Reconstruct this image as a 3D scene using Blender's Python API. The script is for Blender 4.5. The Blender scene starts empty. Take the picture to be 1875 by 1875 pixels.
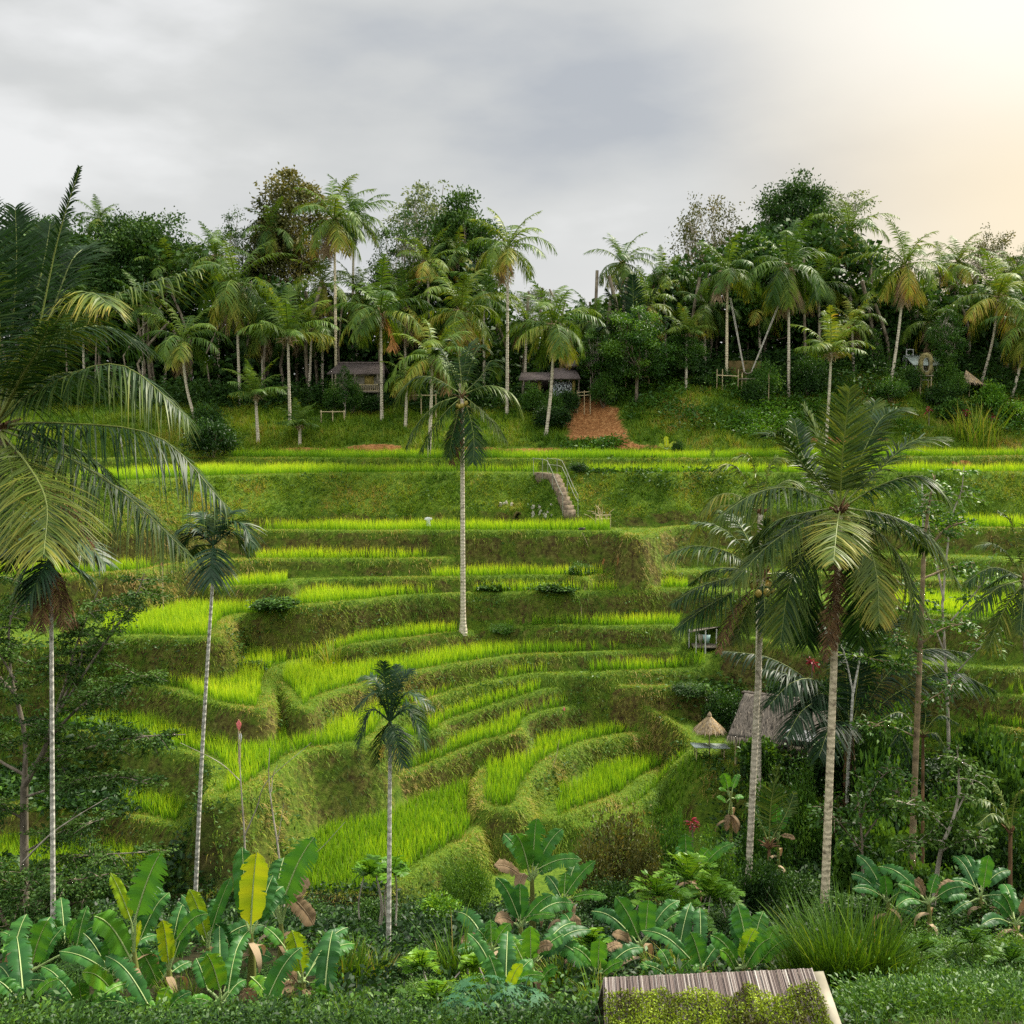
import bpy, math, random
import numpy as np
from mathutils import Vector, Matrix
R = math.radians
PI = math.pi
S = bpy.context.scene
COL = S.collection
rnd = random.Random(7)
rng = np.random.default_rng(11)

# ------------------------------------------------------------------ camera
F = 2010.0                                   # focal length in photo pixels (1875 wide)
TH = math.atan((937.5 - 760.0) / F)          # pitch below the horizon
CT, ST = math.cos(TH), math.sin(TH)
cd = bpy.data.cameras.new('camera')
cam = bpy.data.objects.new('camera', cd)
COL.objects.link(cam)
cam.location = (0, 0, 0)
cam.rotation_euler = (PI / 2 - TH, 0, 0)
cd.sensor_width = 36
cd.sensor_fit = 'HORIZONTAL'
cd.angle = 2 * math.atan(937.5 / F)
cd.clip_start = 0.1
cd.clip_end = 5000
S.camera = cam

# ------------------------------------------------------------------ sky and sun
SUN_AZ, SUN_EL = R(52), R(48)
sdir = Vector((math.sin(SUN_AZ) * math.cos(SUN_EL), math.cos(SUN_AZ) * math.cos(SUN_EL), math.sin(SUN_EL)))
W = bpy.data.worlds.new('World')
S.world = W
W.use_nodes = True
nt = W.node_tree
nt.nodes.clear()
def N(tree, typ, **kw):
    n = tree.nodes.new(typ)
    for k, v in kw.items():
        setattr(n, k, v)
    return n
def ramp(tree, stops, interp='LINEAR'):
    n = tree.nodes.new('ShaderNodeValToRGB')
    cr = n.color_ramp
    cr.interpolation = interp
    while len(cr.elements) > 1:
        cr.elements.remove(cr.elements[-1])
    cr.elements[0].position = stops[0][0]
    cr.elements[0].color = (*stops[0][1], 1)
    for p, c in stops[1:]:
        e = cr.elements.new(p)
        e.color = (*c, 1)
    return n
L = nt.links.new
tc = N(nt, 'ShaderNodeTexCoord')
sky = N(nt, 'ShaderNodeTexSky', sky_type='NISHITA', sun_disc=False)
sky.sun_elevation = SUN_EL
sky.sun_rotation = SUN_AZ
sky.air_density = 1.4
sky.dust_density = 3.0
nrm = N(nt, 'ShaderNodeVectorMath', operation='NORMALIZE')
L(tc.outputs['Generated'], nrm.inputs[0])
# cloud deck: soft stretched noise
mp = N(nt, 'ShaderNodeMapping')
mp.inputs['Scale'].default_value = (1.0, 1.0, 2.6)
mp.inputs['Location'].default_value = (3.1, 0.4, 0.2)
mp.inputs['Rotation'].default_value = (0.0, R(-18), 0.0)
L(nrm.outputs[0], mp.inputs[0])
nz = N(nt, 'ShaderNodeTexNoise')
nz.inputs['Scale'].default_value = 2.9
nz.inputs['Detail'].default_value = 6.0
nz.inputs['Roughness'].default_value = 0.48
L(mp.outputs[0], nz.inputs['Vector'])
cl = ramp(nt, [(0.34, (0.50, 0.525, 0.56)), (0.46, (0.65, 0.66, 0.655)), (0.55, (0.73, 0.735, 0.72)), (0.66, (0.95, 0.95, 0.94))])
L(nz.outputs['Fac'], cl.inputs[0])
# brighter, whiter band near the horizon
sep = N(nt, 'ShaderNodeSeparateXYZ')
L(nrm.outputs[0], sep.inputs[0])
hz = N(nt, 'ShaderNodeMapRange', interpolation_type='SMOOTHSTEP')
hz.inputs['From Min'].default_value = 0.04
hz.inputs['From Max'].default_value = 0.26
hz.inputs['To Min'].default_value = 0.75
hz.inputs['To Max'].default_value = 0.0
L(sep.outputs['Z'], hz.inputs['Value'])
m1 = N(nt, 'ShaderNodeMix', data_type='RGBA')
L(hz.outputs[0], m1.inputs['Factor'])
L(cl.outputs[0], m1.inputs['A'])
m1.inputs['B'].default_value = (0.84, 0.845, 0.855, 1)
# the sun behind the deck: a wide warm brightening round its direction
def glow(direction, lo, hi, stops):
    d = N(nt, 'ShaderNodeVectorMath', operation='DOT_PRODUCT')
    L(nrm.outputs[0], d.inputs[0])
    d.inputs[1].default_value = direction
    mr = N(nt, 'ShaderNodeMapRange', interpolation_type='SMOOTHSTEP')
    mr.inputs['From Min'].default_value = lo
    mr.inputs['From Max'].default_value = hi
    L(d.outputs['Value'], mr.inputs['Value'])
    return mr.outputs[0]
g1 = glow(Vector((0.62, 0.76, 0.20)).normalized(), 0.855, 1.01, None)
m2 = N(nt, 'ShaderNodeMix', data_type='RGBA')
L(g1, m2.inputs['Factor'])
L(m1.outputs['Result'], m2.inputs['A'])
m2.inputs['B'].default_value = (1.12, 0.93, 0.64, 1)
g2a = glow(Vector((0.50, 0.76, 0.42)).normalized(), 0.885, 1.01, None)
ge = N(nt, 'ShaderNodeMapRange', interpolation_type='SMOOTHSTEP')
ge.inputs['From Min'].default_value = 0.17
ge.inputs['From Max'].default_value = 0.32
L(sep.outputs['Z'], ge.inputs['Value'])
gm_ = N(nt, 'ShaderNodeMath', operation='MULTIPLY')
L(g2a, gm_.inputs[0]); L(ge.outputs[0], gm_.inputs[1])
g2 = gm_.outputs[0]
m3 = N(nt, 'ShaderNodeMix', data_type='RGBA')
L(g2, m3.inputs['Factor'])
L(m2.outputs['Result'], m3.inputs['A'])
m3.inputs['B'].default_value = (1.16, 1.12, 1.02, 1)
# sky brightened overhead and behind the viewer, added as fill light on the scene
ov = N(nt, 'ShaderNodeMapRange', interpolation_type='SMOOTHSTEP')
ov.inputs['From Min'].default_value = 0.50
ov.inputs['From Max'].default_value = 0.95
ov.inputs['To Min'].default_value = 1.0
ov.inputs['To Max'].default_value = 1.9
L(sep.outputs['Z'], ov.inputs['Value'])
sc_ = N(nt, 'ShaderNodeVectorMath', operation='SCALE')
L(m3.outputs['Result'], sc_.inputs[0])
L(ov.outputs[0], sc_.inputs['Scale'])
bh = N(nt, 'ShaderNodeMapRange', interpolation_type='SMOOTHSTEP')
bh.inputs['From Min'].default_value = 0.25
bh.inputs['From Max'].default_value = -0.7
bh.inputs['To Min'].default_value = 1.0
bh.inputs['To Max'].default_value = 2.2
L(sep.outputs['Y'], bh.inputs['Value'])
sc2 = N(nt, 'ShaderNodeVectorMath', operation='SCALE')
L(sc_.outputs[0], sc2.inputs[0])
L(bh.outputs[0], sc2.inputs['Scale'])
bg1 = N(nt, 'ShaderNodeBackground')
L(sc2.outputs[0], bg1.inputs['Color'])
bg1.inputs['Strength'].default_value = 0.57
bg2 = N(nt, 'ShaderNodeBackground')
L(sky.outputs[0], bg2.inputs['Color'])
bg2.inputs['Strength'].default_value = 0.06
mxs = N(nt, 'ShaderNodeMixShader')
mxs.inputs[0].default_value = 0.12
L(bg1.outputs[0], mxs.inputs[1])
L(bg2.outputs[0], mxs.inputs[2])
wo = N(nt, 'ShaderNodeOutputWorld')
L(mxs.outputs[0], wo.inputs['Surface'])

sl = bpy.data.lights.new('sun', 'SUN')
sl.energy = 4.8
sl.angle = R(11)
sl.color = (1.0, 0.93, 0.78)
so = bpy.data.objects.new('sun', sl)
COL.objects.link(so)
so.rotation_euler = (-sdir).to_track_quat('-Z', 'Y').to_euler()

S.view_settings.view_transform = 'Standard'
S.view_settings.look = 'None'
S.view_settings.exposure = 0.8
S.view_settings.gamma = 1.0
S.cycles.max_bounces = 6
S.cycles.diffuse_bounces = 3
S.cycles.transmission_bounces = 3
S.cycles.use_denoising = False

# ------------------------------------------------------------------ pixel helpers (where things stand)
def ray(u, v):
    x = (u - 937.5) / F
    y = (937.5 - v) / F
    return np.array([x, CT + y * ST, -ST + y * CT])
def P(u, v, D):
    d = ray(u, v)
    return d * (D / d[1])
def PZ(u, v, z):
    d = ray(u, v)
    return d * (z / d[2])
def to_u(x, y, z):
    return 937.5 + F * x / (y * CT - z * ST)
def to_v(x, y, z):
    return 937.5 - F * (y * ST + z * CT) / (y * CT - z * ST)

# ------------------------------------------------------------------ noise
def _hash(ix, iy, seed):
    h = (ix.astype(np.int64) * 374761393 + iy.astype(np.int64) * 668265263 + seed * 974711) & 0x7fffffff
    h = ((h ^ (h >> 13)) * 1274126177) & 0x7fffffff
    return ((h ^ (h >> 16)) & 0xffff) / 65535.0
def vnoise(x, y, seed=0):
    x = np.asarray(x, float); y = np.asarray(y, float)
    ix = np.floor(x); iy = np.floor(y)
    fx = x - ix; fy = y - iy
    fx = fx * fx * (3 - 2 * fx); fy = fy * fy * (3 - 2 * fy)
    a = _hash(ix, iy, seed); b = _hash(ix + 1, iy, seed)
    c = _hash(ix, iy + 1, seed); d = _hash(ix + 1, iy + 1, seed)
    return (a * (1 - fx) + b * fx) * (1 - fy) + (c * (1 - fx) + d * fx) * fy
def fbm(x, y, seed=0, o=3):
    s = 0; a = 0.5; t = 0
    for i in range(o):
        s = s + a * vnoise(x * 2 ** i, y * 2 ** i, seed + i); t += a; a *= 0.5
    return s / t

# ------------------------------------------------------------------ mesh collector
class Geo:
    def __init__(g):
        g.V = []; g.T = []; g.FI = []; g.FN = []; g.M = []; g.n = 0
    def add(g, verts, faces, tint=0.5, mat=0):
        verts = np.asarray(verts, float).reshape(-1, 3)
        faces = np.asarray(faces, np.int64)
        g.V.append(verts)
        g.T.append(np.broadcast_to(np.asarray(tint, float), (len(verts),)).copy())
        g.FI.append((faces + g.n).ravel())
        g.FN.append(np.full(len(faces), faces.shape[1], np.int64))
        g.M.append(np.full(len(faces), mat, np.int64))
        g.n += len(verts)
    def mesh(g, name, mats, off=(0, 0, 0), smooth=False):
        me = bpy.data.meshes.new(name)
        V = np.concatenate(g.V) - np.asarray(off, float)
        FI = np.concatenate(g.FI); FN = np.concatenate(g.FN); M = np.concatenate(g.M); T = np.concatenate(g.T)
        me.vertices.add(len(V)); me.vertices.foreach_set('co', V.astype(np.float32).ravel())
        me.loops.add(len(FI)); me.loops.foreach_set('vertex_index', FI.astype(np.int32))
        me.polygons.add(len(FN))
        st = np.concatenate([[0], np.cumsum(FN)[:-1]])
        me.polygons.foreach_set('loop_start', st.astype(np.int32))
        me.polygons.foreach_set('material_index', M.astype(np.int32))
        if smooth:
            me.polygons.foreach_set('use_smooth', np.ones(len(FN), bool))
        a = me.attributes.new('tint', 'FLOAT', 'POINT')
        a.data.foreach_set('value', T.astype(np.float32))
        for m in (mats if isinstance(mats, (list, tuple)) else [mats]):
            me.materials.append(m)
        me.update(calc_edges=True)
        return me
    def build(g, name, mats, parent=None, off=(0, 0, 0), smooth=False):
        o = bpy.data.objects.new(name, g.mesh(name, mats, off, smooth))
        COL.objects.link(o)
        if parent is not None:
            o.parent = parent
        return o

def tag(o, label=None, cat=None, group=None, kind=None):
    if label: o['label'] = label
    if cat: o['category'] = cat
    if group: o['group'] = group
    if kind: o['kind'] = kind
    return o
def empty(name, loc, label=None, cat=None, group=None):
    o = bpy.data.objects.new(name, None)
    o.empty_display_size = 0.3
    o.location = tuple(float(c) for c in loc)
    COL.objects.link(o)
    return tag(o, label, cat, group)
def put(name, me, parent=None, loc=(0, 0, 0), rz=0.0, sc=1.0, tilt=(0, 0)):
    o = bpy.data.objects.new(name, me)
    COL.objects.link(o)
    if parent is not None: o.parent = parent
    o.location = tuple(float(c) for c in loc)
    o.rotation_euler = (tilt[0], tilt[1], rz)
    o.scale = (sc, sc, sc) if not isinstance(sc, tuple) else sc
    return o
def copy_tree(o, parent=None):
    c = o.copy(); COL.objects.link(c); c.parent = parent
    for ch in list(o.children): copy_tree(ch, c)
    return c

# ------------------------------------------------------------------ shapes
def nrmz(a):
    a = np.asarray(a, float)
    return a / np.maximum(np.linalg.norm(a, axis=-1, keepdims=True), 1e-9)
def blades(g, base, dirn, side, Ln, w0, bend, segs=2, prof='grass', tint0=0.5, tint1=None, mat=0, bdir=None):
    """N tapered ribbons: centre line base + dir*L*t + bdir*bend*L*t^2"""
    base = np.asarray(base, float); n = len(base)
    if n == 0: return
    dirn = nrmz(dirn); side = nrmz(side)
    Ln = np.broadcast_to(Ln, (n,)); w0 = np.broadcast_to(w0, (n,)); bend = np.broadcast_to(bend, (n,))
    t = np.linspace(0, 1, segs + 1)
    if prof == 'grass': wp = (1 - t) * 0.92 + 0.08
    elif prof == 'leaf': wp = np.sin(PI * (0.10 + 0.86 * t)) ** 0.8
    else: wp = np.minimum(1, 0.55 + 1.6 * t) * (1 - t ** 2.2 * 0.94)
    bd = np.array([0, 0, -1.0]) if bdir is None else bdir
    bd = np.broadcast_to(bd, (n, 3))
    c = base[:, None] + dirn[:, None] * (Ln[:, None] * t)[..., None] + bd[:, None] * (bend[:, None] * Ln[:, None] * t ** 2)[..., None]
    hw = (w0[:, None] * wp * 0.5)[..., None]
    a = c - side[:, None] * hw; b = c + side[:, None] * hw
    v = np.stack([a, b], 2).reshape(n, -1, 3)
    k = 2 * (segs + 1)
    f = []
    for i in range(segs):
        f.append([2 * i, 2 * i + 1, 2 * i + 3, 2 * i + 2])
    f = (np.array(f)[None] + (np.arange(n) * k)[:, None, None]).reshape(-1, 4)
    t0 = np.broadcast_to(tint0, (n,)); t1 = t0 if tint1 is None else np.broadcast_to(tint1, (n,))
    tt = t0[:, None] + (t1 - t0)[:, None] * t
    g.add(v.reshape(-1, 3), f, np.repeat(tt, 2, 1).ravel(), mat)
def leaves(g, pos, dirn, Ln, wd, tint, up=None, fold=0.12, mat=0):
    """N leaf cards: a diamond folded along its rib"""
    n = len(pos)
    if n == 0: return
    dirn = nrmz(dirn)
    up = nrmz(rng.normal(size=(n, 3)) + np.array([0, 0, 0.9])) if up is None else up
    side = nrmz(np.cross(dirn, up)); nn = np.cross(side, dirn)
    Ln = np.broadcast_to(Ln, (n,))[:, None]; wd = np.broadcast_to(wd, (n,))[:, None]
    a = pos; c = pos + dirn * Ln - np.array([0, 0, 1.0]) * Ln * 0.12
    m = pos + dirn * Ln * 0.45 + nn * Ln * fold
    b = m + side * wd * 0.5; d = m - side * wd * 0.5
    v = np.stack([a, b, c, d], 1).reshape(-1, 3)
    f = np.arange(4 * n).reshape(n, 4)
    g.add(v, f, np.repeat(np.broadcast_to(tint, (n,)), 4), mat)
def catmull(pts, m):
    pts = np.asarray(pts, float)
    if len(pts) == 2:
        t = np.linspace(0, 1, m)[:, None]
        return pts[0] * (1 - t) + pts[1] * t
    p = np.vstack([2 * pts[0] - pts[1], pts, 2 * pts[-1] - pts[-2]])
    sg = len(pts) - 1
    tt = np.linspace(0, sg, m); i = np.minimum(tt.astype(int), sg - 1); f = (tt - i)[:, None]
    p0, p1, p2, p3 = p[i], p[i + 1], p[i + 2], p[i + 3]
    return 0.5 * ((2 * p1) + (-p0 + p2) * f + (2 * p0 - 5 * p1 + 4 * p2 - p3) * f ** 2 + (-p0 + 3 * p1 - 3 * p2 + p3) * f ** 3)
def tube(g, pts, rad, sides=6, tint=0.5, mat=0, cap=True):
    pts = np.asarray(pts, float); n = len(pts)
    rad = np.broadcast_to(np.asarray(rad, float), (n,))
    T = nrmz(np.gradient(pts, axis=0))
    ref = np.array([0, 0, 1.0]) if abs(T[:, 2]).mean() < 0.8 else np.array([0, 1.0, 0])
    A = nrmz(np.cross(T, ref)); B = np.cross(T, A)
    an = np.linspace(0, 2 * PI, sides, endpoint=False)
    v = pts[:, None] + (A[:, None] * np.cos(an)[None, :, None] + B[:, None] * np.sin(an)[None, :, None]) * rad[:, None, None]
    f = []
    for i in range(n - 1):
        for j in range(sides):
            k = (j + 1) % sides
            f.append([i * sides + j, i * sides + k, (i + 1) * sides + k, (i + 1) * sides + j])
    g.add(v.reshape(-1, 3), f, tint, mat)
    if cap:
        for e in (0, n - 1):
            g.add(v[e], [list(range(sides))], tint, mat)
def box(g, c, s, rz=0.0, tint=0.5, mat=0, rx=0.0, ry=0.0):
    x, y, z = [d / 2 for d in s]
    v = np.array([[-x, -y, -z], [x, -y, -z], [x, y, -z], [-x, y, -z], [-x, -y, z], [x, -y, z], [x, y, z], [-x, y, z]])
    M = np.array(Matrix.Rotation(rz, 3, 'Z') @ Matrix.Rotation(ry, 3, 'Y') @ Matrix.Rotation(rx, 3, 'X'))
    v = v @ M.T + np.asarray(c, float)
    g.add(v, [[0, 3, 2, 1], [4, 5, 6, 7], [0, 1, 5, 4], [1, 2, 6, 5], [2, 3, 7, 6], [3, 0, 4, 7]], tint, mat)
def bar(g, a, b, r, sides=6, tint=0.5, mat=0):
    a = np.asarray(a, float); b = np.asarray(b, float)
    tube(g, np.array([a, (a + b) / 2, b]), r, sides, tint, mat)

# ------------------------------------------------------------------ materials
def new_mat(name):
    m = bpy.data.materials.new(name); m.use_nodes = True
    m.node_tree.nodes.clear()
    return m, m.node_tree
def leaf_mat(name, stops, rough=0.5, trans=0.28, spec=0.4, objvar=0.10, tcol=(1.25, 1.1, 0.45)):
    m, t = new_mat(name); l = t.links.new
    at = N(t, 'ShaderNodeAttribute', attribute_name='tint')
    oi = N(t, 'ShaderNodeObjectInfo')
    mr = N(t, 'ShaderNodeMapRange'); mr.inputs['To Min'].default_value = -objvar; mr.inputs['To Max'].default_value = objvar
    l(oi.outputs['Random'], mr.inputs['Value'])
    ad = N(t, 'ShaderNodeMath', operation='ADD')
    l(at.outputs['Fac'], ad.inputs[0]); l(mr.outputs[0], ad.inputs[1])
    rp = ramp(t, stops); l(ad.outputs[0], rp.inputs[0])
    p = N(t, 'ShaderNodeBsdfPrincipled')
    p.inputs['Roughness'].default_value = rough
    p.inputs['Specular IOR Level'].default_value = spec
    l(rp.outputs[0], p.inputs['Base Color'])
    tr = N(t, 'ShaderNodeBsdfTranslucent')
    ml = N(t, 'ShaderNodeMix', data_type='RGBA', blend_type='MULTIPLY'); ml.inputs['Factor'].default_value = 1.0
    l(rp.outputs[0], ml.inputs['A']); ml.inputs['B'].default_value = (*tcol, 1)
    l(ml.outputs['Result'], tr.inputs['Color'])
    mx = N(t, 'ShaderNodeMixShader'); mx.inputs[0].default_value = trans
    l(p.outputs[0], mx.inputs[1]); l(tr.outputs[0], mx.inputs[2])
    o = N(t, 'ShaderNodeOutputMaterial'); l(mx.outputs[0], o.inputs['Surface'])
    return m
def solid_mat(name, c0, c1, scale=4.0, rough=0.8, stretch=(1, 1, 1), bump=0.0, detail=5.0, lo=0.35, hi=0.65, spec=0.3):
    m, t = new_mat(name); l = t.links.new
    tcn = N(t, 'ShaderNodeTexCoord'); mpn = N(t, 'ShaderNodeMapping'); mpn.inputs['Scale'].default_value = stretch
    l(tcn.outputs['Object'], mpn.inputs[0])
    n = N(t, 'ShaderNodeTexNoise'); n.inputs['Scale'].default_value = scale; n.inputs['Detail'].default_value = detail
    l(mpn.outputs[0], n.inputs['Vector'])
    rp = ramp(t, [(lo, c0), (hi, c1)]); l(n.outputs['Fac'], rp.inputs[0])
    p = N(t, 'ShaderNodeBsdfPrincipled'); p.inputs['Roughness'].default_value = rough
    p.inputs['Specular IOR Level'].default_value = spec
    l(rp.outputs[0], p.inputs['Base Color'])
    if bump:
        b = N(t, 'ShaderNodeBump'); b.inputs['Strength'].default_value = bump; b.inputs['Distance'].default_value = 0.05
        l(n.outputs['Fac'], b.inputs['Height']); l(b.outputs[0], p.inputs['Normal'])
    o = N(t, 'ShaderNodeOutputMaterial'); l(p.outputs[0], o.inputs['Surface'])
    return m
def trunk_mat(name, base, dark, ring=9.0, spots=3.0, amt=0.55):
    m, t = new_mat(name); l = t.links.new
    tcn = N(t, 'ShaderNodeTexCoord')
    wv = N(t, 'ShaderNodeTexWave', wave_type='BANDS', bands_direction='Z')
    wv.inputs['Scale'].default_value = ring; wv.inputs['Distortion'].default_value = 5.0; wv.inputs['Detail'].default_value = 4.0; wv.inputs['Detail Scale'].default_value = 2.5
    l(tcn.outputs['Object'], wv.inputs['Vector'])
    n = N(t, 'ShaderNodeTexNoise'); n.inputs['Scale'].default_value = spots; n.inputs['Detail'].default_value = 6.0
    l(tcn.outputs['Object'], n.inputs['Vector'])
    r1 = ramp(t, [(0.10, (amt, amt, amt)), (0.32, (0, 0, 0))]); l(wv.outputs['Fac'], r1.inputs[0])
    r2 = ramp(t, [(0.52, (0, 0, 0)), (0.70, (0.8, 0.8, 0.8))]); l(n.outputs['Fac'], r2.inputs[0])
    mxm = N(t, 'ShaderNodeMath', operation='MAXIMUM'); l(r1.outputs[0], mxm.inputs[0]); l(r2.outputs[0], mxm.inputs[1])
    mc = N(t, 'ShaderNodeMix', data_type='RGBA'); l(mxm.outputs[0], mc.inputs['Factor'])
    mc.inputs['A'].default_value = (*base, 1); mc.inputs['B'].default_value = (*dark, 1)
    p = N(t, 'ShaderNodeBsdfPrincipled'); p.inputs['Roughness'].default_value = 0.85
    l(mc.outputs['Result'], p.inputs['Base Color'])
    b = N(t, 'ShaderNodeBump'); b.inputs['Strength'].default_value = 0.5; b.inputs['Distance'].default_value = 0.03
    l(wv.outputs['Fac'], b.inputs['Height']); l(b.outputs[0], p.inputs['Normal'])
    o = N(t, 'ShaderNodeOutputMaterial'); l(p.outputs[0], o.inputs['Surface'])
    return m

M_RICE = leaf_mat('rice_blade', [(0.0, (0.035, 0.10, 0.006)), (0.4, (0.15, 0.33, 0.014)), (0.75, (0.40, 0.60, 0.020)), (1.0, (0.68, 0.74, 0.04))], 0.5, 0.42, 0.25, 0.03)
M_GRASS = leaf_mat('grass_blade', [(0.0, (0.02, 0.06, 0.006)), (0.35, (0.08, 0.18, 0.010)), (0.6, (0.20, 0.31, 0.018)), (0.8, (0.31, 0.29, 0.045)), (1.0, (0.42, 0.30, 0.11))], 0.6, 0.30, 0.2, 0.0)
M_PALM = leaf_mat('palm_leaflet', [(0.0, (0.014, 0.045, 0.012)), (0.4, (0.055, 0.122, 0.016)), (0.65, (0.14, 0.22, 0.022)), (0.85, (0.34, 0.33, 0.04)), (1.0, (0.40, 0.20, 0.05))], 0.50, 0.26, 0.22, 0.10)
M_PALMN = leaf_mat('palm_leaflet_glossy', [(0.0, (0.008, 0.026, 0.010)), (0.4, (0.021, 0.060, 0.013)), (0.65, (0.12, 0.17, 0.025)), (0.85, (0.38, 0.33, 0.05)), (1.0, (0.30, 0.13, 0.05))], 0.46, 0.20, 0.20, 0.03)
M_ARECA = leaf_mat('areca_leaflet', [(0.0, (0.008, 0.026, 0.014)), (0.5, (0.022, 0.062, 0.022)), (0.8, (0.12, 0.17, 0.03)), (1.0, (0.42, 0.36, 0.07))], 0.45, 0.15, 0.25, 0.03)
M_DARK = leaf_mat('tree_leaf_dark', [(0.0, (0.008, 0.028, 0.008)), (0.5, (0.032, 0.085, 0.014)), (1.0, (0.075, 0.15, 0.020))], 0.6, 0.22, 0.18, 0.08)
M_JUNG = leaf_mat('jungle_leaf', [(0.0, (0.005, 0.018, 0.006)), (0.5, (0.018, 0.055, 0.010)), (0.8, (0.045, 0.115, 0.014)), (1.0, (0.10, 0.21, 0.022))], 0.5, 0.22, 0.25, 0.08)
M_MID = leaf_mat('tree_leaf_green', [(0.0, (0.016, 0.055, 0.008)), (0.5, (0.05, 0.14, 0.014)), (1.0, (0.15, 0.29, 0.025))], 0.5, 0.28, 0.35, 0.10)
M_OLIVE = leaf_mat('tree_leaf_olive', [(0.0, (0.035, 0.05, 0.012)), (0.5, (0.09, 0.105, 0.022)), (1.0, (0.22, 0.19, 0.05))], 0.55, 0.25, 0.3, 0.08)
M_PALE = leaf_mat('tree_leaf_pale', [(0.0, (0.06, 0.10, 0.05)), (0.5, (0.14, 0.19, 0.10)), (1.0, (0.26, 0.31, 0.17))], 0.55, 0.28, 0.3, 0.05)
M_LIME = leaf_mat('shrub_leaf_lime', [(0.0, (0.03, 0.10, 0.010)), (0.5, (0.11, 0.27, 0.018)), (1.0, (0.28, 0.45, 0.03))], 0.45, 0.32, 0.4, 0.06)
M_BAN = leaf_mat('banana_leaf', [(0.0, (0.014, 0.070, 0.020)), (0.35, (0.044, 0.165, 0.028)), (0.6, (0.11, 0.30, 0.024)), (0.85, (0.30, 0.45, 0.015)), (1.0, (0.45, 0.52, 0.02))], 0.45, 0.30, 0.25, 0.02)
M_RIB = leaf_mat('banana_midrib', [(0.0, (0.20, 0.33, 0.10)), (1.0, (0.50, 0.60, 0.25))], 0.4, 0.1, 0.4, 0.0)
M_DRY = leaf_mat('dry_leaf', [(0.0, (0.10, 0.065, 0.035)), (0.5, (0.26, 0.18, 0.10)), (1.0, (0.50, 0.39, 0.25))], 0.75, 0.2, 0.2, 0.0, (1, .8, .6))
M_BLUE = leaf_mat('papaya_leaf', [(0.0, (0.015, 0.06, 0.028)), (0.5, (0.04, 0.125, 0.055)), (1.0, (0.09, 0.21, 0.09))], 0.6, 0.2, 0.2, 0.03)
M_RED = leaf_mat('red_leaf', [(0.0, (0.03, 0.005, 0.01)), (0.5, (0.20, 0.012, 0.03)), (1.0, (0.55, 0.04, 0.08))], 0.4, 0.25, 0.5, 0.0, (1, .5, .5))
M_COCO = trunk_mat('coconut_trunk', (0.58, 0.51, 0.39), (0.12, 0.09, 0.06), 1.7, 6.0, 0.16)
M_COCOG = trunk_mat('coconut_trunk_gold', (0.66, 0.56, 0.38), (0.12, 0.09, 0.05), 1.7, 7.0, 0.16)
M_ARTR = trunk_mat('areca_trunk', (0.55, 0.53, 0.46), (0.10, 0.10, 0.075), 1.6, 9.0, 0.22)
M_BARK = solid_mat('bark', (0.10, 0.075, 0.05), (0.30, 0.25, 0.18), 5.0, 0.9, (1, 1, 0.4), 0.5)
M_BARKM = solid_mat('bark_grey', (0.10, 0.085, 0.06), (0.28, 0.24, 0.18), 5.0, 0.9, (1, 1, 0.5), 0.4)
M_BARKP = solid_mat('bark_pale', (0.20, 0.17, 0.13), (0.50, 0.45, 0.37), 4.0, 0.9, (1, 1, 0.5), 0.4)
M_MOTT = trunk_mat('mottled_bark', (0.30, 0.22, 0.12), (0.07, 0.05, 0.03), 0.8, 3.0, 0.3)
M_FIBRE = solid_mat('palm_fibre', (0.06, 0.035, 0.018), (0.26, 0.15, 0.07), 6.0, 0.95, (1, 1, 0.3), 0.4)
M_NUT = solid_mat('coconut_husk', (0.16, 0.17, 0.03), (0.42, 0.30, 0.06), 2.0, 0.5)
# ================================================================== TERRAIN
def grow(a, b, s0, k):
    out = [a]; s = s0
    while abs(out[-1] - a) < abs(b - a):
        out.append(out[-1] + (s if b > a else -s)); s *= k
    return out[1:]
xf = list(np.arange(-42, 42.01, 0.14))
XS = np.array(grow(-42, -420, 0.4, 1.16)[::-1] + xf + grow(42, 420, 0.4, 1.16))
yf = list(np.arange(34, 88, 0.14))
YS = np.array(grow(-2, -60, 0.8, 1.25)[::-1] + list(np.arange(-2, 34, 0.45)) + yf + grow(yf[-1], 900, 0.4, 1.10))
GX, GY = np.meshgrid(XS, YS)                  # [j, i]

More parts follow.
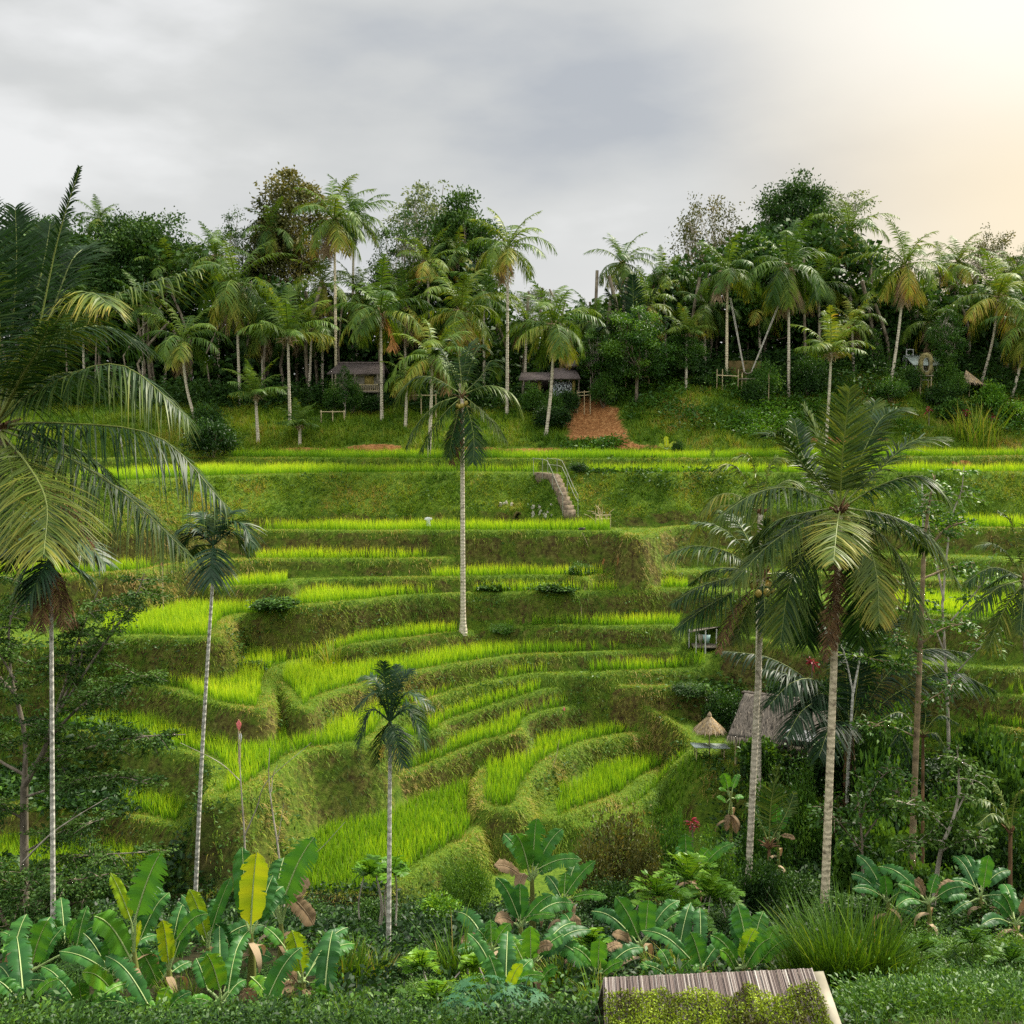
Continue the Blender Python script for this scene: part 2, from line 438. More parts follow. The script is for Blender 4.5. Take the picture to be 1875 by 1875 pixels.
# lip of every terrace: pixels along the bund, level, wall slope
LIPS = [
 ('T16', -17.8, 2.5, [(-100,1600),(700,1585),(960,1520),(1060,1537),(1150,1526),(1216,1503),(1320,1493),(1360,1511),(1500,1540),(1875,1570)]),
 ('T15', -17.2, 2.5, [(-100,1590),(700,1580),(960,1512),(1060,1521),(1150,1491),(1216,1449),(1300,1440),(1340,1475),(1500,1510),(1875,1540)]),
 ('T14', -16.9, 2.2, [(-100,1600),(700,1600),(880,1490),(960,1503),(1000,1507),(1048,1498),(1141,1462),(1197,1426),(1260,1402),(1350,1432),(1500,1470),(1875,1500)]),
 ('T13', -16.6, 3.0, [(-100,1612),(90,1622),(330,1640),(560,1650),(690,1648),(750,1618),(800,1582),(860,1548),(888,1520),(905,1500),(960,1490),(985,1450),(1020,1400),(1104,1366),(1212,1360),(1300,1412),(1500,1452),(1875,1490)]),
 ('T12', -16.0, 3.0, [(-100,1400),(400,1400),(700,1400),(800,1380),(850,1376),(872,1400),(868,1440),(872,1475),(900,1488),(955,1479),(975,1440),(1010,1398),(1060,1373),(1104,1360),(1212,1349),(1290,1386),(1340,1425),(1500,1462),(1875,1485)]),
 ('T11', -15.5, 6.0, [(-100,1480),(100,1490),(230,1503),(330,1525),(352,1530),(368,1480),(420,1400),(650,1390),(715,1426),(738,1423),(809,1397),(869,1371),(935,1353),(958,1345),(965,1328),(973,1318),(1010,1306),(1100,1289),(1180,1300),(1250,1340),(1350,1405),(1500,1425),(1700,1440),(1875,1452)]),
 ('T10', -14.6, 6.0, [(-100,1330),(400,1372),(600,1350),(690,1366),(745,1366),(770,1353),(805,1344),(831,1323),(936,1289),(1000,1269),(1070,1259),(1150,1262),(1300,1270),(1400,1288),(1500,1314),(1700,1364),(1875,1398)]),
 ('T9', -13.7, 3.2, [(-100,1335),(150,1347),(300,1377),(362,1392),(385,1415),(378,1450),(366,1468),(400,1470),(448,1457),(504,1424),(552,1387),(600,1376),(660,1368),(700,1352),(730,1310),(787,1286),(876,1259),(1003,1239),(1078,1238),(1290,1233),(1400,1246),(1500,1268),(1700,1314),(1875,1345)]),
 ('T8', -12.5, 6.0, [(-100,1240),(300,1240),(480,1250),(525,1285),(535,1299),(560,1305),(580,1299),(592,1284),(640,1267),(760,1236),(930,1208),(1000,1204),(1280,1193),(1330,1199),(1500,1232),(1700,1264),(1875,1282)]),
 ('T7', -11.5, 5.0, [(-100,1262),(150,1254),(300,1266),(345,1283),(430,1302),(480,1303),(500,1285),(504,1245),(540,1216),(640,1186),(860,1161),(872,1156),(1100,1152),(1240,1150),(1300,1156),(1500,1195),(1700,1222),(1875,1232)]),
 ('T6', -9.7, 4.0, [(-100,1190),(100,1180),(230,1170),(390,1173),(415,1155),(440,1131),(520,1120),(600,1110),(720,1098),(840,1091),(1050,1088),(1250,1082),(1350,1092),(1500,1108),(1700,1130),(1875,1142)]),
 ('T5', -8.95, 5.0, [(-100,1075),(250,1068),(330,1060),(385,1076),(525,1075),(560,1066),(780,1062),(1000,1058),(1070,1062),(1100,1058),(1240,1052),(1400,1050),(1600,1060),(1875,1078)]),
 ('T4', -8.1, 4.0, [(-100,1062),(100,1058),(250,1050),(330,1037),(470,1029),(600,1028),(780,1027),(870,1022),(1000,1020),(1090,1022),(1150,1024),(1220,1014),(1400,1012),(1600,1020),(1875,1032)]),
 ('T3', -6.7, 4.0, [(-100,990),(100,988),(300,982),(440,975),(700,976),(1000,976),(1120,977),(1150,984),(1180,983),(1210,973),(1260,967),(1400,964),(1600,966),(1875,972)]),
 ('T2', -3.7, 0.95, [(-100,886),(220,884),(430,874),(700,869),(985,868),(1010,871),(1060,870),(1340,869),(1600,868),(1875,868)]),
 ('T1', -2.9, 3.0, [(-100,846),(430,841),(700,843),(900,843),(1290,843),(1400,841),(1600,840),(1875,838)]),
]
LEV = {n: z for n, z, s, p in LIPS}
# some terraces step down a little towards the left spur
ZX = {'T5': ([-15, -12], [-0.3, 0]), 'T6': ([-13, -10.5, -2, 2, 9, 13], [-0.55, 0, 0, 0.1, 0.1, 0]), 'T7': ([-10.3, -8, -2, 2, 9, 13], [-0.75, 0, 0, 0.3, 0.3, 0]),
      'T8': ([-5, 1, 9, 13], [0, 0.15, 0.15, 0]), 'T9': ([-5, 1, 9, 13], [0, 0.6, 0.6, 0]), 'T10': ([-4.5, 1.5, 9, 13], [0, 0.9, 0.9, 0]),
      'T11': ([-4, 1.5, 6, 10], [0, 1.0, 1.0, 0]), 'T12': ([-1, 1.5, 6, 9], [0, 0.25, 0.25, 0])}
def zlev(nm, x):
    return LEV[nm] + (np.interp(x, *ZX[nm]) if nm in ZX else 0.0 * np.asarray(x))
def PL(u, v, nm):
    z = LEV[nm]
    for _ in range(6):
        p = PZ(u, v, z); z = float(zlev(nm, p[0]))
    return p
def base_h(x, y):
    yy = [-60, 0, 8, 14, 20, 24, 30, 34, 37, 40, 46, 900]
    zz = [18, -1.7, -5.2, -8.2, -10.8, -12.3, -14.5, -16.2, -17.2, -18.0, -18.3, -18.3]
    b = np.interp(y, yy, zz)
    return b + 0.5 * (fbm(x * 0.16, y * 0.16, 5) - 0.5) * np.clip(1 - np.abs(y - 18) / 22, 0, 1) * 2
def ridge_h(x):
    return np.interp(x, [-60, -14, -2, 4, 8, 12, 25, 60], [0.9, 0.5, 0.3, 0.6, 1.7, 2.6, 3.3, 3.4])
H = base_h(GX, GY)
LVL = np.full(H.shape, -1)
WALL = np.zeros(H.shape, bool)
DIN = np.full(H.shape, 99.0)
for k, (nm, z, s, px) in enumerate(LIPS):
    pts = np.array([PL(u, v, nm)[:2] for u, v in px])
    m = max(60, int(np.sum(np.hypot(*np.diff(pts, axis=0).T)) / 0.35))
    pts = catmull(np.c_[pts, np.zeros(len(pts))], m)[:, :2]
    pts[:, 1] += 0.25 * (vnoise(pts[:, 0] * 0.9, np.full(len(pts), k * 7.3), 3) - 0.5)
    full = np.vstack([[-460, pts[0, 1]], pts, [460, pts[-1, 1]]])
    ymin, ymax = full[:, 1].min(), full[:, 1].max()
    inside = GY > ymax + 0.01
    jb = (YS >= ymin - 4.5) & (YS <= ymax + 1.5)
    sub = np.ix_(jb, np.ones(len(XS), bool))
    sx, sy = GX[sub].ravel(), GY[sub].ravel()
    poly = np.vstack([full, [460, ymax + 400], [-460, ymax + 400]])
    ins = np.zeros(len(sx), bool)
    for a, b in zip(poly, np.roll(poly, -1, 0)):
        if a[1] == b[1]: continue
        c = (a[1] > sy) != (b[1] > sy)
        xi = (b[0] - a[0]) * (sy - a[1]) / (b[1] - a[1]) + a[0]
        ins ^= c & (sx < xi)
    inside[sub] = ins.reshape(GX[sub].shape)
    # distance to the lip, within the finely gridded range
    d = np.full(len(sx), 99.0)
    near = np.where((np.abs(sx) < 62))[0]
    for c0 in range(0, len(near), 20000):
        q = near[c0:c0 + 20000]
        lo, hi = sx[q].min() - 5, sx[q].max() + 5
        best = np.full(len(q), 99.0)
        for a, b in zip(full[:-1], full[1:]):
            sel = np.where((sy[q] > min(a[1], b[1]) - 4.6) & (sy[q] < max(a[1], b[1]) + 4.6) & (sx[q] > min(a[0], b[0]) - 4.6) & (sx[q] < max(a[0], b[0]) + 4.6))[0]
            if len(sel) == 0: continue
            ab = b - a; L2 = max(ab @ ab, 1e-9)
            px_, py_ = sx[q][sel] - a[0], sy[q][sel] - a[1]
            t = np.clip((px_ * ab[0] + py_ * ab[1]) / L2, 0, 1)
            best[sel] = np.minimum(best[sel], np.hypot(px_ - t * ab[0], py_ - t * ab[1]))
        d[q] = best
    D = np.full(H.shape, 99.0); D[sub] = d.reshape(GX[sub].shape)
    z = zlev(nm, GX)
    up = inside & (H < z)
    bump = 0.14 * np.exp(-((D - 0.3) / 0.28) ** 2)
    H = np.where(up, z + bump, H)
    LVL[up] = k; WALL[up] = False; DIN[up] = D[up]
    ss_ = s * (0.85 + 0.3 * vnoise(GX * 0.5, GY * 0.5, 40 + k))
    r = z - D * ss_
    if nm == 'T2': r = np.where(D < 2.35, r, z - 2.35 * ss_ - (D - 2.35) * 5.0)
    w = (~inside) & (D < 4.6) & (r > H)
    H = np.where(w, r, H); WALL |= w; DIN[w] = 0
# grassy bank up to the houses
st = 74.4 + 0.5 * (vnoise(GX * 0.2, GX * 0 + 3, 9) - 0.5) + np.interp(GX, [-30, 14, 20, 40], [0, 0, 2.6, 3.0])
tt = np.clip((GY - st) / 9.0, 0, None)
rh = ridge_h(GX)
Hs = np.where(tt < 1, -2.95 + (rh + 2.95) * (tt ** 0.85), rh + (GY - st - 9) * 0.04)
Hs = np.minimum(Hs, rh + 2.5)
SLOPE = (Hs > H) & (GY > st)
H = np.where(SLOPE, Hs, H); WALL &= ~SLOPE; LVL[SLOPE] = -2
# the landslide scar, cut back into the bank
scar_c = P(1085, 770, 79)
H -= 0.55 * np.exp(-(((GX - 5.9) / 1.9) ** 2 + ((GY - 79.5) / 2.6) ** 2)) * (SLOPE)
# relief
H += WALL * 0.30 * (fbm(GX * 1.1, GY * 1.1, 21) - 0.5) + SLOPE * 0.5 * (fbm(GX * 0.7, GY * 0.7, 22) - 0.5)
H += 0.05 * (fbm(GX * 2.2, GY * 2.2, 23) - 0.5)
# smooth the lips a little
K3 = H.copy()
K3[1:-1, 1:-1] = (H[1:-1, 1:-1] * 4 + H[:-2, 1:-1] + H[2:, 1:-1] + H[1:-1, :-2] + H[1:-1, 2:]) / 8
fine = (GX > -42) & (GX < 42) & (GY > 34) & (GY < 88)
H = np.where(fine, K3, H)
def _idx(A, v):
    return np.clip(np.searchsorted(A, v) - 1, 0, len(A) - 2)
def gz(x, y):
    x = np.atleast_1d(np.asarray(x, float)); y = np.atleast_1d(np.asarray(y, float))
    i = _idx(XS, x); j = _idx(YS, y)
    fx = np.clip((x - XS[i]) / (XS[i + 1] - XS[i]), 0, 1); fy = np.clip((y - YS[j]) / (YS[j + 1] - YS[j]), 0, 1)
    return (H[j, i] * (1 - fx) + H[j, i + 1] * fx) * (1 - fy) + (H[j + 1, i] * (1 - fx) + H[j + 1, i + 1] * fx) * fy
def gz1(x, y): return float(gz(x, y)[0])
def near_cell(A, x, y):
    i = _idx(XS, np.asarray(x)); j = _idx(YS, np.asarray(y))
    i = np.where(np.abs(XS[i + 1] - x) < np.abs(XS[i] - x), i + 1, i)
    j = np.where(np.abs(YS[j + 1] - y) < np.abs(YS[j] - y), j + 1, j)
    return A[j, i]
def ground(u, D):
    """point on the ground below image column u at depth D"""
    x = (u - 937.5) / F * D
    for _ in range(3):
        z = gz1(x, D); x = (u - 937.5) / F * (D * CT - z * ST)
    return np.array([x, D, z])

def hit(u, v, d0=15.0, d1=100.0):
    """where the sight line of a photo pixel meets the ground"""
    r_ = ray(u, v); dd = np.arange(d0, d1, 0.04)
    p = r_[None] * (dd / r_[1])[:, None]
    k = np.where(p[:, 2] < gz(p[:, 0], p[:, 1]))[0]
    return p[k[0]] if len(k) else p[-1]

# small level pads under the parasol, the hut and the shed
for pu, pv, pr in ((1299, 1388, 1.5), (1400, 1396, 2.6), (1288, 1196, 1.0)):
    p_ = hit(pu, pv, 36, 75)
    q_ = np.clip(1.6 - np.hypot(GX - p_[0], GY - p_[1] - (0.3 if pr < 2 else 1.4)) / pr, 0, 1)
    H = H * (1 - q_) + p_[2] * q_

# bare red earth: where the bank slid, and thin strips at its foot
U = to_u(GX, GY, H); V = to_v(GX, GY, H)
def blob(u, v, ru, rv): return np.exp(-(((U - u) / ru) ** 2 + ((V - v) / rv) ** 2) * 1.2)
soil = (1.25 * blob(1085, 766, 56, 38) + 1.2 * blob(1102, 805, 55, 18) + 1.0 * blob(690, 820, 55, 9) + 0.9 * blob(1000, 826, 70, 8) + 0.9 * blob(870, 823, 60, 7)
        + 0.8 * blob(560, 823, 80, 5) + 1.0 * blob(1068, 740, 22, 14) + 0.8 * blob(1550, 805, 110, 10) + 0.6 * blob(1180, 818, 80, 8)
        + 0.8 * blob(1120, 1028, 40, 6) + 0.8 * blob(1760, 848, 40, 6) + 0.6 * blob(150, 1180, 40, 14))
soil = np.where((GY > 45) & (GY < 90), soil, 0)
soil *= 0.6 + 0.8 * fbm(GX * 0.9, GY * 0.9, 31)

nx, ny = len(XS), len(YS)
verts = np.stack([GX, GY, H], -1).reshape(-1, 3)
ii, jj = np.meshgrid(np.arange(nx - 1), np.arange(ny - 1))
a0 = (jj * nx + ii).ravel()
faces = np.stack([a0, a0 + 1, a0 + nx + 1, a0 + nx], -1)
gt = Geo(); gt.add(verts, faces, np.clip(soil, 0, 1).ravel())

mg, t = new_mat('terrain'); l = t.links.new
tcg = N(t, 'ShaderNodeTexCoord')
def nz_(scale, det=5.0, rough=0.55):
    n = N(t, 'ShaderNodeTexNoise'); n.inputs['Scale'].default_value = scale; n.inputs['Detail'].default_value = det; n.inputs['Roughness'].default_value = rough
    l(tcg.outputs['Object'], n.inputs['Vector']); return n
n1, n2, n3 = nz_(0.55), nz_(4.0, 8.0, 0.7), nz_(1.3, 6.0)
green = ramp(t, [(0.3, (0.035, 0.068, 0.010)), (0.5, (0.085, 0.15, 0.014)), (0.72, (0.15, 0.20, 0.022))]); l(n2.outputs['Fac'], green.inputs[0])
wallc = ramp(t, [(0.32, (0.028, 0.020, 0.010)), (0.45, (0.085, 0.065, 0.022)), (0.56, (0.12, 0.12, 0.026)), (0.70, (0.25, 0.21, 0.08))]); l(n2.outputs['Fac'], wallc.inputs[0])
soilc = ramp(t, [(0.30, (0.13, 0.050, 0.018)), (0.50, (0.32, 0.14, 0.048)), (0.70, (0.58, 0.32, 0.13))]); l(n2.outputs['Fac'], soilc.inputs[0])
geo = N(t, 'ShaderNodeNewGeometry'); sp = N(t, 'ShaderNodeSeparateXYZ'); l(geo.outputs['True Normal'], sp.inputs[0])
adn = N(t, 'ShaderNodeMath', operation='MULTIPLY_ADD'); l(n3.outputs['Fac'], adn.inputs[0]); adn.inputs[1].default_value = 0.55; l(sp.outputs['Z'], adn.inputs[2])
st1 = N(t, 'ShaderNodeMapRange', interpolation_type='SMOOTHSTEP'); st1.inputs['From Min'].default_value = 0.44; st1.inputs['From Max'].default_value = 0.70; l(adn.outputs[0], st1.inputs['Value'])
mw = N(t, 'ShaderNodeMix', data_type='RGBA'); l(st1.outputs[0], mw.inputs['Factor']); l(wallc.outputs[0], mw.inputs['A']); l(green.outputs[0], mw.inputs['B'])
at = N(t, 'ShaderNodeAttribute', attribute_name='tint')
sa = N(t, 'ShaderNodeMath', operation='MULTIPLY_ADD'); l(n2.outputs['Fac'], sa.inputs[0]); sa.inputs[1].default_value = 0.5; l(at.outputs['Fac'], sa.inputs[2])
ss = N(t, 'ShaderNodeMapRange', interpolation_type='SMOOTHSTEP'); ss.inputs['From Min'].default_value = 0.62; ss.inputs['From Max'].default_value = 0.85; l(sa.outputs[0], ss.inputs['Value'])
ms = N(t, 'ShaderNodeMix', data_type='RGBA'); l(ss.outputs[0], ms.inputs['Factor']); l(mw.outputs['Result'], ms.inputs['A']); l(soilc.outputs[0], ms.inputs['B'])
so_ = N(t, 'ShaderNodeSeparateXYZ'); l(tcg.outputs['Object'], so_.inputs[0])
lf = N(t, 'ShaderNodeMapRange', interpolation_type='SMOOTHSTEP'); lf.inputs['From Min'].default_value = 38.5; lf.inputs['From Max'].default_value = 36.0; l(so_.outputs['Y'], lf.inputs['Value'])
litter = ramp(t, [(0.35, (0.016, 0.015, 0.008)), (0.55, (0.035, 0.034, 0.014)), (0.72, (0.075, 0.06, 0.03))]); l(n2.outputs['Fac'], litter.inputs[0])
ml_ = N(t, 'ShaderNodeMix', data_type='RGBA'); l(lf.outputs[0], ml_.inputs['Factor']); l(ms.outputs['Result'], ml_.inputs['A']); l(litter.outputs[0], ml_.inputs['B']); ms = ml_
pb = N(t, 'ShaderNodeBsdfPrincipled'); pb.inputs['Roughness'].default_value = 0.95; pb.inputs['Specular IOR Level'].default_value = 0.1
l(ms.outputs['Result'], pb.inputs['Base Color'])
bp = N(t, 'ShaderNodeBump'); bp.inputs['Strength'].default_value = 0.9; bp.inputs['Distance'].default_value = 0.15; l(n2.outputs['Fac'], bp.inputs['Height']); l(bp.outputs[0], pb.inputs['Normal'])
ot = N(t, 'ShaderNodeOutputMaterial'); l(pb.outputs[0], ot.inputs['Surface'])
tag(gt.build('ground', mg, smooth=True), 'terraced valley hillside of grass banks and earth walls', None, None, 'structure')

# ================================================================== RICE
KX = {n: k for k, (n, z, s, p) in enumerate(LIPS)}
def paddy(lv, u0, u1, label, bund=0.55, tint=0.0, deep=99.0, h=0.78, v0=0, v1=9999, sp=0.215):
    k = KX[lv]; z = LEV[lv]
    jj_, ii_ = np.where((LVL == k) & ~WALL & (DIN > bund) & (DIN < deep) & (U > u0) & (U < u1) & (V > v0) & (V < v1) & fine)
    if len(jj_) < 5: print('empty paddy', lv, u0, u1); return
    xa, xb, ya, yb = GX[jj_, ii_].min(), GX[jj_, ii_].max(), GY[jj_, ii_].min(), GY[jj_, ii_].max()
    gx, gy = np.meshgrid(np.arange(xa, xb, sp), np.arange(ya, yb + sp, sp))
    gx = gx.ravel(); gy = gy.ravel()
    gx = gx + rng.normal(0, 0.035, len(gx)); gy = gy + rng.normal(0, 0.035, len(gy))
    u = to_u(gx, gy, z); v = to_v(gx, gy, z)
    ok = (near_cell(LVL, gx, gy) == k) & ~near_cell(WALL, gx, gy) & (near_cell(DIN, gx, gy) > bund) & (near_cell(DIN, gx, gy) < deep) & (u > u0) & (u < u1) & (v > v0) & (v < v1)
    # keep off the foot of the next wall
    for dx, dy in ((0, 0.12), (0.10, 0.05), (-0.10, 0.05)):
        ok &= ~near_cell(WALL, gx + dx, gy + dy)
    ok &= rng.random(len(gx)) > 0.04
    gx, gy = gx[ok], gy[ok]; n = len(gx)
    if n == 0: return
    g = Geo(); nb = 7
    bx = np.repeat(gx, nb) + rng.normal(0, 0.035, n * nb); by = np.repeat(gy, nb) + rng.normal(0, 0.035, n * nb)
    vig = 0.70 + 0.55 * fbm(bx * 0.5, by * 0.5, 51)
    an = rng.uniform(0, 2 * PI, n * nb)
    lean = rng.uniform(0.03, 0.42, n * nb)
    dr = np.stack([np.cos(an) * lean, np.sin(an) * lean, np.ones(n * nb)], -1)
    sd = np.stack([-np.sin(an), np.cos(an), np.zeros(n * nb)], -1)
    sd = nrmz(sd + rng.normal(0, 0.5, sd.shape) * [1, 1, 0])
    base = np.stack([bx, by, gz(bx, by) - 0.03], -1)
    ln = h * vig * rng.uniform(0.75, 1.2, n * nb)
    tj = rng.normal(0, 0.10, n * nb) + (fbm(bx * 0.3, by * 0.3, 61) - 0.5) * 0.60
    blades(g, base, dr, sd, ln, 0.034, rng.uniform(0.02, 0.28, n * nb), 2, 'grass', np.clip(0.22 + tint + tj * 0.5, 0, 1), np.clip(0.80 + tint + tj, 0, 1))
    o = g.build('rice_paddy', M_RICE)
    tag(o, label, 'rice paddy', 'planted rice paddies on the terraces', 'stuff')
paddy('T1', 425, 965, 'highest thin strip of rice, left half, below the red earth bank', 0.35, -0.05)
paddy('T1', 965, 1300, 'highest thin strip of rice under the landslide scar', 0.35, -0.02)
paddy('T1', 1310, 2200, 'highest rice strips at the right below the shrine bank', 0.35, -0.05)
paddy('T2', 150, 990, 'second rice strip from the top, left of the stairs', 0.4, -0.02)
paddy('T2', 1062, 1420, 'bright rice strip just right of the stair head', 0.3, 0.08)
paddy('T2', 1430, 2200, 'second rice strip from the top behind the large front palm', 0.3, 0.05)
paddy('T3', -320, 395, 'rice strip behind the hanging fronds at the left edge, below the grassy bank', 0.6, 0.0)
paddy('T3', 400, 1118, 'long rice strip at the foot of the stairs beside the white scarecrow', 0.7, 0.0, 2.6)
paddy('T3', 1640, 2200, 'rice strip beyond the large front palm, level with the stair foot', 0.6, 0.0)
paddy('T4', -320, 310, 'left rice strip behind the drooping dry frond tips', 0.7, 0.02, 2.4)
paddy('T4', 470, 782, 'narrow rice strip below the long strip of the stair foot', 0.5, 0.06, 1.7)
paddy('T5', 382, 525, 'short rice patch ending at a wall, above the widest bright band', 0.5, 0.08, 2.0)
paddy('T5', 790, 1110, 'rice strip right of the tall central palm trunk, below an earth wall', 0.4, 0.06, 1.5)
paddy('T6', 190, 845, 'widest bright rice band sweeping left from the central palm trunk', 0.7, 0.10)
paddy('T6', 862, 1260, 'straight rice band right of the central palm trunk', 0.38, 0.02)
paddy('T6', 1640, 2200, 'rice band at the right edge behind the hanging fronds', 0.6, 0.0)
paddy('T7', 260, 498, 'rice lobe on the left spur above the brown wall with the red flag', 0.6, 0.05)
paddy('T7', 505, 862, 'rice band curving left from the foot of the central palm', 0.5, 0.02)
paddy('T7', 872, 1245, 'rice strip right of the foot of the central palm', 0.35, -0.05, 1.6)
paddy('T8', 520, 948, 'rice band that ends in a hook at the left of the bowl', 0.6, 0.04)
paddy('T8', 953, 1268, 'rice strip leading right to the small blue shed', 0.5, -0.04, 1.6)
paddy('T8', 1740, 2200, 'upper of two rice strips under the right edge palm', 0.3, -0.1)
paddy('T9', -320, 528, 'rice field of the left spur behind the two slim areca trunks', 0.7, -0.03)
paddy('T9', 536, 1003, 'rice band below the hook, running down to the big brown bank', 0.55, 0.0)
paddy('T9', 1078, 1288, 'short rice strip left of the dark sugar palm fronds', 0.3, -0.12, 1.3)
paddy('T9', 1740, 2200, 'lower of two rice strips under the right edge palm', 0.3, -0.12)
paddy('T10', 680, 998, 'rice strip passing behind the small areca crown', 0.35, -0.02)
paddy('T10', 1700, 2200, 'rice terrace right of the tall mottled trunk', 0.3, -0.2)
paddy('T11', 745, 1064, 'rice strip with one stepped notch in its front edge', 0.38, -0.04)
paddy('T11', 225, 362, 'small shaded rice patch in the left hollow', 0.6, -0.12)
paddy('T12', 880, 1168, 'rice field shaped like a boot, ending in a rounded toe', 0.55, -0.02)
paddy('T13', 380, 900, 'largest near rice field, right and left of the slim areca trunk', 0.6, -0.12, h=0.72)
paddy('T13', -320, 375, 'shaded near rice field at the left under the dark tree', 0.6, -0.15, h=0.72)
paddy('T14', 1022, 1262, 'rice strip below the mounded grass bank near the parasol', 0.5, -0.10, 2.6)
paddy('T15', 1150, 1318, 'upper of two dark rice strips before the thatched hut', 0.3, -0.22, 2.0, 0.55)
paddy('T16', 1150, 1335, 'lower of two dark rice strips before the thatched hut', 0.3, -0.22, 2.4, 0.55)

# ================================================================== GRASS on bunds, walls and banks
def grass_obj(name, label, mask, per_m2, hh, ww, tint, spread, nblade=3, bend=(0.1, 0.5), out=0.0, tv=0.12, pat=(0.35, 0.3), clump=0.05):
    dxs = np.gradient(XS); dys = np.gradient(YS)
    area = np.outer(dys, dxs)
    wgt = (mask * area).ravel(); tot = wgt.sum()
    n = int(tot * per_m2)
    if n < 10: print('no grass', name); return
    idx = np.searchsorted(np.cumsum(wgt), rng.random(n) * tot)
    idx = np.clip(idx, 0, wgt.size - 1)
    j, i = np.unravel_index(idx, mask.shape)
    x = XS[i] + (rng.random(n) - 0.5) * dxs[i]; y = YS[j] + (rng.random(n) - 0.5) * dys[j]
    gy_, gx_ = np.gradient(H, YS, XS)
    nx_, ny_ = -gx_[j, i], -gy_[j, i]
    m = n * nblade
    bx = np.repeat(x, nblade) + rng.normal(0, clump, m); by = np.repeat(y, nblade) + rng.normal(0, clump, m)
    an = rng.uniform(0, 2 * PI, m); ln = rng.uniform(0.1, spread, m)
    dr = np.stack([np.cos(an) * ln + out * np.clip(np.repeat(nx_, nblade), -2, 2), np.sin(an) * ln + out * np.clip(np.repeat(ny_, nblade), -2, 2), np.ones(m)], -1)
    sd = np.stack([-np.sin(an), np.cos(an), np.zeros(m)], -1)
    base = np.stack([bx, by, gz(bx, by) - 0.02], -1)
    p = fbm(bx * 0.45, by * 0.45, 71)
    tn = np.clip(tint + tv * (0.5 * rng.normal(size=m) + np.repeat(rng.normal(size=n), nblade)) + (p - 0.5) * pat[1] * 2, 0, 1)
    hgt = rng.uniform(*hh, m) * np.repeat(rng.uniform(0.6, 1.25, n), nblade) * (0.6 + 0.8 * fbm(bx * 0.8, by * 0.8, 72))
    g = Geo()
    blades(g, base, dr, sd, hgt, ww, rng.uniform(*bend, m), 1 if hh[1] < 0.25 else 2, 'grass', tn - 0.06, tn + 0.05)
    tag(g.build(name, M_GRASS), label, None, None, 'stuff')
vis = fine & (U > -320) & (U < 2200) & (V < 1760)
isrice = np.zeros(H.shape, bool)
bund = vis & (LVL >= 0) & ~WALL & (DIN < 0.9)
flat = vis & (LVL >= 0) & ~WALL & (DIN >= 0.9)
wall = vis & WALL & (soil < 0.45)
big = (LVL == KX['T2']) | ((GY > 60) & WALL & (H > -6.2) & (H < -3.7))
lowr = (GX > 9) & (GY < 58)
grass_obj('bund_grass', 'short bright grass along the terrace bunds and paths', bund, 150, (0.06, 0.17), 0.034, 0.60, 0.9, 3, (0.1, 0.5), 0.0, 0.10)
grass_obj('terrace_grass', 'low grass on the fallow terrace strips', flat * 0.8, 45, (0.08, 0.26), 0.034, 0.50, 0.9)
gold = (H < -6.2) & (H > -9.5)
lowb = (GY < 46) & (GX < -3)
mid = wall & ~big & ~lowr & ~gold & ~lowb
W1 = dict(nblade=7, bend=(0.5, 1.2), out=0.7, clump=0.09)
grass_obj('wall_grass', 'dry gold and olive grass tufts hanging on the upper terrace walls', wall & ~big & ~lowr & gold, 20, (0.14, 0.42), 0.042, 0.68, 0.9, tv=0.10, pat=(0.35, 0.55), **W1)
grass_obj('wall_grass', 'green grass tufts on the middle terrace walls', mid, 72, (0.12, 0.36), 0.042, 0.54, 0.9, tv=0.09, pat=(0.35, 0.60), **W1)
grass_obj('wall_grass', 'olive weeds on the tall brown bank above the largest field', wall & ~lowr & lowb, 18, (0.14, 0.40), 0.040, 0.38, 0.9, tv=0.16, pat=(0.35, 0.8), **W1)
grass_obj('wall_grass', 'dark green grass on the shaded walls near the hut', wall & lowr, 30, (0.14, 0.42), 0.040, 0.34, 0.9, tv=0.10, pat=(0.35, 0.4), **W1)
grass_obj('bank_grass', 'fresh green grass on the high bank beside the stairs', wall & big & (H > -6.1), 44, (0.16, 0.46), 0.042, 0.53, 0.8, tv=0.09, pat=(0.4, 0.5), nblade=7, bend=(0.2, 0.8), out=0.4, clump=0.10)
grass_obj('bank_grass', 'sparse dry grass at the dark foot of the high bank', wall & big & (H <= -6.1), 14, (0.14, 0.34), 0.040, 0.66, 0.8, nblade=6, bend=(0.4, 1.0), out=0.5, clump=0.10)
grass_obj('lip_grass', 'ragged longer grass hanging over the terrace lips', vis & (LVL >= 0) & ~WALL & (DIN < 0.22) & ~big, 70, (0.16, 0.46), 0.034, 0.60, 1.0, tv=0.12, pat=(0.35, 0.4), nblade=6, bend=(0.6, 1.5), out=0.0, clump=0.10)
sl_m = vis & SLOPE & (soil < 0.40) & (GY < 86)
grass_obj('meadow_grass', 'tall green grass on the bank below the houses', sl_m & (GX < 4), 26, (0.28, 0.72), 0.050, 0.52, 0.7, tv=0.09, pat=(0.35, 0.35), nblade=7, bend=(0.1, 0.6), out=0.2, clump=0.10)
grass_obj('meadow_grass', 'rough yellowish grass on the bank below the shrine', sl_m & (GX >= 4), 26, (0.28, 0.74), 0.050, 0.56, 0.8, tv=0.10, pat=(0.35, 0.55), nblade=7, bend=(0.1, 0.7), out=0.2, clump=0.11)
near_m = (GY > 12.8) & (GY < 22) & (U > -60) & (U < 1930)
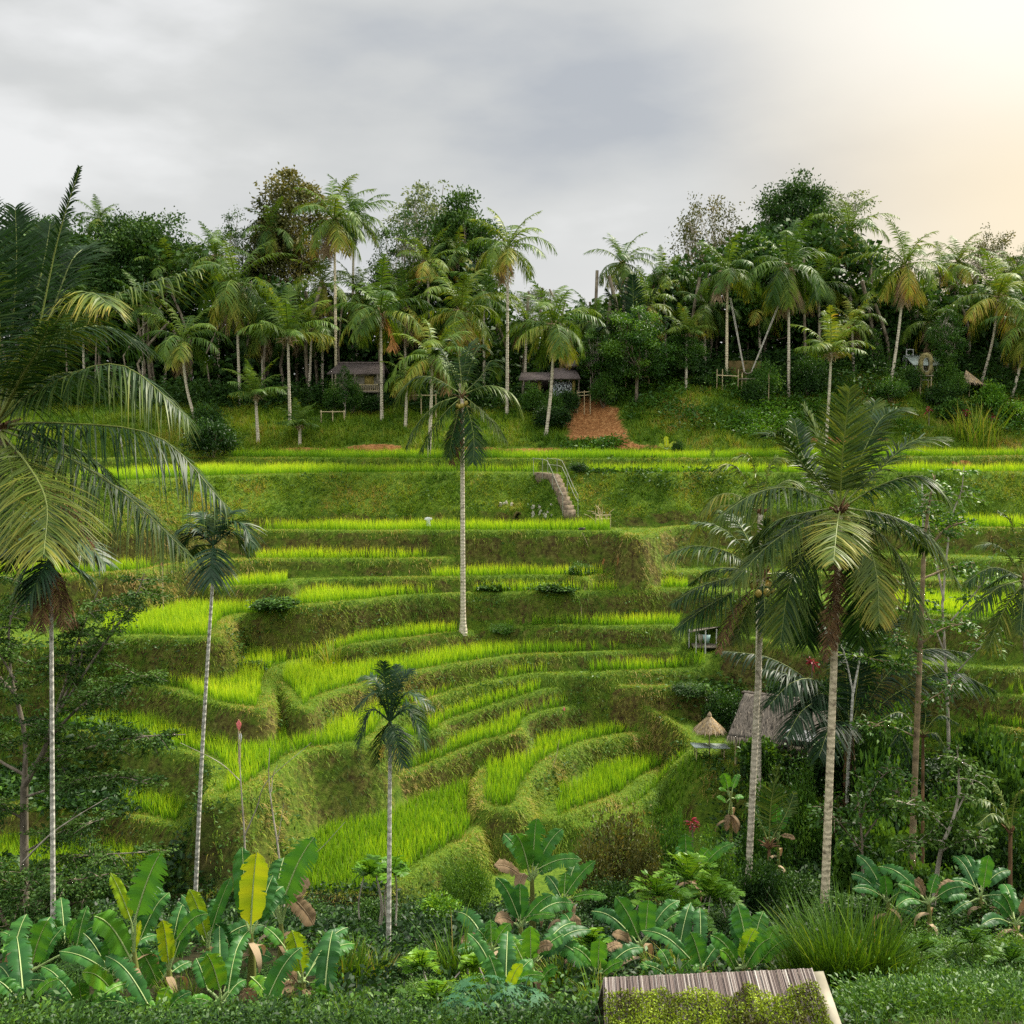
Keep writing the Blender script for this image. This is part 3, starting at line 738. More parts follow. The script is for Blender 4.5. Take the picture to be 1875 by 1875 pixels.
grass_obj('undergrowth_grass', 'thin dark grass between the plants along the bottom', near_m & (fbm(GX * 0.5, GY * 0.5, 103) > 0.42), 20, (0.20, 0.60), 0.012, 0.16, 0.6, nblade=7, bend=(0.2, 0.9), clump=0.07)
# ================================================================== PALM PARTS
def frond(g, curve, leafL, n=40, droop=0.35, tint=0.4, wid=0.045, segs=3, rach=0.03, start=0.14, vee=0.25, tipt=None, fwd=(0.35, 1.0), mat=0, rmat=0, rt=0.6, jit=0.10, gap=0.03, up=None):
    """a feather frond along a curve: rachis and two rows of leaflets, in one Geo"""
    curve = np.asarray(curve, float)
    m = 14
    c = catmull(curve, m) if len(curve) < m else curve
    t = np.linspace(0, 1, len(c))
    tube(g, c, np.interp(t, [0, 0.15, 1], [rach * 1.6, rach, rach * 0.22]), 5, rt, rmat, cap=False)
    s = np.linspace(start, 0.995, n)
    pt = np.stack([np.interp(s, t, c[:, k]) for k in range(3)], -1)
    T = nrmz(np.gradient(c, axis=0))
    T = nrmz(np.stack([np.interp(s, t, T[:, k]) for k in range(3)], -1))
    upv = np.array([0, 0, 1.0]) if up is None else np.asarray(up, float)
    sd = np.cross(T, upv)
    bad = np.linalg.norm(sd, axis=1) < 0.15
    if bad.any():
        sd[bad] = np.cross(T[bad], np.array([0.0, 1.0, 0.3]))
    sd = nrmz(sd)
    for i in range(1, n):                      # keep the two rows on their own sides
        if sd[i] @ sd[i - 1] < 0: sd[i] = -sd[i]
    nn = np.cross(sd, T)
    q = (s - start) / (1 - start)
    prof = np.clip(np.sin(PI * (0.16 + 0.80 * q)), 0, 1) ** 0.7
    fw = np.interp(q, [0, 1], fwd)
    for sg in (1, -1):
        keep = rng.random(n) > gap
        k = keep.sum()
        d = sg * sd + T * fw[:, None] + nn * vee + rng.normal(0, jit, (n, 3))
        d = nrmz(d)
        side = nrmz(np.cross(d, nn + rng.normal(0, 0.25, (n, 3))))
        ln = leafL * prof * rng.uniform(0.85, 1.1, n)
        tn = np.clip(tint + rng.normal(0, 0.06, n) + rng.normal(0, 0.04), 0, 1)
        t1 = tn if tipt is None else np.clip(tn + (tipt - tint) * (0.4 + 0.8 * q), 0, 1)
        blades(g, pt[keep], d[keep], side[keep], ln[keep], wid, (droop * rng.uniform(0.7, 1.35, n))[keep], segs, 'palm', tn[keep], t1[keep], mat)
def arc_curve(base, az, el, Ln, droop, m=14, side=0.0):
    """a frond's midrib: leaves the crown at elevation el and bends down"""
    t = np.linspace(0, 1, m)
    e = el - droop * t ** 1.35
    a = az + side * t
    st = np.stack([np.cos(e) * np.sin(a), np.cos(e) * np.cos(a), np.sin(e)], -1)
    p = np.cumsum(np.vstack([[0, 0, 0], (st[1:] + st[:-1]) / 2 * (Ln / (m - 1))]), 0)
    return np.asarray(base, float) + p

def crown_mesh(name, seed, nf=22, Ln=3.6, leafL=0.85, nl=26, wid=0.075, el=(78, -48), tint=0.42, yellow=3, dead=1, droopy=1.0, mats=None, nuts=True):
    global rng
    keep = rng; rng = np.random.default_rng(seed)
    g = Geo()
    for i in range(nf):
        q = i / (nf - 1)
        e = R(el[0] + (el[1] - el[0]) * q ** 0.9) + rng.normal(0, 0.10)
        az = i * 2.39996 + rng.normal(0, 0.25)
        l_ = Ln * (0.72 + 0.28 * math.sin(PI * min(1, 0.25 + q))) * rng.uniform(0.9, 1.08)
        dr = droopy * (0.75 + 0.95 * (1 - abs(2 * q - 0.9))) * rng.uniform(0.8, 1.25)
        tn = tint + rng.normal(0, 0.06) + (0.05 if q < 0.3 else 0)
        tt = None
        mt = 0
        if q > 0.55 and yellow > 0 and rng.random() < yellow / 7: tn, tt = 0.66, 0.86
        if i >= nf - dead: tn, tt, mt = 0.55, 0.6, 1
        c = arc_curve([0, 0, 0], az, e, l_, dr, 10, rng.normal(0, 0.15))
        frond(g, c, leafL * rng.uniform(0.9, 1.1), nl, (0.42 + 0.55 * q) * droopy, tn, wid, 3, 0.035, 0.12, 0.16 - 0.2 * q, tt, (0.25, 0.9), mt, mt, 0.62, 0.14)
    if nuts:
        for k in range(7):
            a = rng.uniform(0, 2 * PI)
            leaves(g, np.array([[0, 0, -0.15]]) + rng.normal(0, 0.12, (6, 3)), rng.normal(size=(6, 3)) + [0, 0, -0.6], 0.5, 0.10, 0.8, None, 0.1, 1)
    rng = keep
    return g.mesh(name, [M_PALM, M_DRY])

CROWNS = [crown_mesh('palm_crown_%d' % i, 100 + i, nf, Ln, lf, 32, 0.080, el, tn, ye, de, dr)
          for i, (nf, Ln, lf, el, tn, ye, de, dr) in enumerate([
              (21, 3.6, 0.74, (82, -50), 0.44, 3, 1, 1.0), (18, 3.5, 0.70, (82, -30), 0.48, 2, 0, 0.9),
              (23, 3.7, 0.76, (78, -62), 0.42, 4, 2, 1.1), (17, 3.4, 0.72, (80, -35), 0.52, 4, 1, 1.0), (14, 3.3, 0.74, (84, 8), 0.48, 1, 0, 0.75)])]

def curved(a, b, bow=0.0, m=12, flare=True):
    a = np.asarray(a, float); b = np.asarray(b, float)
    t = np.linspace(0, 1, m)
    p = a + (b - a) * t[:, None]
    # palms lean out first, then turn upright
    h = np.array([b[0] - a[0], b[1] - a[1], 0])
    return p + h * (np.sin(PI * t) * bow)[:, None]

def far_palm(label, cu, cv, bu, D, Rpx, kind, mat=None, bow=0.10, rz=None, r=0.115, group='coconut palms along the far ridge', hang=0):
    c = P(cu, cv, D)
    b = ground(bu, D)
    root = empty('coconut_palm', b, label, 'palm tree', group)
    g = Geo()
    ln = np.linalg.norm(c - b)
    tube(g, curved(b - [0, 0, 0.15], c, bow, 14), np.interp(np.linspace(0, 1, 14), [0, 0.06, 1], [r * 1.5, r * 1.05, r * 0.72]), 8)
    g.build('trunk', mat or M_COCO, root, b, True)
    sc = Rpx * D / F / 2.65
    put('crown', CROWNS[kind], root, c - b, rnd.uniform(0, 6.28) if rz is None else rz, sc)
    if hang:
        gd = Geo()
        for k in range(hang):
            cc = arc_curve(c, rnd.uniform(0, 6.28) if k else R(60), R(-50), 2.1 * sc, 0.9, 10)
            frond(gd, cc, 0.6 * sc, 24, 0.6, 0.75, 0.09, 2, 0.03, 0.1, 0.0, 0.9)
        gd.build('dead_frond', M_DRYO, root, b)
    return root
M_DRYO = leaf_mat('orange_dead_frond', [(0.0, (0.12, 0.05, 0.02)), (0.6, (0.42, 0.19, 0.07)), (1.0, (0.62, 0.36, 0.16))], 0.7, 0.25, 0.2, 0.0, (1, .8, .6))

far_palm('tall ridge palm, left one of a close pair above the small house', 612, 402, 616, 86, 78, 0, M_COCOG, 0.0, 0.4)
far_palm('slimmer tall palm, right one of the close pair against the sky', 648, 398, 643, 90, 70, 1, None, 0.0, 1.4)
far_palm('heavy drooping palm left of the tall pair, before the dark round trees', 432, 518, 440, 84, 86, 2, None, 0.1, 2.0)
far_palm('palm with a bent trunk over the left end of the ridge', 335, 622, 362, 80, 78, 3, None, 0.35, 0.9)
far_palm('full palm standing left of the small railed house', 527, 615, 531, 80, 92, 4, None, 0.0, 0.2)
far_palm('palm beside the railed house with one orange dead frond', 697, 572, 699, 81, 92, 1, None, -0.2, 2.9, hang=1)
far_palm('broad palm rising directly behind the tall central palm', 845, 570, 842, 83, 88, 0, None, 0.0, 1.9)
far_palm('tallest slender palm right of centre, ragged crown against the sky', 930, 452, 928, 82, 78, 3, None, 0.0, 0.7)
far_palm('palm with a pale leaning trunk beside the red landslide scar', 1014, 595, 999, 77.5, 82, 0, None, 0.25, 2.2)
far_palm('palm holding the left rope of the big swing', 1332, 497, 1330, 83, 70, 3, M_COCOG, 0.0, 3.0)
far_palm('palm holding the right rope of the big swing', 1444, 488, 1444, 83, 82, 2, None, -0.05, 0.1, hang=0)
far_palm('high palm behind the swing palms, over the dark gap', 1556, 425, 1560, 92, 70, 0, None, 0.0, 1.2)
far_palm('leaning palm left of the roofed shrine', 1657, 485, 1629, 84, 70, 2, None, 0.15, 2.6)
far_palm('short palm with upright fronds on the bank below the swing', 1522, 645, 1512, 77.8, 74, 4, None, 0.1, 0.6)
far_palm('palm top showing just behind the shrine palm', 1722, 500, 1712, 95, 50, 1)
far_palm('palm with a long slanting trunk right of the shrine', 1828, 545, 1796, 85, 84, 0, None, 0.2, 2.3)
far_palm('palm at the right edge with a hanging orange frond', 1880, 600, 1852, 83, 70, 2, None, 0.1, 1.0, hang=1)
far_palm('young short-trunked palm on the left of the grass bank', 468, 722, 473, 76.5, 62, 4, None, 0.1, 2.5, 0.12)
far_palm('dwarf palm with no trunk on the grass bank', 549, 778, 549, 76.5, 46, 4, None, 0.0, 0.9, 0.12)
far_palm('palm partly hidden behind the central palm, trunk rising from the top terrace', 792, 655, 785, 72.2, 80, 3, None, 0.05, 0.0)
far_palm('palm breaking the skyline right of the open gap', 1140, 482, 1146, 90, 58, 0)
far_palm('palm half sunk in the trees above the central palm', 783, 480, 790, 89, 62, 1)
far_palm('palm at the left foot of the tallest olive tree', 497, 420, 505, 95, 52, 2)
far_palm('palm crown peeping over the left forest top', 182, 402, 190, 100, 40, 0)
far_palm('palm among the green thicket right of the scar', 1215, 505, 1222, 90, 55, 3)
far_palm('palm behind the pale thin trunks by the shrine', 1775, 560, 1768, 90, 60, 1)
far_palm('yellow-fronded palm squeezed behind the skyline palm', 1185, 560, 1180, 86, 60, 2)
far_palm('low palm in the trees left of the swing', 1258, 610, 1256, 82, 48, 4, None, 0.0, 0.3, 0.10)
far_palm('palm between the railed house and the central palm', 745, 690, 742, 79, 50, 3)
far_palm('palm behind the left drooping palm', 395, 470, 402, 90, 58, 0)
far_palm('palm left of the pale airy tree', 590, 520, 590, 88, 60, 2)
far_palm('palm behind the high sloping bank at the right', 1600, 540, 1596, 90, 55, 2)

for cu, cv, D, R_, k_, lab in [(262, 560, 87, 64, 1, 'shaded palm behind the bent-trunk palm'), (305, 500, 91, 60, 0, 'palm in front of the broad left dome tree'), (480, 590, 87, 62, 2, 'palm between the drooping palm and the railed house palm'),
  (570, 600, 86, 60, 3, 'palm right behind the full palm left of the railed house'), (655, 540, 90, 62, 0, 'palm under the close pair, over the house roof'), (740, 560, 88, 66, 2, 'dark palm below the thin dark tree'),
  (885, 540, 88, 64, 1, 'palm left of the tallest slender palm trunk'), (965, 590, 87, 54, 3, 'small palm between the slender palm and the scar palm'), (1085, 590, 86, 56, 0, 'palm over the roof of the white-walled hut'),
  (1290, 560, 87, 58, 2, 'dark palm behind the left swing palm'), (1390, 570, 88, 60, 1, 'palm between the two swing ropes, far back'), (1500, 520, 88, 62, 0, 'palm right of the right swing palm'),
  (1560, 590, 86, 56, 3, 'palm behind the short upright bank palm'), (1700, 590, 88, 58, 2, 'palm behind the slim twin-trunked tree'), (1755, 480, 92, 52, 0, 'small palm against the warm sky at right'), (1860, 500, 92, 58, 1, 'palm high at the right edge of the ridge'),
  (150, 560, 88, 66, 2, 'palm behind the near palm fronds at far left'), (840, 470, 92, 54, 3, 'palm poking from the round dark tree')]:
    far_palm(lab, cu, cv, cu + rnd.uniform(-8, 8), D, R_, k_, None, rnd.uniform(0, 0.2))

# ================================================================== BROADLEAF TREES
def tree_geo(seed, hgt, rx, rz_, trunk_h, n_limb, clumps, leaf_n, leaf_s, clump_r, tint=0.5, lean=0.0, r0=0.22, flat=1.0, tv=0.16, hollow=0.35, wide=0.55):
    """trunk with limbs ending in leaf clumps; crown centre at height hgt - rz_"""
    q = np.random.default_rng(seed)
    gw, gl = Geo(), Geo()
    top = np.array([lean * hgt, 0, trunk_h])
    tp = catmull([[0, 0, -0.2], [lean * hgt * 0.3 + q.normal(0, .1), q.normal(0, .1), trunk_h * 0.5], top], 8)
    tube(gw, tp, np.interp(np.linspace(0, 1, 8), [0, 0.1, 1], [r0 * 1.5, r0, r0 * 0.7]), 7)
    cen = np.array([lean * hgt, 0, hgt - rz_])
    C = []
    k = 0
    while len(C) < clumps and k < clumps * 30:
        k += 1
        d = q.normal(size=3); d /= np.linalg.norm(d)
        rr = q.uniform(hollow, 1.0) ** 0.6 * (0.78 + 0.34 * q.random())
        p = d * rr
        if p[2] < -0.75: continue
        C.append(cen + p * [rx, rx, rz_ * flat])
    C = np.array(C)
    # limbs to groups of clumps
    ends = C[q.permutation(len(C))[:n_limb]]
    for e in ends:
        st_ = tp[q.integers(4, 8)]
        mid = st_ * 0.45 + e * 0.55 + q.normal(0, 0.25, 3) * [1, 1, 0.5] + [0, 0, -0.12 * np.linalg.norm(e - st_)]
        cc = catmull([st_, mid, e], 7)
        tube(gw, cc, np.interp(np.linspace(0, 1, 7), [0, 1], [r0 * 0.5, 0.025]), 5, cap=False)
        for _ in range(3):
            o = C[np.argsort(np.linalg.norm(C - e, axis=1))[q.integers(1, min(8, len(C)))]]
            b = cc[q.integers(3, 6)]
            tube(gw, catmull([b, (b + o) / 2 + q.normal(0, .12, 3), o], 5), np.linspace(0.05, 0.015, 5), 4, cap=False)
    per = max(1, leaf_n // len(C))
    for c in C:
        m = int(per * q.uniform(0.5, 1.5))
        cr = clump_r * q.uniform(0.6, 1.35)
        off = q.normal(0, 0.5, (m, 3)) * cr * [1, 1, wide]
        out = nrmz(off + (c - cen) * 0.25 / max(rx, 1e-3))
        ct = tint + q.normal(0, tv)
        dr = out + q.normal(0, 0.7, (m, 3)) + [0, 0, -0.1]
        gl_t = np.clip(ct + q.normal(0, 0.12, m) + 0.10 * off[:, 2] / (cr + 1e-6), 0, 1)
        leaves(gl, c + off, dr, leaf_s * q.uniform(0.6, 1.25, m), leaf_s * 0.55, gl_t)
    return gw, gl
class Tree:
    def __init__(s, nm, lm, wm, **kw):
        gw, gl = tree_geo(**kw)
        s.w = gw.mesh(nm + '_trunk', wm, smooth=True); s.l = gl.mesh(nm + '_crown', lm); s.h = kw['hgt']
    def place(s, name, label, u, D, top_v, cat='tree', group=None, rz=None, sx=1.0, base=None, parts=True):
        b = ground(u, D) if base is None else np.asarray(base, float)
        h = P(u, top_v, D)[2] - b[2]
        sc = h / s.h
        root = empty(name, b, label, cat, group)
        rz = rnd.uniform(0, 6.28) if rz is None else rz
        put('trunk', s.w, root, (0, 0, 0), rz, (sc * sx, sc * sx, sc))
        put('crown', s.l, root, (0, 0, 0), rz, (sc * sx, sc * sx, sc))
        return root
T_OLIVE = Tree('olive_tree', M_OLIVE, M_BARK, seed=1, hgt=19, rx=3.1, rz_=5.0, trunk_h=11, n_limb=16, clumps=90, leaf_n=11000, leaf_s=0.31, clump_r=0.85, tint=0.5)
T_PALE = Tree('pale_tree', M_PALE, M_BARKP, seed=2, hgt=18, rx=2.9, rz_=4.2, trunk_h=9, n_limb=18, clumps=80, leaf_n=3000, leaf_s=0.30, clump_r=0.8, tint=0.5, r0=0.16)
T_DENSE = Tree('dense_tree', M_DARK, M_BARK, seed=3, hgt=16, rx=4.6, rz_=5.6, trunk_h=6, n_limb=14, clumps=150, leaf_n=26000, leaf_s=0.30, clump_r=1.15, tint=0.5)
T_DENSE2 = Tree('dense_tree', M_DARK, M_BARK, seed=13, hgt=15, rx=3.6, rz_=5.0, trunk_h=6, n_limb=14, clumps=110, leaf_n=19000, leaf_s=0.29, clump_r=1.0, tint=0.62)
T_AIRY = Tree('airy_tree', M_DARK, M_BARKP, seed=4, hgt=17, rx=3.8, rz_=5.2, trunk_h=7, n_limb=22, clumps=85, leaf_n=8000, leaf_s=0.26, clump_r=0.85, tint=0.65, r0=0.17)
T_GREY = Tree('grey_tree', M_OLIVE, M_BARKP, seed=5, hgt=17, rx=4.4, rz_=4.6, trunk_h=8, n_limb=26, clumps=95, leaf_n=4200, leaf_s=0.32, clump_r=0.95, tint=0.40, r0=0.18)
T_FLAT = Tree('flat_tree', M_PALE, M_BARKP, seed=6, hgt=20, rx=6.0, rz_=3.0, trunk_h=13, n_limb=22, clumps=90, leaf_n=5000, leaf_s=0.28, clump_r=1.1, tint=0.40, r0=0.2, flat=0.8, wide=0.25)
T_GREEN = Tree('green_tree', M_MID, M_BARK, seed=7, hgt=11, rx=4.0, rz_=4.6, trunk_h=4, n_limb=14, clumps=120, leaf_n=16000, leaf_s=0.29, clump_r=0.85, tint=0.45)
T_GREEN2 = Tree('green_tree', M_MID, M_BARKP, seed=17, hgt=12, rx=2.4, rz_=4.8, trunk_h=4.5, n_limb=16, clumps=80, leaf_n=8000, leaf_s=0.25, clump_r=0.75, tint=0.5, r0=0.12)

T_OLIVE.place('olive_tree', 'tallest olive-brown tree, narrow crown above the palm pair', 550, 98, 296)
T_OLIVE.place('olive_tree', 'lower olive tree leaning on the tall narrow one', 508, 97, 388, sx=1.0)
T_PALE.place('pale_tree', 'pale airy tree with a whitish trunk and see-through crown', 778, 100, 318)
T_DENSE2.place('dense_tree', 'round dense dark tree right of the pale airy one', 850, 95, 352, sx=0.80)
T_AIRY.place('airy_tree', 'thin dark tree between the palm pair and the pale tree', 735, 93, 385, sx=0.70)
T_DENSE.place('dense_tree', 'broad dark dome of a tree at the left of the skyline', 272, 93, 384, sx=0.98)
T_DENSE.place('dense_tree', 'dark tree at the far left behind the near palm fronds', 95, 95, 388)
T_DENSE2.place('dense_tree', 'dark tree top between the two left domes', 178, 98, 412)
T_AIRY.place('airy_tree', 'small airy treetop right of the left dome', 430, 96, 392, sx=0.6)
T_GREY.place('grey_tree', 'bare-branched greyish tree left of the right-hand crest', 1288, 96, 358, sx=0.75)
T_DENSE.place('dense_tree', 'big dark tree crowning the right-hand crest', 1455, 98, 318, sx=0.78)
T_FLAT.place('flat_tree', 'pale flat-topped tree behind the big dark crest tree', 1490, 106, 330, sx=0.9)
T_AIRY.place('airy_tree', 'dark airy tree left of the crest tree', 1390, 97, 385, sx=0.85)
T_GREY.place('grey_tree', 'thin purplish tree on the right skyline', 1808, 97, 418, sx=0.75)
T_AIRY.place('airy_tree', 'airy tree running out of the right edge', 1875, 99, 450, sx=0.8)
T_FLAT.place('flat_tree', 'wispy pale tree in the low gap of the skyline', 985, 104, 520, sx=0.8)
T_AIRY.place('airy_tree', 'small wispy tree beside the low gap', 1055, 100, 560, sx=0.8)
T_GREEN.place('green_tree', 'large leafy bright green tree right of the scar', 1165, 81.5, 560, sx=1.0)
T_GREEN.place('green_tree', 'leafy bright green tree left of the swing', 1255, 82.5, 590, sx=0.8)
T_GREEN2.place('green_tree', 'slim twin-trunked tree in front of the shrine palms', 1735, 84.5, 560, sx=1.0)
T_GREEN2.place('green_tree', 'small slim tree standing before the railed house', 633, 81, 668, sx=0.8)
T_GREEN2.place('green_tree', 'leafy tree over the white-walled hut', 1085, 84, 600, sx=1.2)
T_GREEN2.place('green_tree', 'spindly tree left of the leaning shrine palm', 1600, 86, 600, sx=0.9)
T_GREEN.place('green_tree', 'rounded bright tree at the back of the crest', 1400, 90, 425, sx=0.9)

# ---- the closed wood behind: reads as one dark mass
def forest():
    g = Geo(); q = np.random.default_rng(77)
    sky_u = [-150, 0, 120, 170, 240, 370, 400, 450, 470, 520, 600, 650, 700, 760, 880, 900, 960, 1000, 1060, 1100, 1150, 1200, 1260, 1350, 1420, 1540, 1600, 1680, 1740, 1875, 2050]
    sky_v = [400, 400, 420, 425, 430, 440, 500, 495, 500, 500, 545, 560, 520, 480, 470, 540, 600, 610, 585, 545, 530, 500, 460, 430, 400, 420, 470, 520, 540, 500, 480]
    n = 2900
    u = q.uniform(-150, 2050, n)
    D = q.uniform(88, 101, n)
    z0 = ridge_h((u - 937.5) / F * D)
    topv = np.interp(u, sky_u, sky_v) + 20
    ztop = (760 - topv) / F * D
    z = z0 + (ztop - z0) * q.random(n) ** 0.95
    c = np.stack([(u - 937.5) / F * D, D, z], -1)
    u2 = q.uniform(-150, 2050, 1500); D2 = q.uniform(92, 104, 1500)
    z2 = ridge_h((u2 - 937.5) / F * D2) + q.uniform(0.2, 7.5, 1500)
    c = np.vstack([c, np.stack([(u2 - 937.5) / F * D2, D2, z2], -1)])
    for cc in c:
        m = 30
        r = q.uniform(0.7, 1.4)
        off = q.normal(0, 0.55, (m, 3)) * r * [1.1, 0.8, 0.6]
        tn = np.clip(q.normal(0.42, 0.16) + q.normal(0, 0.1, m), 0, 1)
        leaves(g, cc + off, nrmz(off) + q.normal(0, 0.6, (m, 3)), 0.62 * q.uniform(0.7, 1.2, m), 0.36, tn)
    for _ in range(130):
        uu = q.uniform(-100, 2000); dd = q.uniform(86, 96)
        b = ground(uu, dd)
        h = q.uniform(5, 10)
        tube(g, catmull([b, b + [q.normal(0, .5), 0, h * .5], b + [q.normal(0, .8), 0, h]], 5), q.uniform(0.06, 0.16), 5, 0.9, 1, cap=False)
    tag(g.build('forest', [M_DARK, M_BARK]), 'dark wood of broadleaf trees closing off the ridge behind the palms', 'forest', None, 'stuff')
forest()
# ================================================================== UNDERGROWTH (what nobody could count) and shrubs
def tufts(name, label, pts, mat, size, hgt, tint, nl=10, tv=0.14, ratio=0.42, upb=0.5, cat=None, spread=0.3, dome=None):
    """leafy ground cover: at each point a tuft of leaf cards"""
    g = Geo(); n = len(pts)
    m = n * nl
    p = np.repeat(np.asarray(pts, float), nl, 0)
    h = rng.random(m) ** 0.8 * np.repeat(hgt * rng.uniform(0.5, 1.3, n), nl)
    off = np.stack([rng.normal(0, spread, m), rng.normal(0, spread, m), h], -1)
    dr = np.stack([off[:, 0], off[:, 1], np.full(m, upb * spread)], -1) + rng.normal(0, spread * 0.7, (m, 3))
    pp = p + off
    tn = np.clip(tint + np.repeat(rng.normal(0, tv, n), nl) + (fbm(pp[:, 0] * 0.35, pp[:, 1] * 0.35, 91) - 0.5) * 0.4 + rng.normal(0, 0.08, m), 0, 1)
    s = np.repeat(size * rng.uniform(0.55, 1.3, n), nl) * rng.uniform(0.7, 1.2, m)
    leaves(g, pp, dr, s, s * ratio, tn, None, 0.10)
    return tag(g.build(name, mat), label, cat, None, 'stuff')
def scatter_px(n, u0, u1, d0, d1, cond=None, seed=None):
    u = rng.uniform(u0, u1, n); d = np.sqrt(rng.uniform(d0 ** 2, d1 ** 2, n))
    x = (u - 937.5) / F * d
    z = gz(x, d)
    k = np.ones(n, bool) if cond is None else cond(x, d, z, to_u(x, d, z), to_v(x, d, z))
    return np.stack([x, d, z], -1)[k]
def clear_(x, d, z, u, v):
    k = np.ones(len(x), bool)
    for u0, u1, dm in ((598, 708, 86.5), (945, 1092, 86.0), (1305, 1400, 85.5), (1640, 1735, 88.5), (1755, 1810, 84.5)):
        k &= ~((u > u0) & (u < u1) & (d < dm))
    return k
# ridge edge and bank
tufts('undergrowth', 'dark leafy undergrowth along the foot of the ridge trees', scatter_px(3600, -60, 1930, 82.6, 91, clear_), M_DARK, 0.34, 1.7, 0.45, 22, spread=0.5)
tufts('undergrowth', 'mixed green scrub on the right bank below the swing and shrine', scatter_px(2600, 1080, 1930, 76.5, 84.5, lambda x, d, z, u, v: (fbm(x * 0.35, d * 0.35, 95) > 0.47) & ((u > 1150) | (v < 735)) & (v < 800)), M_MID, 0.30, 0.7, 0.45, 12, spread=0.32)
tufts('undergrowth', 'lush bright weeds in the middle of the right bank', scatter_px(500, 1360, 1480, 77, 82), M_LIME, 0.26, 0.45, 0.35, 12, spread=0.3)
tufts('undergrowth', 'leafy weeds at the foot of the red scar', scatter_px(260, 1040, 1130, 74.6, 76.2), M_MID, 0.28, 0.4, 0.45, 10)
tufts('undergrowth', 'creepers on the bank right of the stairs', scatter_px(420, 1070, 1330, 67, 70.5, lambda x, d, z, u, v: fbm(x * 0.6, d * 0.6, 97) > 0.52), M_DARK, 0.26, 0.3, 0.75, 10)
tufts('undergrowth', 'dark weeds under the sugar palm by the hut', scatter_px(1500, 1190, 1420, 47.5, 57, lambda x, d, z, u, v: (v < 1330) & (v > 1240) & (near_cell(WALL, x, d) | (u > 1290))), M_JUNG, 0.26, 0.35, 0.7, 10)

def on_wall(n, lo, hi):
    j_, i_ = np.where(wall & (H > lo) & (H < hi) & (fbm(GX * 0.45, GY * 0.45, 105) > 0.5) & (soil < 0.4))
    k_ = rng.integers(0, len(j_), n); x = XS[i_[k_]] + rng.uniform(-.07, .07, n); y = YS[j_[k_]] + rng.uniform(-.07, .07, n)
    return np.stack([x, y, gz(x, y)], -1)
tufts('wall_weeds', 'broad-leaved weeds and creepers on the terrace walls', on_wall(900, -17, -6), M_MID, 0.17, 0.22, 0.45, 10, spread=0.20)
tufts('wall_weeds', 'darker creeping weeds on the lower terrace walls', on_wall(900, -18, -9.5), M_DARK, 0.17, 0.20, 0.80, 10, spread=0.22)
tufts('wall_weeds', 'weeds dotted over the high bank beside the stairs', on_wall(420, -6.2, -3.7), M_DARK, 0.20, 0.22, 0.85, 9, spread=0.22)

# ---- shrubs: a few kinds, copied
def bush_mesh(nm, seed, rx, h, clumps, n, ls, cr, mat, tint, ratio=0.5, stems=6, tv=0.14, wide=0.8):
    q = np.random.default_rng(seed); g = Geo(); gs = Geo()
    C = []
    while len(C) < clumps:
        p = q.normal(size=3); p /= np.linalg.norm(p); p *= q.uniform(0.45, 1.05)
        if p[2] < -0.25: continue
        C.append([p[0] * rx, p[1] * rx, h * 0.42 + p[2] * h * 0.55])
    C = np.array(C)
    for c in C:
        m = int(n / clumps * q.uniform(0.5, 1.5)); r = cr * q.uniform(0.6, 1.4)
        off = q.normal(0, 0.5, (m, 3)) * r * [1, 1, wide]
        ct = tint + q.normal(0, tv)
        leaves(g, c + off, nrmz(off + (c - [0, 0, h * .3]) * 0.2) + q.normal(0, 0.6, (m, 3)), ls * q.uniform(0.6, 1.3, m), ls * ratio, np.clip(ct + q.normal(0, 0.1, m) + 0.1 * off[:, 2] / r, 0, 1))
    for c in C[:stems]:
        tube(gs, catmull([[c[0] * .1, c[1] * .1, -0.1], c * [.5, .5, .5] + [0, 0, .1], c], 6), np.linspace(0.035, 0.012, 6), 5, cap=False)
    return g.mesh(nm + '_leaves', mat), gs.mesh(nm + '_stems', M_BARK)
BUSH = {
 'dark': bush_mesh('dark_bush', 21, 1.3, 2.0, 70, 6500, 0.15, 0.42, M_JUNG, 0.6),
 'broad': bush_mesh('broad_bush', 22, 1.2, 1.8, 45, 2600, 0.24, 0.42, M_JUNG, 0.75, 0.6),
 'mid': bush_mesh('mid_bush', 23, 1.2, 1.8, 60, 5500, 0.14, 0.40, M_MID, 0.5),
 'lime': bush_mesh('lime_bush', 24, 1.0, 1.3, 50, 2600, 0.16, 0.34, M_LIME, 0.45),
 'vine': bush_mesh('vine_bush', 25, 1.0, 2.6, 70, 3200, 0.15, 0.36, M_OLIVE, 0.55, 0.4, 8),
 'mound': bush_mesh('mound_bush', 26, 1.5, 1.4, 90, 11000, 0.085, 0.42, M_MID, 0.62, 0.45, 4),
}
def shrub(kind, label, u, D, w_px, h_px, top_v=None, cat='shrub', name='shrub', group=None, dz=0.0):
    b = ground(u, D); b[2] += dz
    lm, sm = BUSH[kind]
    W_ = {'dark': 1.6, 'broad': 1.5, 'mid': 1.5, 'lime': 1.3, 'vine': 1.3, 'mound': 1.8}[kind]
    H_ = {'dark': 2.1, 'broad': 1.9, 'mid': 1.9, 'lime': 1.4, 'vine': 2.7, 'mound': 1.5}[kind]
    root = empty(name, b, label, cat, group)
    if top_v is not None: h_px = max(20, (P(u, top_v, D)[2] - b[2]) * F / D)
    s = (w_px * D / F / 2 / W_, w_px * D / F / 2 / W_, h_px * D / F / H_)
    rz = rnd.uniform(0, 6.28)
    put('foliage', lm, root, (0, 0, 0), rz, s); put('stems', sm, root, (0, 0, 0), rz, s)
    return root
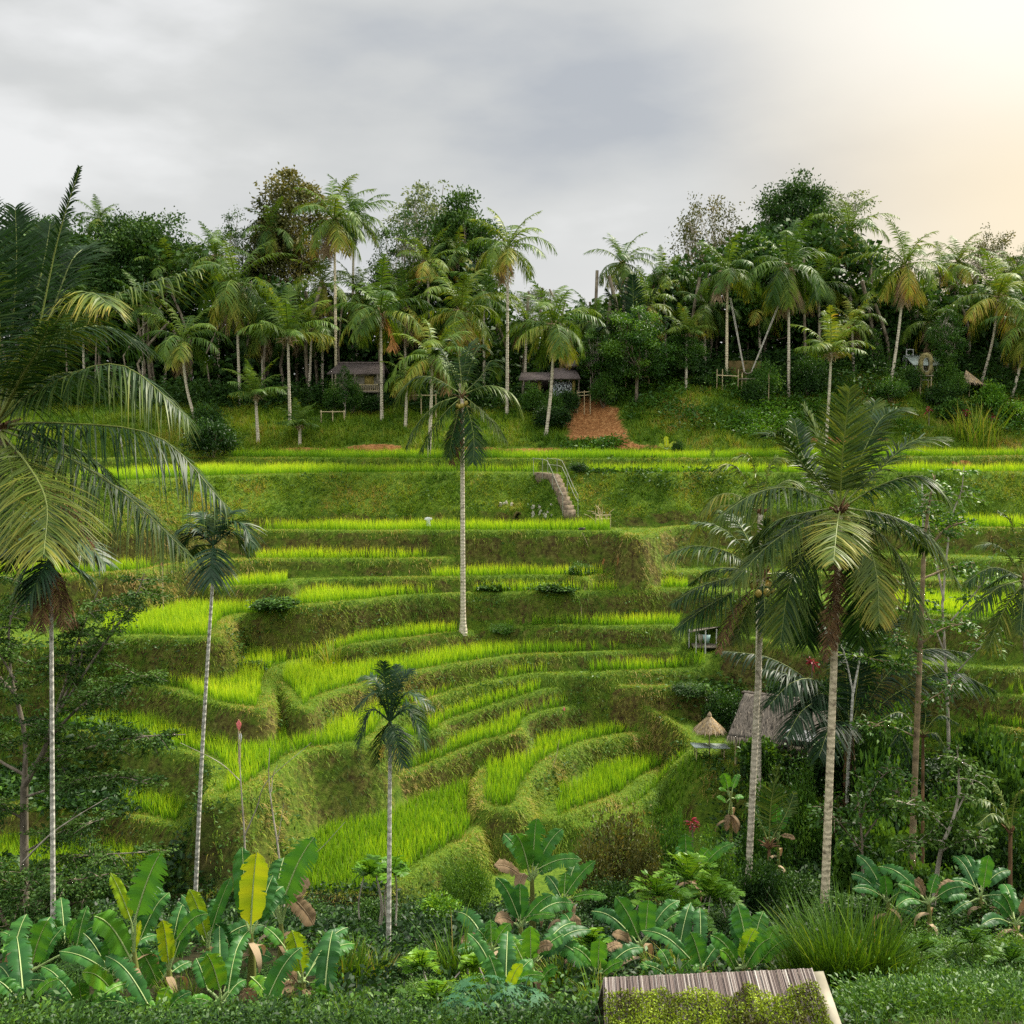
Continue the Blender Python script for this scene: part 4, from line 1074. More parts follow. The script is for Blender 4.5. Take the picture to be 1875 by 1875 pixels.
# terraces and ridge
shrub('dark', 'dark round bush at the left end of the top rice strips', 388, 72.5, 110, 0, 765)
shrub('dark', 'second dark bush above the first at the left edge of the grass bank', 380, 75.5, 70, 0, 735)
shrub('mid', 'dense bush in front of the white-walled hut', 1012, 80.5, 50, 0, 716)
shrub('dark', 'dark scrub on the bank left of the red scar', 1012, 79.0, 84, 0, 742)
shrub('mid', 'rounded bush at the top right of the scar', 1105, 82, 56, 0, 682)
shrub('dark', 'dark bush left of the swing deck', 1284, 82.4, 50, 0, 694)
shrub('mid', 'leafy bush right of the swing deck', 1395, 82.3, 66, 0, 662)
shrub('dark', 'dark bush below the swing seat', 1378, 81.0, 52, 0, 692)
shrub('dark', 'tall dark bush right of the swing palms', 1480, 83, 70, 0, 650)
shrub('dark', 'broad-leaved dark bush under the shrine arch', 1724, 82.0, 74, 0, 700)
shrub('broad', 'big-leaved bush at the foot of the arch stilts', 1740, 80.5, 52, 0, 728)
shrub('mid', 'bush between the shrine and the thatched cone', 1752, 83.3, 44, 0, 682)
shrub('lime', 'bright bush right of the thatched cone', 1812, 81.5, 64, 0, 700)
shrub('mid', 'bush on the bank below the left shrine palm', 1630, 82.5, 66, 0, 690)
shrub('lime', 'yellow-green bush at the right end of the bank', 1855, 80.5, 70, 0, 735)
shrub('dark', 'dark bush on the top terrace beside the yellow plant', 1241, 73.6, 26, 0, 806)
shrub('broad', 'dark cassava patch on the bank left of centre, larger one', 500, 55.5, 100, 24, cat='cassava')
shrub('broad', 'small dark cassava patch below the larger one', 462, 51.5, 66, 22, cat='cassava')
shrub('broad', 'bluish cassava patch right of the central palm foot', 905, 59.6, 74, 15, cat='cassava')
shrub('broad', 'longer cassava patch under the straight rice band', 1022, 59.4, 104, 18, cat='cassava')
shrub('mid', 'sparse green weeds on the bank below the central palm', 920, 57.6, 50, 18)
shrub('mid', 'leafy patch at the end of the rice right of the central palm', 1062, 60.6, 60, 26)
shrub('dark', 'dark weeds beside the steep notch at the stairs', 1060, 68.2, 44, 0, 868)
# before the houses, round the hut
for k_, lab, u, D, w, tv in [('mid', 'leafy bush hiding the left end of the railed house', 612, 82.4, 44, 700), ('mid', 'tall thin bush before the veranda of the railed house', 645, 82.0, 40, 690),
  ('dark', 'dark bush under the right end of the railed house', 682, 82.3, 50, 722), ('dark', 'dark bush below the white-walled hut', 1040, 81.6, 50, 712), ('mid', 'leafy bush left of the white-walled hut', 975, 82.0, 56, 702),
  ('dark', 'dark bush in front of the pavilion posts', 1668, 83.6, 50, 668), ('mid', 'leafy bush right of the pavilion', 1733, 84.2, 46, 652), ('dark', 'dark bush behind the bamboo rail of the swing', 1322, 83.0, 40, 672),
  ('broad', 'leafy dark bush covering the foot of the hut posts', 1395, 46.3, 90, 1350), ('broad', 'leafy dark bush right of the hut platform', 1530, 46.0, 110, 1345), ('dark', 'dark bush behind the hut roof', 1440, 52.5, 120, 1240),
  ('dark', 'dark bush between the hut and the sugar palm trunk', 1520, 51.0, 120, 1240), ('dark', 'dark bush above the parasol', 1325, 53.0, 90, 1262), ('dark', 'dark bush left above the parasol', 1262, 54.0, 80, 1275),
  ('mid', 'green bush right of the sugar palm, before the rice', 1640, 46.0, 110, 1290), ('broad', 'dark broad-leaved bush low at the right edge of the terraces', 1800, 43.5, 130, 1330), ('dark', 'dark bush right of the slim pale trunk', 1600, 43.0, 120, 1300)]:
    shrub(k_, lab, u, D, w, 0, tv)
# near bank
near_spots = [
 ('mound', 'light green creeper mound beside the near rice path', 855, 33.5, 120, 1572), ('lime', 'yellow-green scrub above the bananas at centre', 800, 31, 110, 1640),
 ('vine', 'tall vine-wrapped bush in the middle of the near bank', 1130, 34, 130, 1462), ('vine', 'lower vine bush left of the tall one', 1082, 33, 90, 1512),
 ('vine', 'vine bush between the tall one and the pinnate shrub', 1178, 33, 80, 1500), ('dark', 'dark thicket below the tall vine bush', 1120, 29, 130, 1610),
 ('dark', 'dark thicket right of the near rice field', 690, 29, 110, 1650), ('mid', 'green thicket under the small areca palm', 650, 27, 110, 1690),
 ('dark', 'dark thicket behind the leaning banana leaves', 560, 30, 120, 1655), ('dark', 'dark bush between the two left banana plants', 350, 29, 110, 1690),
 ('dark', 'dark bush at the left edge behind the bananas', 30, 30, 130, 1650), ('dark', 'ivy-covered stump at the foot of the left areca trunk', 95, 22, 80, 1720),
 ('dark', 'dark hollow shrubs left of the bright banana', 160, 27, 120, 1690), ('mid', 'shrub at the foot of the second areca trunk', 440, 27, 90, 1700),
 ('dark', 'deep green bush behind the large front palm trunk', 1450, 33, 130, 1600), ('dark', 'deep green bush left of the large front palm trunk', 1395, 32, 110, 1570),
 ('broad', 'broad-leaved bush right of the large front palm trunk', 1585, 36, 140, 1490), ('broad', 'leafy bush at the base of the mottled tall tree', 1640, 33, 130, 1560),
 ('broad', 'leafy bush lower right of the mottled tall tree', 1715, 31, 140, 1590), ('dark', 'dark thicket at the right edge, middle height', 1830, 34, 160, 1480),
 ('dark', 'dark thicket left of the right edge one', 1750, 37, 150, 1430), ('mid', 'lit green bush under the thatched hut', 1465, 42, 90, 1405),
 ('broad', 'lit leafy bush right of the hut', 1600, 41, 130, 1390), ('broad', 'leafy bush against the dark slope at far right', 1840, 40, 140, 1370),
 ('dark', 'shadowy bush below the hut platform', 1405, 39, 100, 1430), ('mid', 'green scrub around the red plant', 1230, 37, 90, 1490),
 ('mid', 'low green scrub left of the slanting palm foot', 1300, 35, 110, 1530), ('dark', 'dark scrub right of the small banana tree', 1380, 37.5, 80, 1500),
 ('dark', 'black-green thicket behind the tall grass clump', 1560, 28, 180, 1650), ('dark', 'black-green thicket above the right grass mound', 1700, 27, 170, 1660),
 ('dark', 'black-green thicket at the right edge above the mound', 1840, 27, 170, 1640), ('dark', 'dark leaves between the centre bananas', 1030, 27, 130, 1670),
 ('dark', 'dark leaves behind the right banana clump', 1330, 27, 120, 1670), ('dark', 'low dark bush under the left bananas', 300, 23.5, 120, 1770),
 ('mid', 'green weeds under the lime banana leaf', 600, 22, 120, 1770), ('dark', 'dark weeds beside the mossy roof', 1075, 19.5, 90, 1790),
 ('mound', 'fine-leaved lime ground bush at the bottom centre', 760, 18.2, 150, 1805), ('mound', 'second fine-leaved lime bush left of the papaya leaves', 690, 18.6, 110, 1838),
 ('lime', 'bright bush beside the papaya leaves', 860, 18.4, 90, 1790), ('mid', 'leafy green shrub left of the tall centre grass', 765, 21.5, 80, 1740),
 ('mound', 'grassy green mound, upper part, bottom right corner', 1740, 21.5, 220, 1722), ('mound', 'grassy green mound, right part, bottom right corner', 1850, 20.5, 210, 1718),
 ('mound', 'grassy green mound, lower part, bottom right corner', 1700, 18.8, 190, 1775), ('mound', 'bright weeds in the very bottom right corner', 1830, 18.2, 180, 1800),
 ('dark', 'dark bush at the bottom left corner', 120, 20.5, 130, 1800), ('dark', 'dark bush under the middle left banana', 210, 20.5, 110, 1810),
 ('dark', 'dark bush at the bottom behind the lone bright leaf', 480, 20.5, 120, 1800), ('dark', 'dark bush below the bottom centre bananas', 960, 20, 110, 1800),
]
for k_, lab, u, D, w, tv in near_spots:
    shrub(k_, lab, u, D, w, 0, tv)
tufts('undergrowth', 'dense dark ground leaves covering the near valley side', scatter_px(5600, -60, 1930, 12.8, 37, lambda x, d, z, u, v: (d > 24) | ((d > 17.5) & (fbm(x * 0.6, d * 0.6, 102) > 0.52) & (u > 600))), M_JUNG, 0.17, 0.36, 0.42, 18, spread=0.26)
tufts('undergrowth', 'small dark weeds and seedlings along the bottom edge', scatter_px(1900, -60, 1660, 12.8, 18.0, lambda x, d, z, u, v: fbm(x * 0.8, d * 0.8, 109) > 0.42), M_JUNG, 0.085, 0.16, 0.62, 22, tv=0.22, spread=0.14)
tufts('undergrowth', 'fresh green ground leaves scattered over the near valley side', scatter_px(2100, -60, 1930, 13.5, 37, lambda x, d, z, u, v: (fbm(x * 0.3, d * 0.3, 99) > 0.52) & (u < 1350) & ((d > 23) | (u > 560) | (d < 18))), M_MID, 0.14, 0.45, 0.50, 16, spread=0.24)
tufts('undergrowth', 'jungle floor leaves right of the slanting palm', scatter_px(2600, 1340, 1930, 35, 47, lambda x, d, z, u, v: v > 1400), M_JUNG, 0.24, 0.8, 0.55, 18, spread=0.4)
tufts('undergrowth', 'grass and leaves over the bottom right mound', scatter_px(3000, 1600, 1930, 14.5, 23, lambda x, d, z, u, v: fbm(x * 0.9, d * 0.9, 107) > 0.40), M_MID, 0.085, 0.40, 0.50, 30, tv=0.22, spread=0.22, ratio=0.34, upb=1.2)
tufts('undergrowth', 'shaded leaves on the left slope under the dark tree', scatter_px(1500, -60, 330, 36, 46, lambda x, d, z, u, v: (v > 1150) & (fbm(x * 0.4, d * 0.4, 98) > 0.45)), M_JUNG, 0.30, 0.5, 0.55, 11)
tufts('undergrowth', 'leaf litter scrub at the left behind the areca crown', scatter_px(900, -60, 330, 44, 52, lambda x, d, z, u, v: (v > 1180) & (fbm(x * 0.5, d * 0.5, 96) > 0.45)), M_MID, 0.26, 0.4, 0.5, 10)

# ================================================================== NEAR PALMS
def px_curve(pts, D, dd0=0.0, dd1=0.0):
    n = len(pts)
    return np.array([P(u, v, D + dd0 + (dd1 - dd0) * i / max(1, n - 1)) for i, (u, v) in enumerate(pts)])
def palm_px(name, label, crown, base_u, D, fronds, r, trunk_mat, leafL, n=64, wid=0.05, bow=0.05, nuts=0, extra=(), base=None, bole=0.3, top_r=None, mat=None):
    """fronds: (pixel points from the crown outwards, depth change at the tip, tint, tip tint, droop, vee, kind)"""
    c = P(*crown, D)
    b = ground(base_u, D) if base is None else np.asarray(base, float)
    root = empty(name, b, label, 'palm tree')
    g = Geo()
    tube(g, curved(b - [0, 0, 0.2], c, bow, 20), np.interp(np.linspace(0, 1, 20), [0, 0.04, 0.12, 1], [r * 1.9, r * 1.25, r, (top_r or r * 0.72)]), 12)
    g.build('trunk', trunk_mat, root, b, True)
    gb = Geo()                                            # fibrous heart of the crown
    hs = min(1.0, leafL) * 0.62
    for k in range(20):
        a = k * 2.4; e = rng.uniform(R(30), R(85))
        cc = arc_curve(c + [0, 0, -bole * hs], a, e, rng.uniform(0.4, 0.9) * hs, 0.4, 6)
        tube(gb, cc, np.linspace(0.07, 0.025, 6) * hs * 1.4, 5, 0.5, cap=False)
    gb.build('crown_heart', M_FIBRE, root, b, True)
    def one(curve, tint, tipt, droop, vee, kind, l_, nn_):
        gf = Geo()
        dead = kind == 'dead'
        frond(gf, curve, l_, nn_, droop, tint, wid * (0.7 if dead else 1), 3, 0.024, 0.14, vee, tipt, (0.35, 1.15), 0, 1, 0.55, 0.13 if not dead else 0.3, 0.04 if not dead else 0.3)
        gf.build('dead_frond' if dead else 'frond', [M_FIBRE if dead else (mat or M_PALMN), M_FIBRE if dead else M_RIBP], root, b)
    for f in fronds:
        pts, dd, tint, tipt, droop, vee, kind = f[:7]
        cv = px_curve(pts, D, 0.0, dd)
        ll = np.sum(np.linalg.norm(np.diff(cv, axis=0), axis=1))
        one(catmull(cv, 14), tint, tipt, droop, vee, kind, leafL * min(1.15, max(0.45, ll / 3.6)) * (f[7] if len(f) > 7 else 1), max(24, int(n * min(1.1, 0.45 + 0.55 * ll / 3.6))))
    for az, el, Ln, dr, tint, tipt, droop in extra:
        one(arc_curve(c, R(az), R(el), Ln, dr, 14), tint, tipt, droop, 0.2, '', leafL * min(1.0, Ln / 3.2), n)
    if nuts:
        for k in range(nuts):
            a = rng.uniform(0, 2 * PI); rr = rng.uniform(0.18, 0.36)
            p = c + [rr * math.cos(a), rr * math.sin(a), -0.28 - rng.uniform(0, 0.35)]
            gn = Geo(); th = np.linspace(0, PI, 7)
            tube(gn, p + np.stack([0 * th, 0 * th, 0.13 * np.cos(th)], -1), np.maximum(0.105 * np.sin(th), 0.005), 8)
            gn.build('coconut', M_NUT, root, b, True)
    return root
M_RIBP = leaf_mat('palm_rachis', [(0.0, (0.05, 0.09, 0.02)), (0.6, (0.22, 0.27, 0.06)), (1.0, (0.45, 0.42, 0.12))], 0.45, 0.05, 0.4, 0.0)

# the large palm at right front
palm_px('coconut_palm', 'largest front palm, speckled whitish trunk and wide glossy crown, right of the hut', (1538, 930), 1508, 29.5, [
  ([(1538, 925), (1543, 830), (1556, 712)], -1.0, 0.50, 0.55, 0.12, 0.25, '', 1.15),
  ([(1535, 925), (1510, 830), (1472, 742)], 0.6, 0.42, 0.5, 0.2, 0.2, ''),
  ([(1535, 925), (1470, 850), (1432, 800), (1405, 796)], -0.6, 0.42, 0.5, 0.25, 0.2, ''),
  ([(1533, 925), (1450, 893), (1380, 905), (1318, 945)], -0.9, 0.40, 0.5, 0.55, 0.0, ''),
  ([(1533, 932), (1465, 960), (1400, 1005), (1342, 1068)], -1.2, 0.44, 0.72, 0.45, 0.0, ''),
  ([(1535, 935), (1480, 1000), (1445, 1075), (1428, 1180)], -1.0, 0.45, 0.62, 0.35, 0.0, ''),
  ([(1538, 935), (1533, 960), (1526, 1030)], -2.8, 0.60, 0.75, 0.25, 0.1, '', 1.2),
  ([(1545, 935), (1590, 1000), (1606, 1060), (1610, 1140)], -1.6, 0.58, 0.80, 0.35, 0.0, ''),
  ([(1545, 932), (1620, 985), (1665, 1060), (1682, 1155)], -0.8, 0.42, 0.66, 0.45, 0.0, ''),
  ([(1545, 930), (1630, 945), (1705, 985), (1756, 1072)], -0.6, 0.42, 0.55, 0.5, 0.0, ''),
  ([(1545, 927), (1620, 885), (1690, 872), (1738, 915)], -0.4, 0.40, 0.5, 0.5, 0.0, ''),
  ([(1542, 925), (1610, 860), (1670, 808), (1728, 802)], 0.3, 0.42, 0.5, 0.3, 0.15, ''),
  ([(1540, 925), (1580, 830), (1615, 765), (1655, 750)], 0.8, 0.42, 0.52, 0.25, 0.2, ''),
  ([(1540, 925), (1570, 860), (1590, 790), (1602, 735)], 1.5, 0.40, 0.5, 0.2, 0.2, ''),
  ([(1536, 935), (1500, 1020), (1480, 1110), (1478, 1180)], 0.6, 0.30, 0.4, 0.35, 0.0, ''),
  ([(1540, 935), (1560, 1020), (1572, 1100), (1575, 1180)], 0.8, 0.30, 0.4, 0.35, 0.0, ''),
  ([(1540, 932), (1600, 955), (1660, 965), (1700, 1010)], 1.4, 0.36, 0.45, 0.4, 0.0, ''),
  ([(1535, 930), (1470, 940), (1410, 960), (1370, 1010)], 1.4, 0.36, 0.45, 0.4, 0.0, ''),
  ([(1537, 925), (1500, 880), (1468, 830), (1455, 770)], 1.6, 0.36, 0.45, 0.2, 0.2, ''),
  ([(1538, 945), (1528, 1060), (1518, 1140), (1512, 1210)], -0.5, 0.9, 0.95, 0.25, 0.0, 'dead', 0.4),
  ([(1540, 945), (1535, 1060), (1530, 1130), (1528, 1190)], -0.2, 0.9, 0.95, 0.25, 0.0, 'dead', 0.35),
], 0.118, M_COCOG, 1.0, 80, 0.055, 0.0, 6)

# the second, darker palm left of it
palm_px('coconut_palm', 'darker front palm left of the largest one, fronds sweeping left over the rice', (1397, 1052), 1366, 33, [
  ([(1395, 1050), (1330, 1010), (1270, 1000), (1218, 1018)], -0.5, 0.36, 0.5, 0.5, 0.0, ''),
  ([(1395, 1052), (1320, 1062), (1270, 1080), (1232, 1105)], -0.6, 0.38, 0.5, 0.5, 0.0, ''),
  ([(1395, 1055), (1330, 1090), (1280, 1120), (1238, 1152)], -0.8, 0.36, 0.5, 0.5, 0.0, ''),
  ([(1395, 1050), (1350, 990), (1310, 962), (1268, 955)], 0.2, 0.36, 0.5, 0.35, 0.1, ''),
  ([(1396, 1048), (1365, 980), (1345, 950), (1318, 935)], 0.8, 0.38, 0.5, 0.3, 0.1, ''),
  ([(1398, 1048), (1402, 990), (1405, 950)], -0.6, 0.42, 0.5, 0.2, 0.2, ''),
  ([(1398, 1050), (1425, 1000), (1440, 965), (1455, 950)], 0.4, 0.40, 0.5, 0.25, 0.1, ''),
  ([(1396, 1058), (1350, 1110), (1330, 1150), (1315, 1195)], -0.8, 0.5, 0.9, 0.4, 0.0, 'dead', 0.6),
  ([(1397, 1058), (1370, 1110), (1355, 1150), (1340, 1180)], -0.5, 0.45, 0.66, 0.4, 0.0, ''),
  ([(1398, 1058), (1400, 1110), (1402, 1160)], -0.8, 0.32, 0.45, 0.35, 0.0, ''),
  ([(1400, 1055), (1440, 1090), (1455, 1130), (1462, 1180)], 0.3, 0.34, 0.45, 0.4, 0.0, ''),
  ([(1400, 1052), (1445, 1050), (1480, 1075), (1500, 1110)], 0.6, 0.34, 0.45, 0.4, 0.0, ''),
  ([(1396, 1052), (1340, 1040), (1300, 1045), (1262, 1070)], 1.2, 0.30, 0.4, 0.4, 0.0, ''),
], 0.108, M_COCO, 0.95, 66, 0.055, 0.0, 8)
# lighter palm behind it
palm_px('coconut_palm', 'paler palm standing behind the two front palms, light green drooping fronds', (1392, 935), 1386, 43, [
  ([(1390, 932), (1345, 905), (1310, 910), (1280, 945)], -0.3, 0.60, 0.72, 0.5, 0.0, ''),
  ([(1390, 930), (1360, 870), (1335, 850), (1310, 862)], 0.2, 0.62, 0.72, 0.45, 0.1, ''),
  ([(1392, 928), (1385, 870), (1370, 835), (1345, 838)], 0.0, 0.64, 0.72, 0.4, 0.1, ''),
  ([(1394, 928), (1405, 870), (1420, 840), (1445, 845)], 0.0, 0.62, 0.72, 0.4, 0.1, ''),
  ([(1395, 930), (1425, 890), (1450, 880), (1475, 905)], 0.5, 0.58, 0.7, 0.45, 0.0, ''),
  ([(1390, 936), (1350, 950), (1310, 975), (1285, 1015)], -0.4, 0.60, 0.74, 0.5, 0.0, ''),
  ([(1390, 938), (1365, 985), (1350, 1020), (1342, 1050)], -0.4, 0.58, 0.72, 0.4, 0.0, ''),
  ([(1394, 938), (1420, 985), (1440, 1010), (1452, 1050)], 0.4, 0.56, 0.7, 0.4, 0.0, ''),
  ([(1390, 932), (1340, 925), (1300, 935), (1262, 985)], 0.8, 0.58, 0.7, 0.5, 0.0, ''),
], 0.15, M_COCO, 1.1, 50, 0.07)
# right edge
palm_px('coconut_palm', 'palm cut by the right edge, fronds hanging over the rice', (1878, 1062), 1905, 36, [
  ([(1875, 1060), (1830, 1040), (1800, 1045), (1768, 1068)], -0.3, 0.42, 0.55, 0.5, 0.0, ''),
  ([(1875, 1062), (1830, 1075), (1800, 1100), (1772, 1130)], -0.5, 0.42, 0.55, 0.5, 0.0, ''),
  ([(1876, 1065), (1845, 1105), (1825, 1145), (1808, 1190)], -0.5, 0.50, 0.75, 0.45, 0.0, ''),
  ([(1875, 1058), (1840, 1010), (1815, 995), (1788, 1000)], 0.0, 0.44, 0.55, 0.4, 0.1, ''),
  ([(1876, 1056), (1862, 1000), (1850, 955), (1828, 935)], 0.2, 0.48, 0.55, 0.3, 0.1, ''),
  ([(1878, 1056), (1885, 1000), (1895, 950), (1915, 930)], 0.0, 0.48, 0.55, 0.3, 0.1, ''),
  ([(1878, 1065), (1872, 1110), (1868, 1160)], -0.8, 0.42, 0.6, 0.35, 0.0, ''),
  ([(1880, 1062), (1920, 1060), (1960, 1090)], 0.0, 0.42, 0.55, 0.5, 0.0, ''),
  ([(1876, 1060), (1850, 1050), (1825, 1062), (1800, 1080)], 1.0, 0.36, 0.5, 0.5, 0.0, ''),
], 0.16, M_COCO, 1.0, 52, 0.06)
# the lone palm in the middle of the terraces
palm_px('coconut_palm', 'lone tall central palm with a straight pale trunk rising from the terraces', (846, 725), 848, 57.2, [
  ([(846, 722), (790, 690), (750, 700), (722, 745)], 0.5, 0.50, 0.62, 0.55, 0.0, ''),
  ([(846, 724), (800, 740), (765, 775), (745, 815)], -0.4, 0.42, 0.5, 0.5, 0.0, ''),
  ([(846, 726), (815, 755), (790, 790), (772, 825)], -0.9, 0.45, 0.52, 0.5, 0.0, ''),
  ([(848, 722), (895, 706), (935, 720), (957, 760)], 0.3, 0.44, 0.55, 0.55, 0.0, ''),
  ([(848, 724), (880, 750), (905, 775), (928, 810)], -0.6, 0.45, 0.55, 0.45, 0.0, ''),
  ([(848, 726), (862, 770), (868, 810), (866, 845)], -1.0, 0.36, 0.45, 0.4, 0.0, ''),
  ([(846, 726), (835, 770), (828, 800), (822, 835)], -0.6, 0.34, 0.42, 0.4, 0.0, ''),
  ([(846, 720), (842, 670), (834, 630), (818, 622)], 0.0, 0.36, 0.48, 0.4, 0.1, '', 1.1),
  ([(847, 720), (862, 670), (876, 635), (892, 640)], 0.4, 0.40, 0.5, 0.5, 0.1, '', 1.1),
  ([(846, 720), (826, 675), (808, 640), (796, 645)], 0.6, 0.40, 0.48, 0.5, 0.1, ''),
  ([(847, 720), (850, 680), (856, 645), (872, 620)], 1.0, 0.32, 0.42, 0.4, 0.1, ''),
  ([(848, 722), (880, 690), (900, 660), (908, 690)], 0.8, 0.38, 0.46, 0.5, 0.0, ''),
  ([(846, 728), (838, 770), (832, 810), (830, 850)], -0.2, 0.8, 0.9, 0.3, 0.0, 'dead', 0.7),
  ([(846, 728), (842, 775), (838, 805), (836, 830)], -0.5, 0.8, 0.9, 0.3, 0.0, 'dead', 0.7),
], 0.135, M_COCO, 1.05, 52, 0.075, 0.12, 9)

# the big palm cut by the left edge
palm_px('coconut_palm', 'nearest palm, huge dark fronds reaching in from the left edge', (-6, 775), -60, 20, [
  ([(0, 770), (60, 640), (105, 440), (146, 306)], -0.5, 0.30, 0.4, 0.25, 0.1, '', 0.36),
  ([(0, 765), (80, 640), (215, 540), (368, 492)], -1.2, 0.34, 0.62, 0.55, 0.05, ''),
  ([(0, 765), (60, 650), (150, 540), (205, 560)], -2.5, 0.44, 0.80, 0.45, 0.0, '', 0.8),
  ([(0, 770), (90, 705), (220, 668), (345, 765)], -1.5, 0.42, 0.66, 0.75, -0.1, ''),
  ([(0, 778), (110, 775), (290, 800), (412, 925)], -0.8, 0.26, 0.55, 0.75, -0.1, ''),
  ([(0, 785), (110, 830), (230, 905), (345, 1015)], -1.0, 0.36, 0.60, 0.65, -0.1, ''),
  ([(0, 790), (50, 850), (85, 920), (80, 1015)], -3.0, 0.58, 0.70, 0.35, 0.0, '', 1.15),
  ([(0, 790), (20, 850), (25, 930), (10, 1000)], -2.5, 0.50, 0.62, 0.4, 0.0, ''),
  ([(-5, 765), (20, 620), (30, 480), (28, 380)], 0.4, 0.30, 0.4, 0.25, 0.1, ''),
  ([(-5, 765), (0, 620), (-10, 480), (-30, 360)], 0.0, 0.30, 0.4, 0.25, 0.1, ''),
  ([(0, 765), (50, 600), (80, 480), (92, 410)], 1.0, 0.32, 0.42, 0.25, 0.15, ''),
  ([(0, 765), (90, 580), (130, 480), (160, 450)], 1.5, 0.32, 0.45, 0.3, 0.15, ''),
  ([(0, 768), (110, 620), (200, 600), (275, 640)], 1.8, 0.30, 0.42, 0.45, 0.0, ''),
  ([(0, 770), (90, 690), (180, 690), (240, 735)], 2.0, 0.30, 0.42, 0.5, 0.0, ''),
  ([(0, 780), (80, 800), (170, 840), (235, 910)], 1.6, 0.28, 0.4, 0.5, 0.0, ''),
  ([(0, 765), (40, 690), (70, 640), (90, 590)], -2.8, 0.34, 0.45, 0.3, 0.1, ''),
  ([(-10, 770), (-60, 650), (-120, 560), (-220, 520)], 0.0, 0.36, 0.45, 0.4, 0.1, ''),
  ([(-10, 775), (-120, 760), (-240, 820)], 0.0, 0.36, 0.45, 0.5, 0.0, ''),
  ([(-5, 768), (-30, 560), (-60, 430)], -0.8, 0.3, 0.4, 0.3, 0.1, ''),
  ([(0, 790), (60, 870), (130, 930), (170, 1000)], -0.4, 0.8, 0.9, 0.4, 0.0, 'dead', 0.6),
], 0.17, M_COCO, 0.92, 88, 0.036, 0.0, 6)

# dark sugar palm behind the hut
def dark_frond_palm():
    palm_px('sugar_palm', 'dark bluish sugar palm with long feathery fronds above the hut', (1555, 1345), 1556, 44.5, [
      ([(1550, 1340), (1490, 1255), (1410, 1205), (1325, 1192)], -0.6, 0.06, 0.15, 0.55, 0.0, '', 1.1),
      ([(1550, 1342), (1500, 1275), (1445, 1235), (1385, 1222)], -1.2, 0.08, 0.18, 0.55, 0.0, '', 1.1),
      ([(1552, 1342), (1530, 1290), (1500, 1270), (1465, 1300)], -1.6, 0.05, 0.12, 0.5, 0.0, ''),
      ([(1550, 1340), (1505, 1290), (1470, 1300), (1440, 1350)], -3.2, 0.06, 0.14, 0.5, 0.0, ''),
      ([(1552, 1338), (1540, 1320), (1520, 1330), (1500, 1385)], -3.4, 0.06, 0.14, 0.5, 0.0, ''),
      ([(1550, 1336), (1500, 1250), (1450, 1250), (1410, 1290)], -2.2, 0.06, 0.14, 0.5, 0.0, ''),
      ([(1560, 1340), (1640, 1270), (1735, 1230), (1818, 1262)], -0.4, 0.08, 0.18, 0.6, 0.0, '', 1.1),
      ([(1560, 1340), (1620, 1240), (1690, 1190), (1770, 1195)], 0.8, 0.06, 0.15, 0.5, 0.0, '', 1.1),
      ([(1558, 1338), (1585, 1240), (1605, 1170), (1650, 1130)], 0.6, 0.05, 0.14, 0.4, 0.1, '', 1.1),
      ([(1555, 1338), (1550, 1240), (1535, 1170), (1500, 1140)], 0.8, 0.05, 0.14, 0.4, 0.1, '', 1.1),
      ([(1560, 1345), (1610, 1330), (1650, 1350), (1680, 1400)], -0.8, 0.06, 0.15, 0.6, 0.0, ''),
      ([(1552, 1348), (1520, 1370), (1500, 1410), (1490, 1450)], 0.6, 0.05, 0.12, 0.5, 0.0, ''),
      ([(1556, 1338), (1570, 1250), (1572, 1190), (1565, 1150)], -0.6, 0.05, 0.12, 0.3, 0.1, ''),
    ], 0.28, M_FIBRE, 1.15, 60, 0.075)
dark_frond_palm()
palm_px('sugar_palm', 'dark upright sugar palm in the thicket right of the scar', (1160, 640), 1160, 84, [
  ([(1160, 640), (1135, 570), (1110, 530)], -0.3, 0.08, 0.15, 0.3, 0.1, ''), ([(1160, 640), (1160, 560), (1158, 505)], -0.6, 0.08, 0.15, 0.2, 0.1, ''),
  ([(1160, 640), (1185, 560), (1205, 525)], -0.3, 0.08, 0.15, 0.3, 0.1, ''), ([(1160, 640), (1200, 590), (1230, 580)], 0, 0.08, 0.15, 0.4, 0.1, ''),
  ([(1160, 640), (1120, 600), (1095, 600)], 0, 0.08, 0.15, 0.4, 0.1, ''), ([(1160, 640), (1145, 560), (1130, 500)], 0.5, 0.08, 0.15, 0.2, 0.1, ''),
], 0.25, M_FIBRE, 1.2, 44, 0.12)
palm_px('young_palm', 'young sugar palm sprouting by the mottled trunk at right', (1690, 1345), 1690, 34.5, [
  ([(1690, 1345), (1650, 1305), (1610, 1320)], -0.3, 0.10, 0.2, 0.5, 0.0, ''), ([(1690, 1345), (1720, 1310), (1755, 1325)], -0.3, 0.12, 0.25, 0.5, 0.0, ''),
  ([(1690, 1345), (1660, 1330), (1630, 1365)], -0.5, 0.10, 0.2, 0.5, 0.0, ''), ([(1690, 1345), (1715, 1345), (1740, 1385)], -0.5, 0.10, 0.2, 0.5, 0.0, ''),
  ([(1690, 1345), (1695, 1310), (1690, 1290)], 0, 0.10, 0.2, 0.4, 0.0, ''),
], 0.06, M_FIBRE, 0.6, 36, 0.05)
